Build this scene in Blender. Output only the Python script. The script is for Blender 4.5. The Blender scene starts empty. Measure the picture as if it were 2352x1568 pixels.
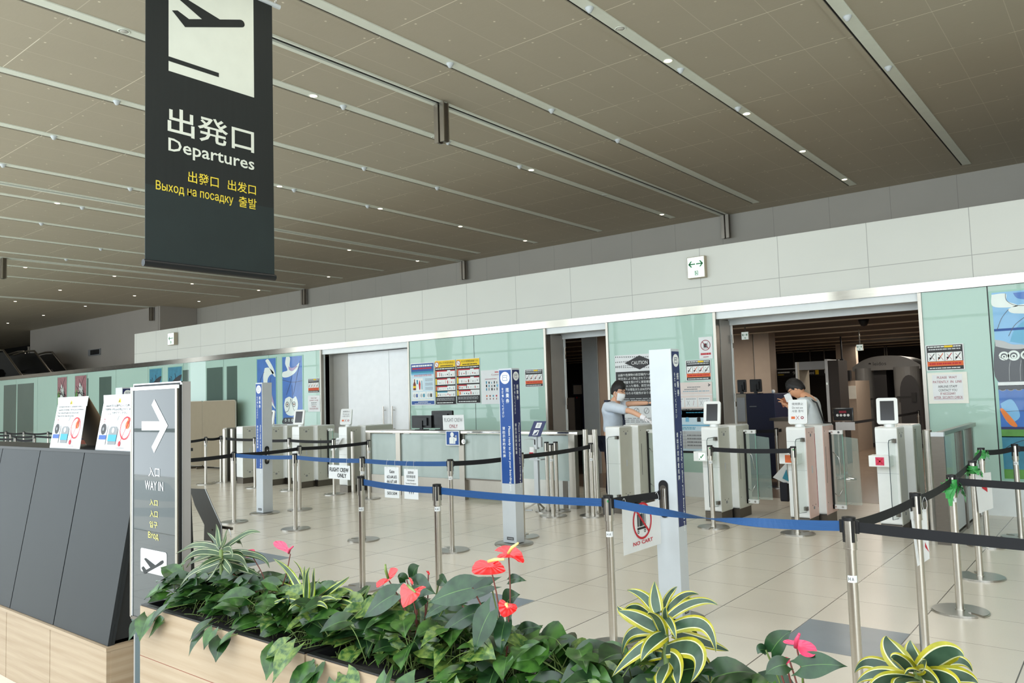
import bpy, bmesh, math, random
from mathutils import Vector, Matrix
random.seed(7)
R_ = random.Random
S = bpy.context.scene
COL = S.collection
pi = math.pi

# ------------------------------------------------------------------ camera
CAM_H = 1.52
FPX = 1789.3
YAW, PIT, ROL = -0.67439829, 0.06894191, -0.0303003
fw = Vector((math.sin(YAW)*math.cos(PIT), math.cos(YAW)*math.cos(PIT), math.sin(PIT)))
rt = Vector((math.cos(YAW), -math.sin(YAW), 0))
up = rt.cross(fw)
RT = rt*math.cos(ROL) + up*math.sin(ROL)
UP = -rt*math.sin(ROL) + up*math.cos(ROL)
cam = bpy.data.cameras.new('camera')
cam.sensor_width = 36.0
cam.lens = FPX/2352*36.0
cam.clip_end = 300
camo = bpy.data.objects.new('camera', cam)
M = Matrix((RT, UP, -fw)).transposed().to_4x4()
M.translation = (0, 0, CAM_H)
camo.matrix_world = M
COL.objects.link(camo)
S.camera = camo

# ------------------------------------------------------------------ world, exposure
w = bpy.data.worlds.new('daylight'); S.world = w; w.use_nodes = True
bg = w.node_tree.nodes['Background']
bg.inputs[0].default_value = (0.86, 0.95, 1.0, 1); bg.inputs[1].default_value = 3.2
S.view_settings.view_transform = 'Standard'
S.view_settings.look = 'None'
S.view_settings.exposure = 0.3
S.view_settings.gamma = 1.0
S.view_settings.use_curve_mapping = False
S.cycles.max_bounces = 10
S.cycles.diffuse_bounces = 5
S.cycles.glossy_bounces = 5
S.cycles.transparent_max_bounces = 12
S.cycles.caustics_reflective = False
S.cycles.caustics_refractive = False
S.cycles.sample_clamp_indirect = 8.0

def spot(x, y, z, power):
    l = bpy.data.lights.new('ceiling_spot', 'SPOT'); l.energy = power; l.spot_size = 2.3; l.spot_blend = 0.6; l.shadow_soft_size = 0.06; l.color = (1, 0.95, 0.86)
    o = bpy.data.objects.new('ceiling_spot', l); o.location = (x, y, z); COL.objects.link(o); return o
def area(name, loc, rot, sx, sy, power, col, portal=False):
    l = bpy.data.lights.new(name, 'AREA'); l.shape = 'RECTANGLE'; l.size = sx; l.size_y = sy
    l.energy = power; l.color = col
    if portal: l.cycles.is_portal = True
    o = bpy.data.objects.new(name, l); o.location = loc; o.rotation_euler = rot; COL.objects.link(o); return o
# daylight enters through the glass facade behind the camera
FAC_Y = -4.8
area('facade_portal', (-14, FAC_Y+0.05, 4.4), (pi/2, 0, 0), 52, 8.6, 1, (1, 1, 1), True)
area('added_skylight_portal', (-14, -2.4, 8.75), (0, 0, 0), 52, 4.6, 1, (1, 1, 1), True)  # open roof zone added behind the camera to brighten floor and ceiling
# ceiling lights of the security hall beyond the wall
for i, (x, y) in enumerate(((-3.2, 13), (-3.5, 17), (-6.5, 14), (-8, 19), (-5, 22), (-1, 19), (-4.6, 18.9), (-2.6, 15.5))):  # the lamp by the scanner is added only to brighten it
    area('security_hall_lamp', (x, y, 2.56), (0, 0, 0), 1.4, 0.25, 26, (1, 0.9, 0.78))
# ------------------------------------------------------------------ surveying helpers: photo pixel -> point on a real plane
def ray(x, y): return fw*FPX + RT*(x-1176) - UP*(y-784)
def flr(x, y, z=0.0):
    d = ray(x, y); t = (z-CAM_H)/d.z; return Vector((d.x*t, d.y*t, z))
def atY(x, y, Y):
    d = ray(x, y); t = Y/d.y; return Vector((d.x*t, Y, CAM_H+d.z*t))
def atX(x, y, X):
    d = ray(x, y); t = X/d.x; return Vector((X, d.y*t, CAM_H+d.z*t))

# ------------------------------------------------------------------ materials
def lin(c):
    c = c/255.0
    return c/12.92 if c <= 0.04045 else ((c+0.055)/1.055)**2.4
MATS = {}
def mat(name, rgb, rough=0.6, metal=0.0, spec=0.5, emit=0.0, alpha=1.0, coat=0.0, trans=0.0, noise=0.0, nscale=8.0, aniso=None, ecol=None):
    m = bpy.data.materials.new(name); m.use_nodes = True; nt = m.node_tree
    b = nt.nodes['Principled BSDF']
    c = tuple(lin(v) for v in rgb)+(1,)
    b.inputs['Base Color'].default_value = c
    b.inputs['Roughness'].default_value = rough
    b.inputs['Metallic'].default_value = metal
    b.inputs['Specular IOR Level'].default_value = spec
    b.inputs['Coat Weight'].default_value = coat
    b.inputs['Coat Roughness'].default_value = 0.03
    b.inputs['Transmission Weight'].default_value = trans
    b.inputs['Alpha'].default_value = alpha
    if emit:
        b.inputs['Emission Color'].default_value = tuple(lin(v) for v in (ecol or rgb))+(1,)
        b.inputs['Emission Strength'].default_value = emit
    # every material is procedural: a low-contrast noise wears the colour and the gloss a little
    tc = nt.nodes.new('ShaderNodeTexCoord'); n = nt.nodes.new('ShaderNodeTexNoise')
    n.inputs['Scale'].default_value = nscale; n.inputs['Detail'].default_value = 3
    mp = nt.nodes.new('ShaderNodeMapping')
    if aniso: mp.inputs['Scale'].default_value = aniso
    nt.links.new(tc.outputs['Object'], mp.inputs[0]); nt.links.new(mp.outputs[0], n.inputs['Vector'])
    k = max(noise, 0.03)
    mr = nt.nodes.new('ShaderNodeMapRange'); mr.inputs[1].default_value = 0.3; mr.inputs[2].default_value = 0.7
    mr.inputs[3].default_value = 1-k; mr.inputs[4].default_value = 1+k*0.5
    nt.links.new(n.outputs[0], mr.inputs[0])
    hs = nt.nodes.new('ShaderNodeHueSaturation'); hs.inputs['Color'].default_value = c
    nt.links.new(mr.outputs[0], hs.inputs['Value']); nt.links.new(hs.outputs[0], b.inputs['Base Color'])
    MATS[name] = m
    return m
def math_node(nt, op, a, b=None, clamp=False):
    n = nt.nodes.new('ShaderNodeMath'); n.operation = op; n.use_clamp = clamp
    for i, v in enumerate((a, b)):
        if v is None: continue
        if isinstance(v, (int, float)): n.inputs[i].default_value = v
        else: nt.links.new(v, n.inputs[i])
    return n.outputs[0]
def mixc(nt, fac, a, b):
    n = nt.nodes.new('ShaderNodeMix'); n.data_type = 'RGBA'
    if isinstance(fac, (int, float)): n.inputs[0].default_value = fac
    else: nt.links.new(fac, n.inputs[0])
    for i, v in ((6, a), (7, b)):
        if isinstance(v, tuple): n.inputs[i].default_value = v
        else: nt.links.new(v, n.inputs[i])
    return n.outputs[2]
def C4(rgb): return tuple(lin(v) for v in rgb)+(1,)
def pos(nt):
    g = nt.nodes.new('ShaderNodeNewGeometry'); s = nt.nodes.new('ShaderNodeSeparateXYZ')
    nt.links.new(g.outputs['Position'], s.inputs[0]); return g.outputs['Position'], s.outputs[0], s.outputs[1], s.outputs[2]
def line_mask(nt, v, phase, pitch, half):
    """1 on thin lines at phase + n*pitch"""
    a = math_node(nt, 'SUBTRACT', v, phase - pitch/2)
    m = math_node(nt, 'FLOORED_MODULO', a, pitch)
    d = math_node(nt, 'ABSOLUTE', math_node(nt, 'SUBTRACT', m, pitch/2))
    return math_node(nt, 'LESS_THAN', d, half)
def noise(nt, vec, scale, detail=3, sc=None):
    n = nt.nodes.new('ShaderNodeTexNoise'); n.inputs['Scale'].default_value = scale; n.inputs['Detail'].default_value = detail
    if sc:
        mp = nt.nodes.new('ShaderNodeMapping'); mp.inputs['Scale'].default_value = sc
        nt.links.new(vec, mp.inputs[0]); vec = mp.outputs[0]
    nt.links.new(vec, n.inputs['Vector']); return n.outputs[0]
def new(name):
    m = bpy.data.materials.new(name); m.use_nodes = True; MATS[name] = m
    return m, m.node_tree, m.node_tree.nodes['Principled BSDF']

# floor: 0.6 m stone tiles, blue-grey inlays, brown inside the security hall
def m_floor():
    m, nt, b = new('floor_tiles')
    P, x, y, z = pos(nt)
    lx = line_mask(nt, x, -1.181, 0.6, 0.0034)
    ly = line_mask(nt, y, 5.267, 0.6, 0.0026)
    # per-tile tone
    cx = math_node(nt, 'FLOOR', math_node(nt, 'DIVIDE', math_node(nt, 'SUBTRACT', x, -1.181), 0.6))
    cy = math_node(nt, 'FLOOR', math_node(nt, 'DIVIDE', math_node(nt, 'SUBTRACT', y, 5.267), 0.6))
    cb = nt.nodes.new('ShaderNodeCombineXYZ'); nt.links.new(cx, cb.inputs[0]); nt.links.new(cy, cb.inputs[1])
    wn = nt.nodes.new('ShaderNodeTexWhiteNoise'); nt.links.new(cb.outputs[0], wn.inputs['Vector'])
    n1 = noise(nt, P, 3.0, 6)
    t = math_node(nt, 'ADD', math_node(nt, 'MULTIPLY', wn.outputs['Value'], 0.5), math_node(nt, 'MULTIPLY', n1, 0.5))
    col = mixc(nt, t, C4((212, 204, 190)), C4((221, 213, 199)))
    sp = math_node(nt, 'GREATER_THAN', noise(nt, P, 160, 2), 0.68)
    col = mixc(nt, math_node(nt, 'MULTIPLY', sp, 0.25), col, C4((150, 138, 122)))
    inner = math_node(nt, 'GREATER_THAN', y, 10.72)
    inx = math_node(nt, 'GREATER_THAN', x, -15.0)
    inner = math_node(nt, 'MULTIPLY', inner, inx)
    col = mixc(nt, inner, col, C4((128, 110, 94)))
    g = mixc(nt, lx, col, C4((92, 82, 72)))
    g = mixc(nt, math_node(nt, 'MULTIPLY', ly, 0.75), g, C4((120, 110, 98)))
    nt.links.new(g, b.inputs['Base Color'])
    ro = math_node(nt, 'ADD', 0.22, math_node(nt, 'MULTIPLY', noise(nt, P, 3, 2), 0.05))
    nt.links.new(ro, b.inputs['Roughness'])
    b.inputs['Specular IOR Level'].default_value = 0.5
    return m
def m_ceiling():
    m, nt, b = new('ceiling_panels')
    P, x, y, z = pos(nt)
    k = 3.77
    ly = line_mask(nt, y, 1.417*k, 0.3017*k, 0.0045)
    l1 = line_mask(nt, x, -1.363*k, 0.4975*k, 0.004)
    l2 = line_mask(nt, x, -1.205*k, 0.4975*k, 0.004)
    # break the bright seams up as the real joints are
    br = math_node(nt, 'GREATER_THAN', noise(nt, P, 0.9, 1, (1, 0.9, 1)), 0.44)
    l = math_node(nt, 'MAXIMUM', math_node(nt, 'MULTIPLY', ly, math_node(nt, 'ADD', 0.35, math_node(nt, 'MULTIPLY', br, 0.65))), math_node(nt, 'MULTIPLY', math_node(nt, 'MAXIMUM', l1, l2), 0.28))
    # fixing screws beside the seams and in the middle of the boards
    sx = math_node(nt, 'ABSOLUTE', math_node(nt, 'SUBTRACT', math_node(nt, 'FLOORED_MODULO', math_node(nt, 'SUBTRACT', x, -1.363*k), 0.62), 0.31))
    def dots(ph):
        sy = math_node(nt, 'ABSOLUTE', math_node(nt, 'SUBTRACT', math_node(nt, 'FLOORED_MODULO', math_node(nt, 'SUBTRACT', y, ph), 0.3017*k), 0.3017*k/2))
        return math_node(nt, 'LESS_THAN', math_node(nt, 'ADD', math_node(nt, 'MULTIPLY', sx, sx), math_node(nt, 'MULTIPLY', sy, sy)), 0.012**2)
    d = math_node(nt, 'MAXIMUM', math_node(nt, 'MAXIMUM', dots(1.417*k+0.57-0.07), dots(1.417*k+0.57+0.07)), dots(1.417*k))
    n1 = noise(nt, P, 1.2, 4); n2 = noise(nt, P, 60, 2, (0.2, 1, 1))
    t = math_node(nt, 'ADD', math_node(nt, 'MULTIPLY', n1, 0.6), math_node(nt, 'MULTIPLY', n2, 0.4))
    col = mixc(nt, t, C4((170, 161, 143)), C4((181, 172, 154)))
    col = mixc(nt, math_node(nt, 'MAXIMUM', l, math_node(nt, 'MULTIPLY', d, 0.8)), col, C4((232, 226, 208)))
    nt.links.new(col, b.inputs['Base Color']); b.inputs['Roughness'].default_value = 0.62
    b.inputs['Specular IOR Level'].default_value = 0.35
    return m
def m_panels(name, c1, phase, pitch, zl, rough=0.45, linec=(120, 120, 116), half=0.004):
    m, nt, b = new(name)
    P, x, y, z = pos(nt)
    l = line_mask(nt, x, phase, pitch, half)
    if zl: l = math_node(nt, 'MAXIMUM', l, math_node(nt, 'LESS_THAN', math_node(nt, 'ABSOLUTE', math_node(nt, 'SUBTRACT', z, zl)), half))
    cc = mixc(nt, noise(nt, P, 1.5, 3), C4(tuple(v-4 for v in c1)), C4(tuple(v+3 for v in c1)))
    col = mixc(nt, math_node(nt, 'MULTIPLY', l, 0.6), cc, C4(linec))
    nt.links.new(col, b.inputs['Base Color']); b.inputs['Roughness'].default_value = rough
    return m
def m_wood():
    m, nt, b = new('pale_wood_laminate')
    P, x, y, z = pos(nt)
    n1 = noise(nt, P, 1.0, 6, (1.3, 1.3, 22)); n2 = noise(nt, P, 1.0, 4, (4, 4, 140)); n3 = noise(nt, P, 2.2, 3)
    wv = nt.nodes.new('ShaderNodeTexWave'); wv.wave_type = 'BANDS'; wv.bands_direction = 'Z'
    wv.inputs['Scale'].default_value = 4.5; wv.inputs['Distortion'].default_value = 5; wv.inputs['Detail'].default_value = 4; wv.inputs['Detail Scale'].default_value = 0.6
    mp = nt.nodes.new('ShaderNodeMapping'); mp.inputs['Scale'].default_value = (0.35, 0.35, 1.6); mp.inputs['Rotation'].default_value = (0, 0.12, 0)
    nt.links.new(P, mp.inputs[0]); nt.links.new(mp.outputs[0], wv.inputs['Vector'])
    t = math_node(nt, 'ADD', math_node(nt, 'MULTIPLY', n1, 0.6), math_node(nt, 'ADD', math_node(nt, 'MULTIPLY', n2, 0.28), math_node(nt, 'MULTIPLY', wv.outputs[1], 0.14)))
    r = nt.nodes.new('ShaderNodeValToRGB')
    r.color_ramp.elements[0].position = 0.3; r.color_ramp.elements[0].color = C4((150, 128, 102))
    r.color_ramp.elements[1].position = 0.72; r.color_ramp.elements[1].color = C4((172, 153, 129))
    nt.links.new(t, r.inputs[0]); nt.links.new(r.outputs[0], b.inputs['Base Color'])
    b.inputs['Roughness'].default_value = 0.42
    return m
def m_brushed(name, rgb, rough, axis=(1, 1, 40), metal=1.0):
    m, nt, b = new(name)
    tc = nt.nodes.new('ShaderNodeTexCoord')
    n = noise(nt, tc.outputs['Object'], 12, 4, axis)
    col = mixc(nt, n, C4(tuple(max(0, v-14) for v in rgb)), C4(tuple(min(255, v+8) for v in rgb)))
    nt.links.new(col, b.inputs['Base Color']); b.inputs['Metallic'].default_value = metal
    nt.links.new(math_node(nt, 'ADD', rough-0.05, math_node(nt, 'MULTIPLY', n, 0.1)), b.inputs['Roughness'])
    return m
def m_leaf(name, c1, c2, rough=0.35, vein=None, scale=30):
    m, nt, b = new(name)
    tc = nt.nodes.new('ShaderNodeTexCoord')
    n = noise(nt, tc.outputs['Object'], scale, 3)
    r = nt.nodes.new('ShaderNodeMapRange'); r.inputs[1].default_value = 0.38; r.inputs[2].default_value = 0.62
    nt.links.new(n, r.inputs[0])
    col = mixc(nt, r.outputs[0], C4(c1), C4(c2))
    nt.links.new(col, b.inputs['Base Color']); b.inputs['Roughness'].default_value = rough
    b.inputs['Specular IOR Level'].default_value = 0.5
    return m
m_floor(); m_ceiling(); m_wood()
m_panels('fascia_panels', (212, 214, 207), -1.4076, 1.1265, 2.983, linec=(110, 112, 108))
m_panels('upper_wall_panels', (176, 173, 164), -3.317*3.77, 1.13, None, linec=(120, 116, 108))
m_panels('left_wall_panels', (168, 162, 154), -30.0, 1.8, None, rough=0.6, linec=(150, 145, 138), half=0.003)
m_brushed('brushed_steel', (212, 207, 198), 0.30, (1, 1, 60))
m_brushed('steel_beam', (186, 180, 168), 0.13, (0.5, 20, 60))
m_brushed('steel_sheet', (176, 170, 160), 0.33, (40, 40, 1))
m_brushed('dark_steel', (120, 114, 106), 0.35, (1, 1, 30))
m_brushed('base_steel', (186, 183, 177), 0.3, (0.3, 0.3, 0.3))
m_brushed('chrome', (225, 225, 225), 0.08, (1, 1, 1))
mat('black_plastic', (18, 18, 20), 0.4)
mat('black_belt', (16, 17, 22), 0.75, noise=0.1, nscale=60)
mat('blue_belt', (32, 82, 138), 0.6, noise=0.12, nscale=50, aniso=(0.1, 0.1, 12))
mat('white_paint', (200, 206, 210), 0.4)
mat('gate_white', (236, 238, 236), 0.25, coat=0.3)
mat('gate_side', (196, 196, 184), 0.4)
mat('gate_pink', (222, 190, 180), 0.4)
mat('paper', (232, 235, 236), 0.6)
mat('paper_cream', (238, 238, 228), 0.6)
mat('paper_back', (92, 74, 52), 0.8)
mat('sign_blue', (22, 76, 152), 0.45)
mat('sign_navy', (28, 38, 92), 0.45)
mat('ink_black', (22, 22, 24), 0.6)
mat('ink_dark', (52, 52, 54), 0.6)
mat('ink_grey', (130, 132, 134), 0.6)
mat('ink_lgrey', (196, 200, 202), 0.6)
mat('ink_red', (196, 32, 48), 0.6)
mat('ink_maroon', (150, 40, 60), 0.6)
mat('ink_orange', (222, 108, 56), 0.6)
mat('ink_yellow', (246, 208, 40), 0.6)
mat('ink_teal', (60, 150, 178), 0.6)
mat('ink_sky', (120, 186, 220), 0.6)
mat('ink_paleblue', (205, 228, 240), 0.6)
mat('ink_brown', (128, 62, 44), 0.6)
mat('ink_green', (18, 120, 60), 0.6)
mat('ink_white', (240, 244, 242), 0.55)
mat('poster_pink', (226, 214, 208), 0.6)
mat('banner_cloth', (26, 31, 30), 0.75, noise=0.12, nscale=6, aniso=(1, 6, 0.4))
mat('banner_cloth_low', (32, 43, 43), 0.7, noise=0.1, nscale=6)
mat('banner_white', (222, 226, 214), 0.7, noise=0.03)
mat('banner_yellow', (232, 208, 66), 0.7)
mat('exit_face', (236, 250, 242), 0.4, emit=0.35)
mat('exit_green', (14, 118, 62), 0.4)
mat('exit_box', (170, 160, 140), 0.5)
mat('door_white', (242, 244, 246), 0.35)
mat('header_white', (232, 238, 238), 0.3)
mat('jamb_grey', (164, 162, 156), 0.4)
mat('cabinet_grey', (37, 40, 42), 0.45, noise=0.08, nscale=2, spec=0.28)
mat('cabinet_dark', (24, 27, 30), 0.4)
mat('glass_edge', (150, 196, 180), 0.1)
mat('screen_dark', (44, 44, 48), 0.15, spec=0.6)
mat('soil', (26, 21, 17), 0.95, noise=0.4, nscale=60)
mat('planter_rim', (20, 19, 21), 0.35)
mat('partition_beige', (150, 138, 116), 0.7)
mat('screen_edge', (186, 178, 160), 0.6)
mat('slant_grey', (86, 86, 82), 0.45, metal=0.3)
mat('kiosk_side', (150, 146, 142), 0.5)
mat('kiosk_white', (240, 244, 246), 0.4)
mat('kiosk_text', (246, 250, 252), 0.4)
mat('kiosk_yellow', (238, 226, 112), 0.4)
mat('kiosk_base', (36, 62, 70), 0.3)
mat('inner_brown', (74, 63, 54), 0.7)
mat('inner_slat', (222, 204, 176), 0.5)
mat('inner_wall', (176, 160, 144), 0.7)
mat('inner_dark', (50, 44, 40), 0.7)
mat('cabinet_blue', (20, 28, 62), 0.5)
mat('scanner_grey', (112, 112, 110), 0.35)
mat('scanner_dark', (46, 44, 44), 0.4)
mat('lamp_glow', (255, 236, 205), 0.4, emit=9.0)
mat('lamp_off', (190, 188, 180), 0.3)
mat('strip_paint', (226, 230, 218), 0.5)
mat('gap_black', (12, 12, 12), 0.7)
mat('marble', (222, 222, 216), 0.3, noise=0.12, nscale=3)
mat('skin_a', (222, 172, 142), 0.5)
mat('skin_b', (214, 158, 122), 0.5)
mat('hair_black', (22, 19, 19), 0.55, noise=0.3, nscale=40)
mat('shirt_blue', (206, 216, 228), 0.75, noise=0.06, nscale=14)
mat('tshirt_grey', (204, 210, 212), 0.8, noise=0.07, nscale=12)
mat('navy_cloth', (26, 32, 52), 0.75)
mat('trousers', (36, 38, 48), 0.8)
mat('mask_white', (238, 242, 244), 0.7)
mat('glove_white', (240, 238, 242), 0.8)
mat('shoe_black', (20, 20, 20), 0.4)
mat('brown_leather', (142, 78, 38), 0.5)
mat('green_film', (70, 178, 88), 0.35, trans=0.25, noise=0.25, nscale=30)
mat('green_dot', (24, 150, 74), 0.5)
mat('rubber', (28, 28, 28), 0.7)
mat('stem_green', (96, 116, 56), 0.5)
mat('stem_brown', (116, 62, 54), 0.5)
mat('spathe_red', (198, 18, 22), 0.22, spec=0.7, noise=0.12, nscale=60)
mat('spathe_coral', (214, 58, 58), 0.25, spec=0.6, noise=0.12, nscale=60)
mat('spathe_pink', (214, 58, 94), 0.3, noise=0.12, nscale=60)
mat('spadix_yellow', (246, 206, 120), 0.5)
mat('spadix_green', (120, 140, 74), 0.5)
mat('spadix_pink', (206, 62, 96), 0.5)
m_leaf('leaf_deep', (22, 48, 26), (36, 66, 36), 0.28)
m_leaf('leaf_pothos', (26, 56, 20), (60, 98, 36), 0.3, scale=26)
m_leaf('leaf_pothos_dark', (20, 42, 20), (36, 66, 30), 0.3, scale=26)
m_leaf('leaf_variegated', (34, 70, 28), (104, 124, 56), 0.32, scale=55)
m_leaf('leaf_vein', (66, 98, 48), (80, 112, 58), 0.35)
m_leaf('drac_centre', (36, 58, 42), (56, 80, 60), 0.35, scale=20)
m_leaf('drac_dark', (38, 60, 34), (56, 82, 46), 0.35, scale=20)
m_leaf('drac_cream', (186, 188, 140), (204, 204, 162), 0.4)
m_leaf('drac_yellow', (136, 134, 20), (164, 154, 32), 0.38)
m_leaf('drac_lime', (122, 142, 36), (150, 166, 54), 0.38)
def glassmat(name, rgb, rough=0.02, alpha=None, ior=1.45):
    m, nt, b = new(name)
    b.inputs['Base Color'].default_value = C4(rgb); b.inputs['Roughness'].default_value = rough
    if alpha is not None:
        b.inputs['Alpha'].default_value = alpha
    else:
        b.inputs['Transmission Weight'].default_value = 1.0; b.inputs['IOR'].default_value = ior
    return m
glassmat('clear_glass', (214, 238, 230), 0.02, alpha=0.16)
glassmat('smoky_glass', (150, 176, 172), 0.02, alpha=0.3)
# back-painted green wall glass: pale sea-green behind a clear polished face
def m_wallglass():
    m, nt, b = new('green_wall_glass')
    P, x, y, z = pos(nt)
    cc = mixc(nt, noise(nt, P, 0.5, 3), C4((172, 203, 190)), C4((182, 212, 200)))
    nt.links.new(cc, b.inputs['Base Color'])
    b.inputs['Roughness'].default_value = 0.6
    b.inputs['Specular IOR Level'].default_value = 0.2
    b.inputs['Coat Weight'].default_value = 1.0; b.inputs['Coat Roughness'].default_value = 0.01; b.inputs['Coat IOR'].default_value = 1.425
    return m
m_wallglass()
def m_mirrorglass():
    m, nt, b = new('kiosk_glass')
    cc = mixc(nt, 0.5, C4((34, 42, 44)), C4((42, 50, 52)))
    nt.links.new(cc, b.inputs['Base Color'])
    b.inputs['Roughness'].default_value = 0.05; b.inputs['Specular IOR Level'].default_value = 0.1
    b.inputs['Coat Weight'].default_value = 1.0; b.inputs['Coat Roughness'].default_value = 0.01; b.inputs['Coat IOR'].default_value = 1.42
    return m
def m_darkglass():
    m, nt, b = new('painted_unlit_glass')
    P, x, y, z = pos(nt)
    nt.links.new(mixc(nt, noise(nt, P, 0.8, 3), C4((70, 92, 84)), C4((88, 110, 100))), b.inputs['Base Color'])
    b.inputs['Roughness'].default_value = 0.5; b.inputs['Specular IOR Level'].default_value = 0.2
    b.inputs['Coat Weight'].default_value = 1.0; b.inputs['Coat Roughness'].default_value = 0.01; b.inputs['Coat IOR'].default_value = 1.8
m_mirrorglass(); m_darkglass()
mat('frost_glass', (178, 193, 189), 0.35, coat=0.5)
mat('art_blue', (44, 108, 190), 0.35, noise=0.2, nscale=3, coat=0.6)
mat('art_sky', (120, 182, 226), 0.35, noise=0.1, nscale=3, coat=0.6)
mat('art_white', (226, 236, 230), 0.35, coat=0.6)
mat('art_black', (34, 38, 44), 0.35, coat=0.6)
mat('art_green', (86, 150, 60), 0.35, coat=0.6, noise=0.2)
mat('art_teal', (50, 132, 160), 0.35, coat=0.6, noise=0.2)
mat('art_orange', (226, 122, 30), 0.35, coat=0.6)
mat('art_rose', (168, 116, 122), 0.35, coat=0.6, noise=0.25)
mat('art_lilac', (172, 150, 186), 0.35, coat=0.6)
def m_wave():
    m, nt, b = new('outer_floor_waves')
    P, x, y, z = pos(nt)
    a = math_node(nt, 'SINE', math_node(nt, 'MULTIPLY', x, 1.1))
    c = math_node(nt, 'SINE', math_node(nt, 'ADD', math_node(nt, 'MULTIPLY', y, 4.0), math_node(nt, 'MULTIPLY', a, 1.7)))
    t = math_node(nt, 'GREATER_THAN', c, 0.15)
    nt.links.new(mixc(nt, t, C4((196, 202, 198)), C4((240, 236, 224))), b.inputs['Base Color'])
    b.inputs['Roughness'].default_value = 0.3
m_wave()

# ------------------------------------------------------------------ text
_tc = {}
BOLD = [0.0]
def text_geo(s):
    key = (s, BOLD[0])
    if key in _tc: return _tc[key]
    cu = bpy.data.curves.new('t', 'FONT'); cu.body = s; cu.resolution_u = 2; cu.offset = BOLD[0]
    ob = bpy.data.objects.new('t', cu); COL.objects.link(ob)
    me = bpy.data.meshes.new_from_object(ob)
    vs = [(v.co.x, v.co.y) for v in me.vertices]; fs = [tuple(p.vertices) for p in me.polygons]
    bpy.data.objects.remove(ob); bpy.data.curves.remove(cu); bpy.data.meshes.remove(me)
    if vs:
        x0 = min(v[0] for v in vs); x1 = max(v[0] for v in vs); y0 = min(v[1] for v in vs); y1 = max(v[1] for v in vs)
    else: x0 = y0 = 0; x1 = y1 = 1
    _tc[key] = (vs, fs, x0, x1, y0, y1); return _tc[key]

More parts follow.
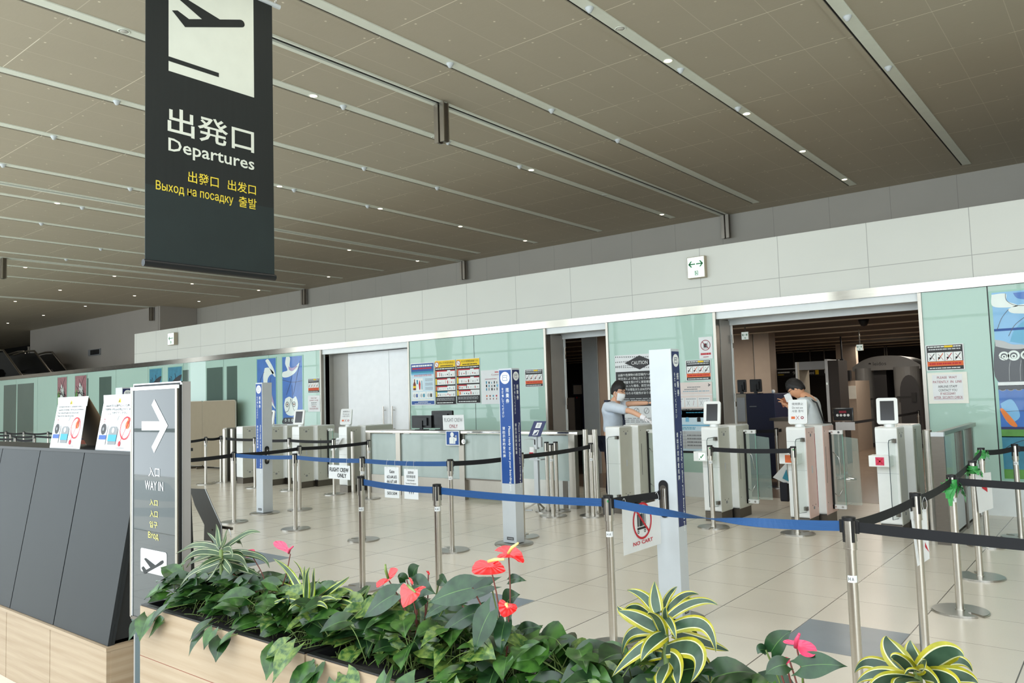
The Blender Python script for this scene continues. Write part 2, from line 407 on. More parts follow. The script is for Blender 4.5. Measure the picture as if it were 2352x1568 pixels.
# ------------------------------------------------------------------ mesh builder
WL = {}
class MB:
    def __init__(s): s.v = []; s.f = []; s.mi = []; s.mats = []; s.sm = []
    def _m(s, m):
        m = MATS[m] if isinstance(m, str) else m
        if m not in s.mats: s.mats.append(m)
        return s.mats.index(m)
    def add(s, vs, fs, m, smooth=False):
        k = len(s.v); i = s._m(m)
        s.v += [Vector(v) for v in vs]
        for f in fs: s.f.append(tuple(a+k for a in f)); s.mi.append(i); s.sm.append(smooth)
        return s
    def box(s, x0, y0, z0, x1, y1, z1, m):
        return s.obox(Vector(((x0+x1)/2, (y0+y1)/2, (z0+z1)/2)), Vector((1, 0, 0)), Vector((0, 1, 0)), Vector((0, 0, 1)), abs(x1-x0)/2, abs(y1-y0)/2, abs(z1-z0)/2, m)
    def obox(s, c, ax, ay, az, hx, hy, hz, m):
        c = Vector(c); vs = []
        for k in (-1, 1):
            for j in (-1, 1):
                for i in (-1, 1): vs.append(c+ax*hx*i+ay*hy*j+az*hz*k)
        return s.add(vs, [(0, 2, 3, 1), (4, 5, 7, 6), (0, 1, 5, 4), (2, 6, 7, 3), (0, 4, 6, 2), (1, 3, 7, 5)], m)
    def bar(s, a, b, wx, wz, m, side=None):
        a = Vector(a); b = Vector(b); d = (b-a); L = d.length; d.normalize()
        sd = Vector(side) if side else (d.cross(Vector((0, 0, 1))) if abs(d.z) < 0.99 else Vector((1, 0, 0)))
        sd = (sd - d*sd.dot(d)).normalized(); u = sd.cross(d)
        return s.obox((a+b)/2, d, sd, u, L/2, wx/2, wz/2, m)
    def rbox(s, x0, y0, z0, x1, y1, z1, r, m, axis='x', n=4):
        """box with the four edges along `axis` rounded"""
        dims = {'x': (y0, z0, y1, z1), 'y': (x0, z0, x1, z1), 'z': (x0, y0, x1, y1)}[axis]
        a0, b0, a1, b1 = dims; pts = []
        for (ca, cb, st) in ((a1-r, b1-r, 0), (a0+r, b1-r, 1), (a0+r, b0+r, 2), (a1-r, b0+r, 3)):
            for i in range(n+1):
                t = (st+i/n)*pi/2; pts.append((ca+r*math.cos(t), cb+r*math.sin(t)))
        lo, hi = {'x': (x0, x1), 'y': (y0, y1), 'z': (z0, z1)}[axis]
        def P(p, h): return {'x': (h, p[0], p[1]), 'y': (p[0], h, p[1]), 'z': (p[0], p[1], h)}[axis]
        N = len(pts); vs = [P(p, lo) for p in pts]+[P(p, hi) for p in pts]
        return s.add(vs, [tuple(range(N))[::-1], tuple(range(N, 2*N))]+[(i, (i+1) % N, N+(i+1) % N, N+i) for i in range(N)], m)
    def cyl(s, a, b, r0, m, r1=None, n=20, smooth=True, caps=True):
        a = Vector(a); b = Vector(b); r1 = r0 if r1 is None else r1; d = (b-a).normalized()
        u = d.orthogonal().normalized(); w_ = d.cross(u); vs = []
        for p, r in ((a, r0), (b, r1)):
            for i in range(n):
                t = 2*pi*i/n; vs.append(p+(u*math.cos(t)+w_*math.sin(t))*r)
        s.add(vs, [(i, (i+1) % n, n+(i+1) % n, n+i) for i in range(n)], m, smooth)
        if caps: s.add(vs, [tuple(range(n))[::-1], tuple(range(n, 2*n))], m)
        return s
    def tube(s, pts, r, m, n=8, smooth=True):
        pts = [Vector(p) for p in pts]; rs = r if isinstance(r, (list, tuple)) else [r]*len(pts); vs = []; u = None
        for i, p in enumerate(pts):
            d = (pts[min(i+1, len(pts)-1)]-pts[max(i-1, 0)]).normalized()
            if u is None: u = d.orthogonal().normalized()
            u = (u-d*u.dot(d)).normalized(); w_ = d.cross(u)
            for k in range(n):
                t = 2*pi*k/n; vs.append(p+(u*math.cos(t)+w_*math.sin(t))*rs[i])
        fs = []
        for i in range(len(pts)-1):
            for k in range(n): fs.append((i*n+k, i*n+(k+1) % n, (i+1)*n+(k+1) % n, (i+1)*n+k))
        fs += [tuple(range(n))[::-1], tuple(range((len(pts)-1)*n, len(pts)*n))]
        return s.add(vs, fs, m, smooth)
    def lathe(s, c, prof, m, n=24, smooth=True):
        c = Vector(c); vs = []
        for r, z in prof:
            for k in range(n): vs.append(c+Vector((r*math.cos(2*pi*k/n), r*math.sin(2*pi*k/n), z)))
        fs = [(i*n+k, i*n+(k+1) % n, (i+1)*n+(k+1) % n, (i+1)*n+k) for i in range(len(prof)-1) for k in range(n)]
        fs += [tuple(range(n))[::-1], tuple(range((len(prof)-1)*n, len(prof)*n))]
        return s.add(vs, fs, m, smooth)
    def prism(s, pts, d, m, cap=None):
        """polygon pts (3-D) pushed by vector d"""
        pts = [Vector(p) for p in pts]; d = Vector(d); N = len(pts)
        s.add(pts+[p+d for p in pts], [(i, (i+1) % N, N+(i+1) % N, N+i) for i in range(N)], m)
        from mathutils.geometry import tessellate_polygon
        tr = tessellate_polygon([pts])
        s.add(pts, [tuple(t) for t in tr], cap or m); s.add([p+d for p in pts], [tuple(t)[::-1] for t in tr], cap or m)
        return s
    def poly(s, pts, m):
        from mathutils.geometry import tessellate_polygon
        pts = [Vector(p) for p in pts]
        return s.add(pts, [tuple(t) for t in tessellate_polygon([pts])], m)
    def ellip(s, c, rx, ry, rz, m, ax=None, nu=14, nv=10):
        c = Vector(c); A = ax or (Vector((1, 0, 0)), Vector((0, 1, 0)), Vector((0, 0, 1))); vs = []
        for j in range(nv+1):
            p = pi*j/nv
            for i in range(nu):
                t = 2*pi*i/nu; vs.append(c+A[0]*rx*math.sin(p)*math.cos(t)+A[1]*ry*math.sin(p)*math.sin(t)+A[2]*rz*math.cos(p))
        fs = [(j*nu+i, j*nu+(i+1) % nu, (j+1)*nu+(i+1) % nu, (j+1)*nu+i) for j in range(nv) for i in range(nu)]
        return s.add(vs, fs, m, True)
    def text(s, st, O, u, v, m, w=None, h=None):
        """text bounding box fitted to w x h (one may be None)"""
        vs, fs, x0, x1, y0, y1 = text_geo(st); O = Vector(O); u = Vector(u); v = Vector(v)
        W_ = max(x1-x0, 1e-6); H_ = max(y1-y0, 1e-6)
        if w is None: w = W_*h/H_
        if h is None: h = H_*w/W_
        return s.add([O+u*((a-x0)/W_*w)+v*((b-y0)/H_*h) for a, b in vs], fs, m)
    def build(s, name, parent=None, kind=None, label=None, bevel=0, origin=None):
        me = bpy.data.meshes.new(name)
        if parent is not None: o0 = WL[parent.name_full]
        elif origin is not None: o0 = Vector(origin)
        else:
            xs = [v.x for v in s.v]; ys = [v.y for v in s.v]; zs = [v.z for v in s.v]
            o0 = Vector(((min(xs)+max(xs))/2, (min(ys)+max(ys))/2, min(zs)))
        me.from_pydata([v-o0 for v in s.v], [], s.f)
        for m in s.mats: me.materials.append(m)
        me.polygons.foreach_set('material_index', s.mi); me.polygons.foreach_set('use_smooth', s.sm)
        me.update()
        o = bpy.data.objects.new(name, me); COL.objects.link(o); WL[o.name_full] = o0
        if parent is not None: o.parent = parent
        else: o.location = o0
        if kind: o['kind'] = kind
        if label: o['label'] = label
        if bevel:
            b = o.modifiers.new('bevel', 'BEVEL'); b.width = bevel; b.segments = 2; b.limit_method = 'ANGLE'
        return o
def thing(name, label, cat, loc, group=None):
    o = bpy.data.objects.new(name, None); COL.objects.link(o); o.location = loc; o.empty_display_size = 0.1
    WL[o.name_full] = Vector(loc); o['label'] = label; o['category'] = cat
    if group: o['group'] = group
    return o
def tag(o, label, cat, group=None):
    o['label'] = label; o['category'] = cat
    if group: o['group'] = group
    return o
def struct(mb, name, parent=None):
    return mb.build(name, parent, kind=None if parent is not None else 'structure')
def kids(o): return [c for c in ALLK.get(o.name_full, [])]
def dup(root, loc, label, group=None):
    c = root.copy(); COL.objects.link(c); c.location = loc; WL[c.name_full] = Vector(loc); c['label'] = label
    if group: c['group'] = group
    for ch in root.children:
        d = ch.copy(); COL.objects.link(d); d.parent = c; WL[d.name_full] = Vector(loc)
        for g in ch.children:
            e = g.copy(); COL.objects.link(e); e.parent = d; WL[e.name_full] = Vector(loc)
    return c

class Canvas:
    """flat graphics printed on a real surface: origin bottom-left, u right, v up, n outward"""
    def __init__(s, mb, O, u, v, n, w=1, h=1): s.mb = mb; s.O = Vector(O); s.u = Vector(u); s.v = Vector(v); s.n = Vector(n); s.w = w; s.h = h
    def P(s, x, y, k=1): return s.O+s.u*(x*s.w)+s.v*(y*s.h)+s.n*(0.0012*k)
    def rect(s, x0, y0, x1, y1, m, k=1): s.mb.add([s.P(x0, y0, k), s.P(x1, y0, k), s.P(x1, y1, k), s.P(x0, y1, k)], [(0, 1, 2, 3)], m); return s
    def poly(s, pts, m, k=1): s.mb.poly([s.P(x, y, k) for x, y in pts], m); return s
    def disc(s, x, y, r, m, k=1, n=24, r2=0):
        pts = []
        for i in range(n):
            t = 2*pi*i/n; pts.append(s.O+s.u*(x*s.w+r*math.cos(t))+s.v*(y*s.h+r*math.sin(t))+s.n*(0.0012*k))
        if not r2: s.mb.add(pts, [tuple(range(n))], m)
        else:
            q = [s.O+s.u*(x*s.w+r2*math.cos(2*pi*i/n))+s.v*(y*s.h+r2*math.sin(2*pi*i/n))+s.n*(0.0012*k) for i in range(n)]
            s.mb.add(pts+q, [(i, (i+1) % n, n+(i+1) % n, n+i) for i in range(n)], m)
        return s
    def text(s, t, x, y, m, w=None, h=None, k=2): s.mb.text(t, s.P(x, y, k), s.u, s.v, m, w*s.w if w else None, h*s.h if h else None); return s
    def line(s, x0, y0, x1, y1, th, m, k=2):
        a = s.P(x0, y0, k); b = s.P(x1, y1, k); d = (b-a).normalized(); p = s.n.cross(d)*th/2
        s.mb.add([a-p, b-p, b+p, a+p], [(0, 1, 2, 3)], m); return s
    def scribble(s, x0, y0, x1, y1, n, m, k=2, seed=1, fill=0.5):
        """n illegible printed lines"""
        r = R_(seed); hh = (y1-y0)/n
        for i in range(n):
            y = y1-(i+1)*hh+hh*0.2; x = x0
            while x < x1-0.01:
                wd = min(r.uniform(0.05, 0.16)*(x1-x0), x1-x); s.rect(x, y, x+wd*0.85, y+hh*fill, m, k); x += wd
        return s

# =================================================================== SETTING
WY = 10.36; CZ = 5.29
b = MB(); b.box(-62, FAC_Y-0.2, -0.1, 14, 34, 0, 'floor_tiles'); fl = struct(b, 'floor')
# wavy floor outside the queueing area (seen mirrored in the sign glass)
b = MB(); b.box(-40, -4.7, 0, 10, -1.2, 0.004, 'outer_floor_waves'); struct(b, 'floor_concourse')
# inlaid blue-grey tiles
m, nt, bs = new('blue_grey_tile'); bs.inputs['Base Color'].default_value = C4((124, 134, 142)); bs.inputs['Roughness'].default_value = 0.25
nt.links.new(mixc(nt, noise(nt, pos(nt)[0], 4, 4), C4((118, 128, 136)), C4((132, 142, 150))), bs.inputs['Base Color'])
b = MB()
for tx, ty in ((-1.181, 4.667), (-3.587, 4.067), (-6.587, 4.067), (-5.987, 3.467)):
    b.box(tx-0.598, ty+0.002, 0, tx-0.002, ty+0.598, 0.0012, 'blue_grey_tile')
struct(b, 'floor_inlay')
b = MB(); b.box(-62, 0.6, CZ, 14, 18, CZ+0.2, 'ceiling_panels'); ceil = struct(b, 'ceiling')
K = 3.77
LE = [-0.5655*K - i*0.4975*K + 0 for i in range(-3, 13)]       # left edges of the light strips
for i, xl in enumerate(LE):
    gi = i-3
    b = MB(); b.box(xl, 0.6, CZ-0.012, xl+0.13, 15.38, CZ+0.001, 'strip_paint')
    b.box(xl-0.022, 0.6, CZ-0.006, xl, 15.38, CZ+0.001, 'gap_black')
    b.box(xl-0.075, 0.6, CZ-0.02, xl-0.022, 15.38, CZ+0.001, 'ceiling_panels')
    b.build('ceiling_strip', ceil)
# paired smoke-curtain grooves every 7.5 m
GX = [-1.795*K + 7.5*1.0, -1.795*K, -14.45, -21.62, -29.1]
for gx in GX:
    b = MB(); b.box(gx-0.10, 0.6, CZ-0.004, gx-0.06, 15.9, CZ+0.001, 'gap_black'); b.box(gx-0.06, 0.6, CZ-0.03, gx+0.0, 15.9, CZ+0.001, 'strip_paint')
    b.box(gx+0.0, 0.6, CZ-0.004, gx+0.06, 15.9, CZ+0.001, 'gap_black'); b.box(gx+0.06, 0.6, CZ-0.02, gx+0.09, 15.9, CZ+0.001, 'strip_paint')
    b.build('curtain_track', ceil)
# upper walls far behind the fascia
b = MB(); b.box(-28.72, 16.05, 2.72, 14, 16.25, CZ, 'upper_wall_panels'); b.box(-28.72, 16.05, 0, -16.3, 16.25, 2.72, 'upper_wall_panels'); b.box(-28.715, 14.56, 2.8, -28.6, 16.04, CZ, 'left_wall_panels')
wb = struct(b, 'wall_back')
b = MB(); b.box(-41, 14.55, 0, -28.72, 14.75, CZ, 'left_wall_panels'); struct(b, 'wall_back_left')
b = MB(); b.box(-62, 17.8, 0, -41, 18, CZ, 'gap_black'); b.box(-41, 14.75, 0, -40.8, 18, CZ, 'gap_black'); b.box(-62, 8.5, 2.9, -61.8, 18, CZ, 'gap_black')  # near-black walls: the recess's lack of light is put into the colour
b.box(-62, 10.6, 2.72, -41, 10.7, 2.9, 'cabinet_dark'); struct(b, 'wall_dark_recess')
b = MB(); b.box(13.8, FAC_Y-0.2, 0, 14, 18, CZ, 'upper_wall_panels'); struct(b, 'wall_right')
b = MB(); b.box(-62.2, FAC_Y-0.2, 0, -62, 18, CZ, 'left_wall_panels'); struct(b, 'wall_left')
# front facade: window frames, glass left as open daylight
b = MB()
b.box(-62, FAC_Y-0.2, 0, -47, FAC_Y, 9, 'inner_dark'); b.box(-44.5, FAC_Y-0.2, 0, -36, FAC_Y, 9, 'inner_dark'); b.box(12, FAC_Y-0.2, 0, 14, FAC_Y, CZ, 'upper_wall_panels'); b.box(-40, FAC_Y-0.2, 8.7, 12, FAC_Y, 9, 'upper_wall_panels'); b.box(-62, 0.6, CZ, 14, 0.75, 9, 'upper_wall_panels')  # the tall walls also enclose the added open roof
struct(b, 'wall_front')
b = MB()
x = -46.6
while x < 12.1:
    b.box(x-0.05, FAC_Y-0.15, 0, x+0.05, FAC_Y, 8.7, 'header_white'); b.box(x-0.05, FAC_Y, 8.8, x+0.05, 0.6, 8.9, 'header_white'); x += 2.6  # upper bars span the roof opening added for more light
for z in (1.0, 3.4, 5.8): b.box(-36, FAC_Y-0.12, z-0.04, 12, FAC_Y-0.02, z+0.04, 'header_white')
b.build('window_1', kind='structure')
# curved tree columns of the concourse (mirrored in the sign glass and the green glass)
for i, cx in enumerate((-6.2, -11.5, -17, -23, -29)):
    b = MB()
    for sgn in (-1, 1):
        pts = []; rs = []
        for k in range(13):
            t = k/12; pts.append((cx+sgn*(0.12+1.7*t**3), -3.4, 0.25+8.4*t)); rs.append(0.15+0.10*t)
        b.tube(pts, rs, 'white_paint', 14)
    b.lathe((cx, -3.4, 0), [(0.42, 0), (0.42, 0.22), (0.30, 0.28)], 'white_paint')
    b.build('column_%d' % (i+1), kind='structure')

# fascia box of the security hall
b = MB(); b.box(-21.78, WY, 2.72, 8, WY+0.25, 3.545, 'fascia_panels'); b.box(-21.78, WY+0.25, 3.4, 8, 16.05, 3.5, 'upper_wall_panels'); struct(b, 'wall_fascia')
b = MB(); b.box(-60, WY-0.02, 2.605, 8, WY+0.25, 2.72, 'steel_beam')
b.build('trim_1', kind='structure')
# green glass wall
def glass_run(n, x0, x1, joints, base=True):
    xs = [x0]+sorted(joints)+[x1]
    b = MB()
    for a, c in zip(xs[:-1], xs[1:]):
        b.box(a+0.006, WY, 0.345, c-0.006, WY+0.02, 2.6, 'green_wall_glass')
        b.box(a-0.006, WY+0.004, 0.345, a+0.006, WY+0.03, 2.6, 'ink_dark')
    b.box(x0, WY+0.03, 0.0, x1, WY+0.12, 2.6, 'header_white')
    for pa, pb in (dark if n == 2 else ()):      # opaque panes with the unlit room's darkness put into their colour
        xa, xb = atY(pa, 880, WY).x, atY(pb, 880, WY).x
        b.box(xa, WY-0.002, 0.36, xb, WY, 2.42, 'painted_unlit_glass')
    b.build('window_%d' % n, kind='structure')
    b = MB(); b.box(x0, WY-0.01, 0.0, x1, WY+0.03, 0.345, 'header_white'); b.build('baseboard_%d' % n, kind='structure')
P_ = 1.13
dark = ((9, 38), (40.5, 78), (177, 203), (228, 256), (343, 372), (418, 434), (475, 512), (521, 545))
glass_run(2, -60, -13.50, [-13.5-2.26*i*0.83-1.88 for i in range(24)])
glass_run(3, -10.80, -7.60, [-9.15])
glass_run(4, -6.37, -4.63, [])
glass_run(5, -1.97, 8, [-1.28, 1.1, 3.5])
# steel posts at the ends of the glass runs
for i, x in enumerate((-13.49, -10.815, -7.585, -6.385, -4.61, -1.985)):
    b = MB(); b.box(x-0.02, WY-0.015, 0, x+0.02, WY+0.05, 2.6, 'steel_sheet'); b.build('trim_%d' % (i+2), kind='structure')
# headers
for i, (x0, x1) in enumerate(((-13.47, -10.83), (-7.565, -6.40), (-4.59, -2.0))):
    b = MB(); b.box(x0, WY+0.02, 2.505, x1, WY+0.2, 2.605, 'header_white'); b.build('trim_%d' % (i+9), kind='structure')
    if i:
        b = MB(); b.box(x0-0.1, WY+0.45, 2.44, x1+0.1, WY+0.5, 2.56, 'header_white'); b.box(x0-0.2, WY+0.2, 2.56, x1+0.2, WY+0.45, 2.6, 'inner_dark'); b.build('trim_%d' % (i+12), kind='structure')
# opening reveals (left faces of the thick wall)
for i, x in enumerate((-7.57, -4.6)):
    b = MB(); b.box(x-0.45, WY+0.13, 0, x-0.002, WY+0.5, 2.6, 'dark_steel'); b.box(x, WY+0.12, 0, x+0.02, WY+0.48, 2.5, 'jamb_grey')
    b.box(x, WY+0.48, 0, x+0.035, WY+0.52, 2.5, 'header_white'); b.box(x, WY+0.0, 0, x+0.012, WY+0.12, 2.5, 'dark_steel')
    j = b.build('trim_%d' % (i+15), kind='structure')
    for z in (2.2, 1.35):
        b = MB(); b.cyl((x+0.03, WY+0.5, z-0.09), (x+0.03, WY+0.5, z+0.09), 0.016, 'dark_steel', n=10); b.cyl((x+0.05, WY+0.47, z-0.02), (x+0.05, WY+0.47, z+0.1), 0.012, 'steel_sheet', n=10); b.build('hinge', j)
b = MB(); b.box(-13.47, WY+0.2, 0, -13.45, WY+0.6, 2.505, 'jamb_grey'); b.box(-13.45, WY+0.3, 0, -12.98, WY+0.34, 2.505, 'jamb_grey'); b.build('trim_17', kind='structure')
b = MB(); b.box(-1.975, WY+0.13, 0, 7, WY+0.5, 2.6, 'inner_wall'); b.build('wall_opening_side', kind='structure')
# closed white double door
b = MB(); b.box(-12.97, WY+0.3, 0, -11.705, WY+0.36, 2.5, 'door_white'); d1 = b.build('door_1', kind='structure')
b = MB(); b.box(-11.695, WY+0.3, 0, -10.82, WY+0.36, 2.5, 'door_white'); d2 = b.build('door_2', kind='structure')
for d, hx in ((d1, -11.83), (d2, -11.57)):
    b = MB(); b.cyl((hx, WY+0.24, 0.85), (hx, WY+0.24, 1.38), 0.017, 'brushed_steel', n=12)
    for z in (0.93, 1.3): b.cyl((hx, WY+0.24, z), (hx, WY+0.3, z), 0.01, 'brushed_steel', n=8)
    b.build('door_handle', d)
# security hall interior
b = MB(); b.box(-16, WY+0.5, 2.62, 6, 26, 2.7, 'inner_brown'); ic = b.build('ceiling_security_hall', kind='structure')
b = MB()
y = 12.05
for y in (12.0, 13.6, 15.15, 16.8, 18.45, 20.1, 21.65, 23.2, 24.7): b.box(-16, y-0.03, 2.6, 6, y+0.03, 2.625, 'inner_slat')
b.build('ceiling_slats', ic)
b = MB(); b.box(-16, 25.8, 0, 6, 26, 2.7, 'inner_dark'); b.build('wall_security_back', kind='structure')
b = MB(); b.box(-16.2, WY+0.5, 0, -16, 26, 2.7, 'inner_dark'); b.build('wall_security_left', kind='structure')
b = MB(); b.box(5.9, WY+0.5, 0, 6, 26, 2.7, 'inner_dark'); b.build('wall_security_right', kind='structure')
# white pier seen in the narrow opening
xa = atY(1338, 850, 12.6).x; xb = atY(1373, 850, 12.6).x; 
b = MB(); b.box(xa, 12.6, 0, xb, 14.2, 2.62, 'header_white'); b.box(xb, 12.62, 0, xb+0.01, 14.2, 2.62, 'inner_wall'); b.build('wall_pier', kind='structure')
# beige inner walls seen through the wide opening
xa = atY(1668, 800, 15.5).x; xb = atY(1729, 800, 15.5).x; xc = atY(1738, 800, 15.5).x; xd = atY(1773, 800, 15.5).x
b = MB(); b.box(xa-0.6, 15.5, 0, xb, 15.7, 2.62, 'inner_wall'); b.box(xb, 15.52, 0, xc, 15.7, 2.62, 'jamb_grey'); b.box(xc, 15.35, 0, xd, 15.7, 2.62, 'inner_wall'); b.build('wall_inner_left', kind='structure')
xa = atY(1922, 850, 22).x; xb = atY(1968, 850, 22).x
b = MB(); b.box(xa, 22, 0, xb, 22.2, 2.62, 'inner_wall'); b.build('wall_inner_right', kind='structure')

# =================================================================== CEILING THINGS
i = 0
def downlight(x, y, label, on=True):
    t = thing('downlight', label, 'light', (x, y, CZ-0.012), 'recessed ceiling spotlights')
    b = MB(); b.lathe((x, y, CZ-0.012), [(0.062, -0.002), (0.055, -0.007), (0.045, -0.004), (0.045, 0.0)], 'strip_paint', 18); b.build('trim_ring', t)
    if on: spot(x, y, CZ-0.03, 36)
    b = MB(); b.lathe((x, y, CZ-0.012), [(0.001, -0.011), (0.03, -0.009), (0.042, -0.005)], 'lamp_glow' if on else 'lamp_off', 16); b.build('lamp', t)
    return t
DL = [((1428, 62), 0, 'unlit ceiling spotlight nearest the top edge on the second strip from the right'), ((1540, 135), 1, 'lit ceiling spotlight highest in the photo, below the unlit one'), ((1718, 258), 1, 'lit ceiling spotlight, second along the second strip from the right'), ((1845, 345), 1, 'lit ceiling spotlight, last but one before the end of its strip above the wide opening'), ((1941, 410), 1, 'lit ceiling spotlight at the end of its strip, above the two-arrow exit sign'),
 ((295, 62), 0, 'unlit ceiling spotlight left of the departures banner'), ((728, 214), 1, 'lit ceiling spotlight right of the banner beside its plane panel'), ((1010, 310), 0, 'unlit ceiling spotlight behind the hanging twin rails'), ((1222, 388), 1, 'lit ceiling spotlight right of the hanging twin rails'), ((1394, 445), 0, 'small unlit ceiling spotlight right of centre'), ((1520, 491), 1, 'lit ceiling spotlight at the end of the strip above the caution poster'),
 ((648, 424), 1, 'lit ceiling spotlight touching the banner, right of its yellow words'), ((875, 477), 1, 'lit ceiling spotlight, second along the strip starting at the yellow words'), ((1059, 518), 1, 'lit ceiling spotlight, third along the strip starting at the yellow words'), ((1203, 552), 1, 'lit ceiling spotlight, end of the strip starting at the yellow words'),
 ((138, 462), 1, 'lit ceiling spotlight left of the banner at the height of its yellow words'), ((805, 572), 1, 'lit ceiling spotlight right of the dark lower banner'), ((958, 598), 1, 'lit ceiling spotlight at the end of its strip near the upper wall'), ((757, 634), 1, 'lit ceiling spotlight closest to the second hanging rail'),
 ((60, 612), 1, 'lit ceiling spotlight beside the short rail at the left edge'), ((266, 632), 1, 'lit ceiling spotlight just below left of the banner'), ((443, 650), 1, 'lit ceiling spotlight under the banner, left one'), ((596, 665), 1, 'lit ceiling spotlight under the banner, at its right corner'), ((138, 665), 1, 'lit ceiling spotlight left of the banner in the seventh row'), ((309, 678), 1, 'lit ceiling spotlight above the grey side wall corner'), ((457, 691), 1, 'lit ceiling spotlight nearest the return of the upper wall'), ((35, 691), 1, 'lit ceiling spotlight low at the left edge'), ((196, 702), 1, 'lit ceiling spotlight low above the grey side wall'), ((100, 723), 1, 'lit ceiling spotlight above the dark recess corner'), ((18, 741), 1, 'lowest lit ceiling spotlight at the left edge')]
for (px, py), on, lb in DL:
    p = flr(px, py, CZ)
    # snap to the centre of the nearest strip
    xs = min(LE, key=lambda q: abs(q+0.065-p.x))+0.065
    if abs(xs-p.x) < 0.5: p.x = xs
    downlight(p.x, p.y, lb, on)
# unseen spots without fixtures, added above and beside the camera to brighten the floor
for sx_, sy_ in ((-3.92, 1.2), (-3.92, 3.5), (-7.68, 1.2), (-0.2, 1.2), (-0.2, 3.5), (-0.2, 5.8), (-0.2, 8.1), (-0.2, 12), (3.5, 3.5), (3.5, 8.1), (-11.4, 1.2), (-11.4, 3.5), (-15.2, 2.0), (-3.92, 5.4)):
    spot(sx_, sy_, CZ-0.03, 36)
SP = [((1360, 15), 'white sprinkler nose on the strip near the top edge'), ((1567, 157), 'white sprinkler nose beside the highest lit spotlight'), ((1698, 246), 'white sprinkler nose just before the second lit spotlight'), ((1949, 36), 'white sprinkler nose on the rightmost strip, upper one'), ((2042, 153), 'white sprinkler nose on the rightmost strip, lower one'), ((1042, 142), 'white sprinkler nose above the hanging twin rails'), ((1274, 249), 'white sprinkler nose in the middle of the ceiling'), ((1424, 319), 'white sprinkler nose lower on the middle strip'), ((798, 239), 'white sprinkler nose right of the banner beside the lit spotlight'), ((1037, 322), 'white sprinkler nose below the hanging twin rails'), ((1199, 379), 'white sprinkler nose beside the spotlight right of the twin rails'), ((845, 382), 'white sprinkler nose right of the banner at its yellow words, left of two'), ((1012, 428), 'white sprinkler nose right of the banner at its yellow words, right of two'), ((280, 225), 'white sprinkler nose left of the banner, high one'), ((135, 306), 'white sprinkler nose left of the banner, third strip'), ((16, 372), 'white sprinkler nose at the left edge'), ((311, 427), 'white sprinkler nose touching the left edge of the banner'), ((199, 471), 'white sprinkler nose beside the lit spotlight left of the banner'), ((684, 432), 'white sprinkler nose beside the spotlight at the yellow words'), ((852, 470), 'white sprinkler nose beside the second spotlight at the yellow words'), ((105, 508), 'white sprinkler nose in the fifth row left of the banner'), ((240, 568), 'white sprinkler nose in the sixth row left of the banner'), ((160, 592), 'white sprinkler nose just above the lowest rows left of the banner')]
b = MB(); b.lathe((0, 0, 0), [(0.045, 0), (0.042, -0.012), (0.03, -0.03), (0.018, -0.05), (0.001, -0.055)], 'white_paint', 14)
spm = b.build('sprinkler', origin=(0, 0, 0)); tag(spm, 'x', 'sprinkler', 'ceiling sprinkler noses')
for k, ((px, py), lb) in enumerate(SP):
    p = flr(px, py, CZ-0.01); xs = min(LE, key=lambda q: abs(q+0.065-p.x))+0.065
    if abs(xs-p.x) < 0.6: p.x = xs
    o = spm if k == 0 else dup(spm, p, lb); o.location = (p.x, p.y, CZ-0.011); o['label'] = lb
# hanging curtain rails
for k, (px, py, gx, gy, lb) in enumerate(((1022, 232, -6.72, 7.1, 'twin grey metal rails hanging from the middle of the ceiling'), (10, 590, -21.6, 7.05, 'twin grey metal rails hanging at the left edge of the photo'),
        (1664, 495, -6.72, 15.92, 'thin grey rail on the upper wall above the two-arrow exit sign'), (1084, 600, -14.38, 15.92, 'thin grey rail on the upper wall above the food posters'), (703, 665, -21.6, 15.92, 'thin grey rail on the upper wall right of the banner corner'), (350, 707, -29.05, 14.45, 'thin grey rail on the side wall left of the small exit sign'))):
    t = thing('curtain_rail', lb, 'rail', (gx, gy, CZ-0.53), 'smoke curtain guide rails')
    for s in (-1, 1):
        b = MB(); w2 = 0.035
        b.box(gx+s*0.05-w2, gy-0.05, CZ-0.53, gx+s*0.05+w2, gy-0.035, CZ-0.02, 'steel_sheet'); b.box(gx+s*0.05-w2, gy+0.035, CZ-0.53, gx+s*0.05+w2, gy+0.05, CZ-0.02, 'steel_sheet')
        b.box(gx+s*0.05-0.012, gy-0.035, CZ-0.53, gx+s*0.05+0.012, gy+0.035, CZ-0.02, 'dark_steel'); b.build('rail', t)
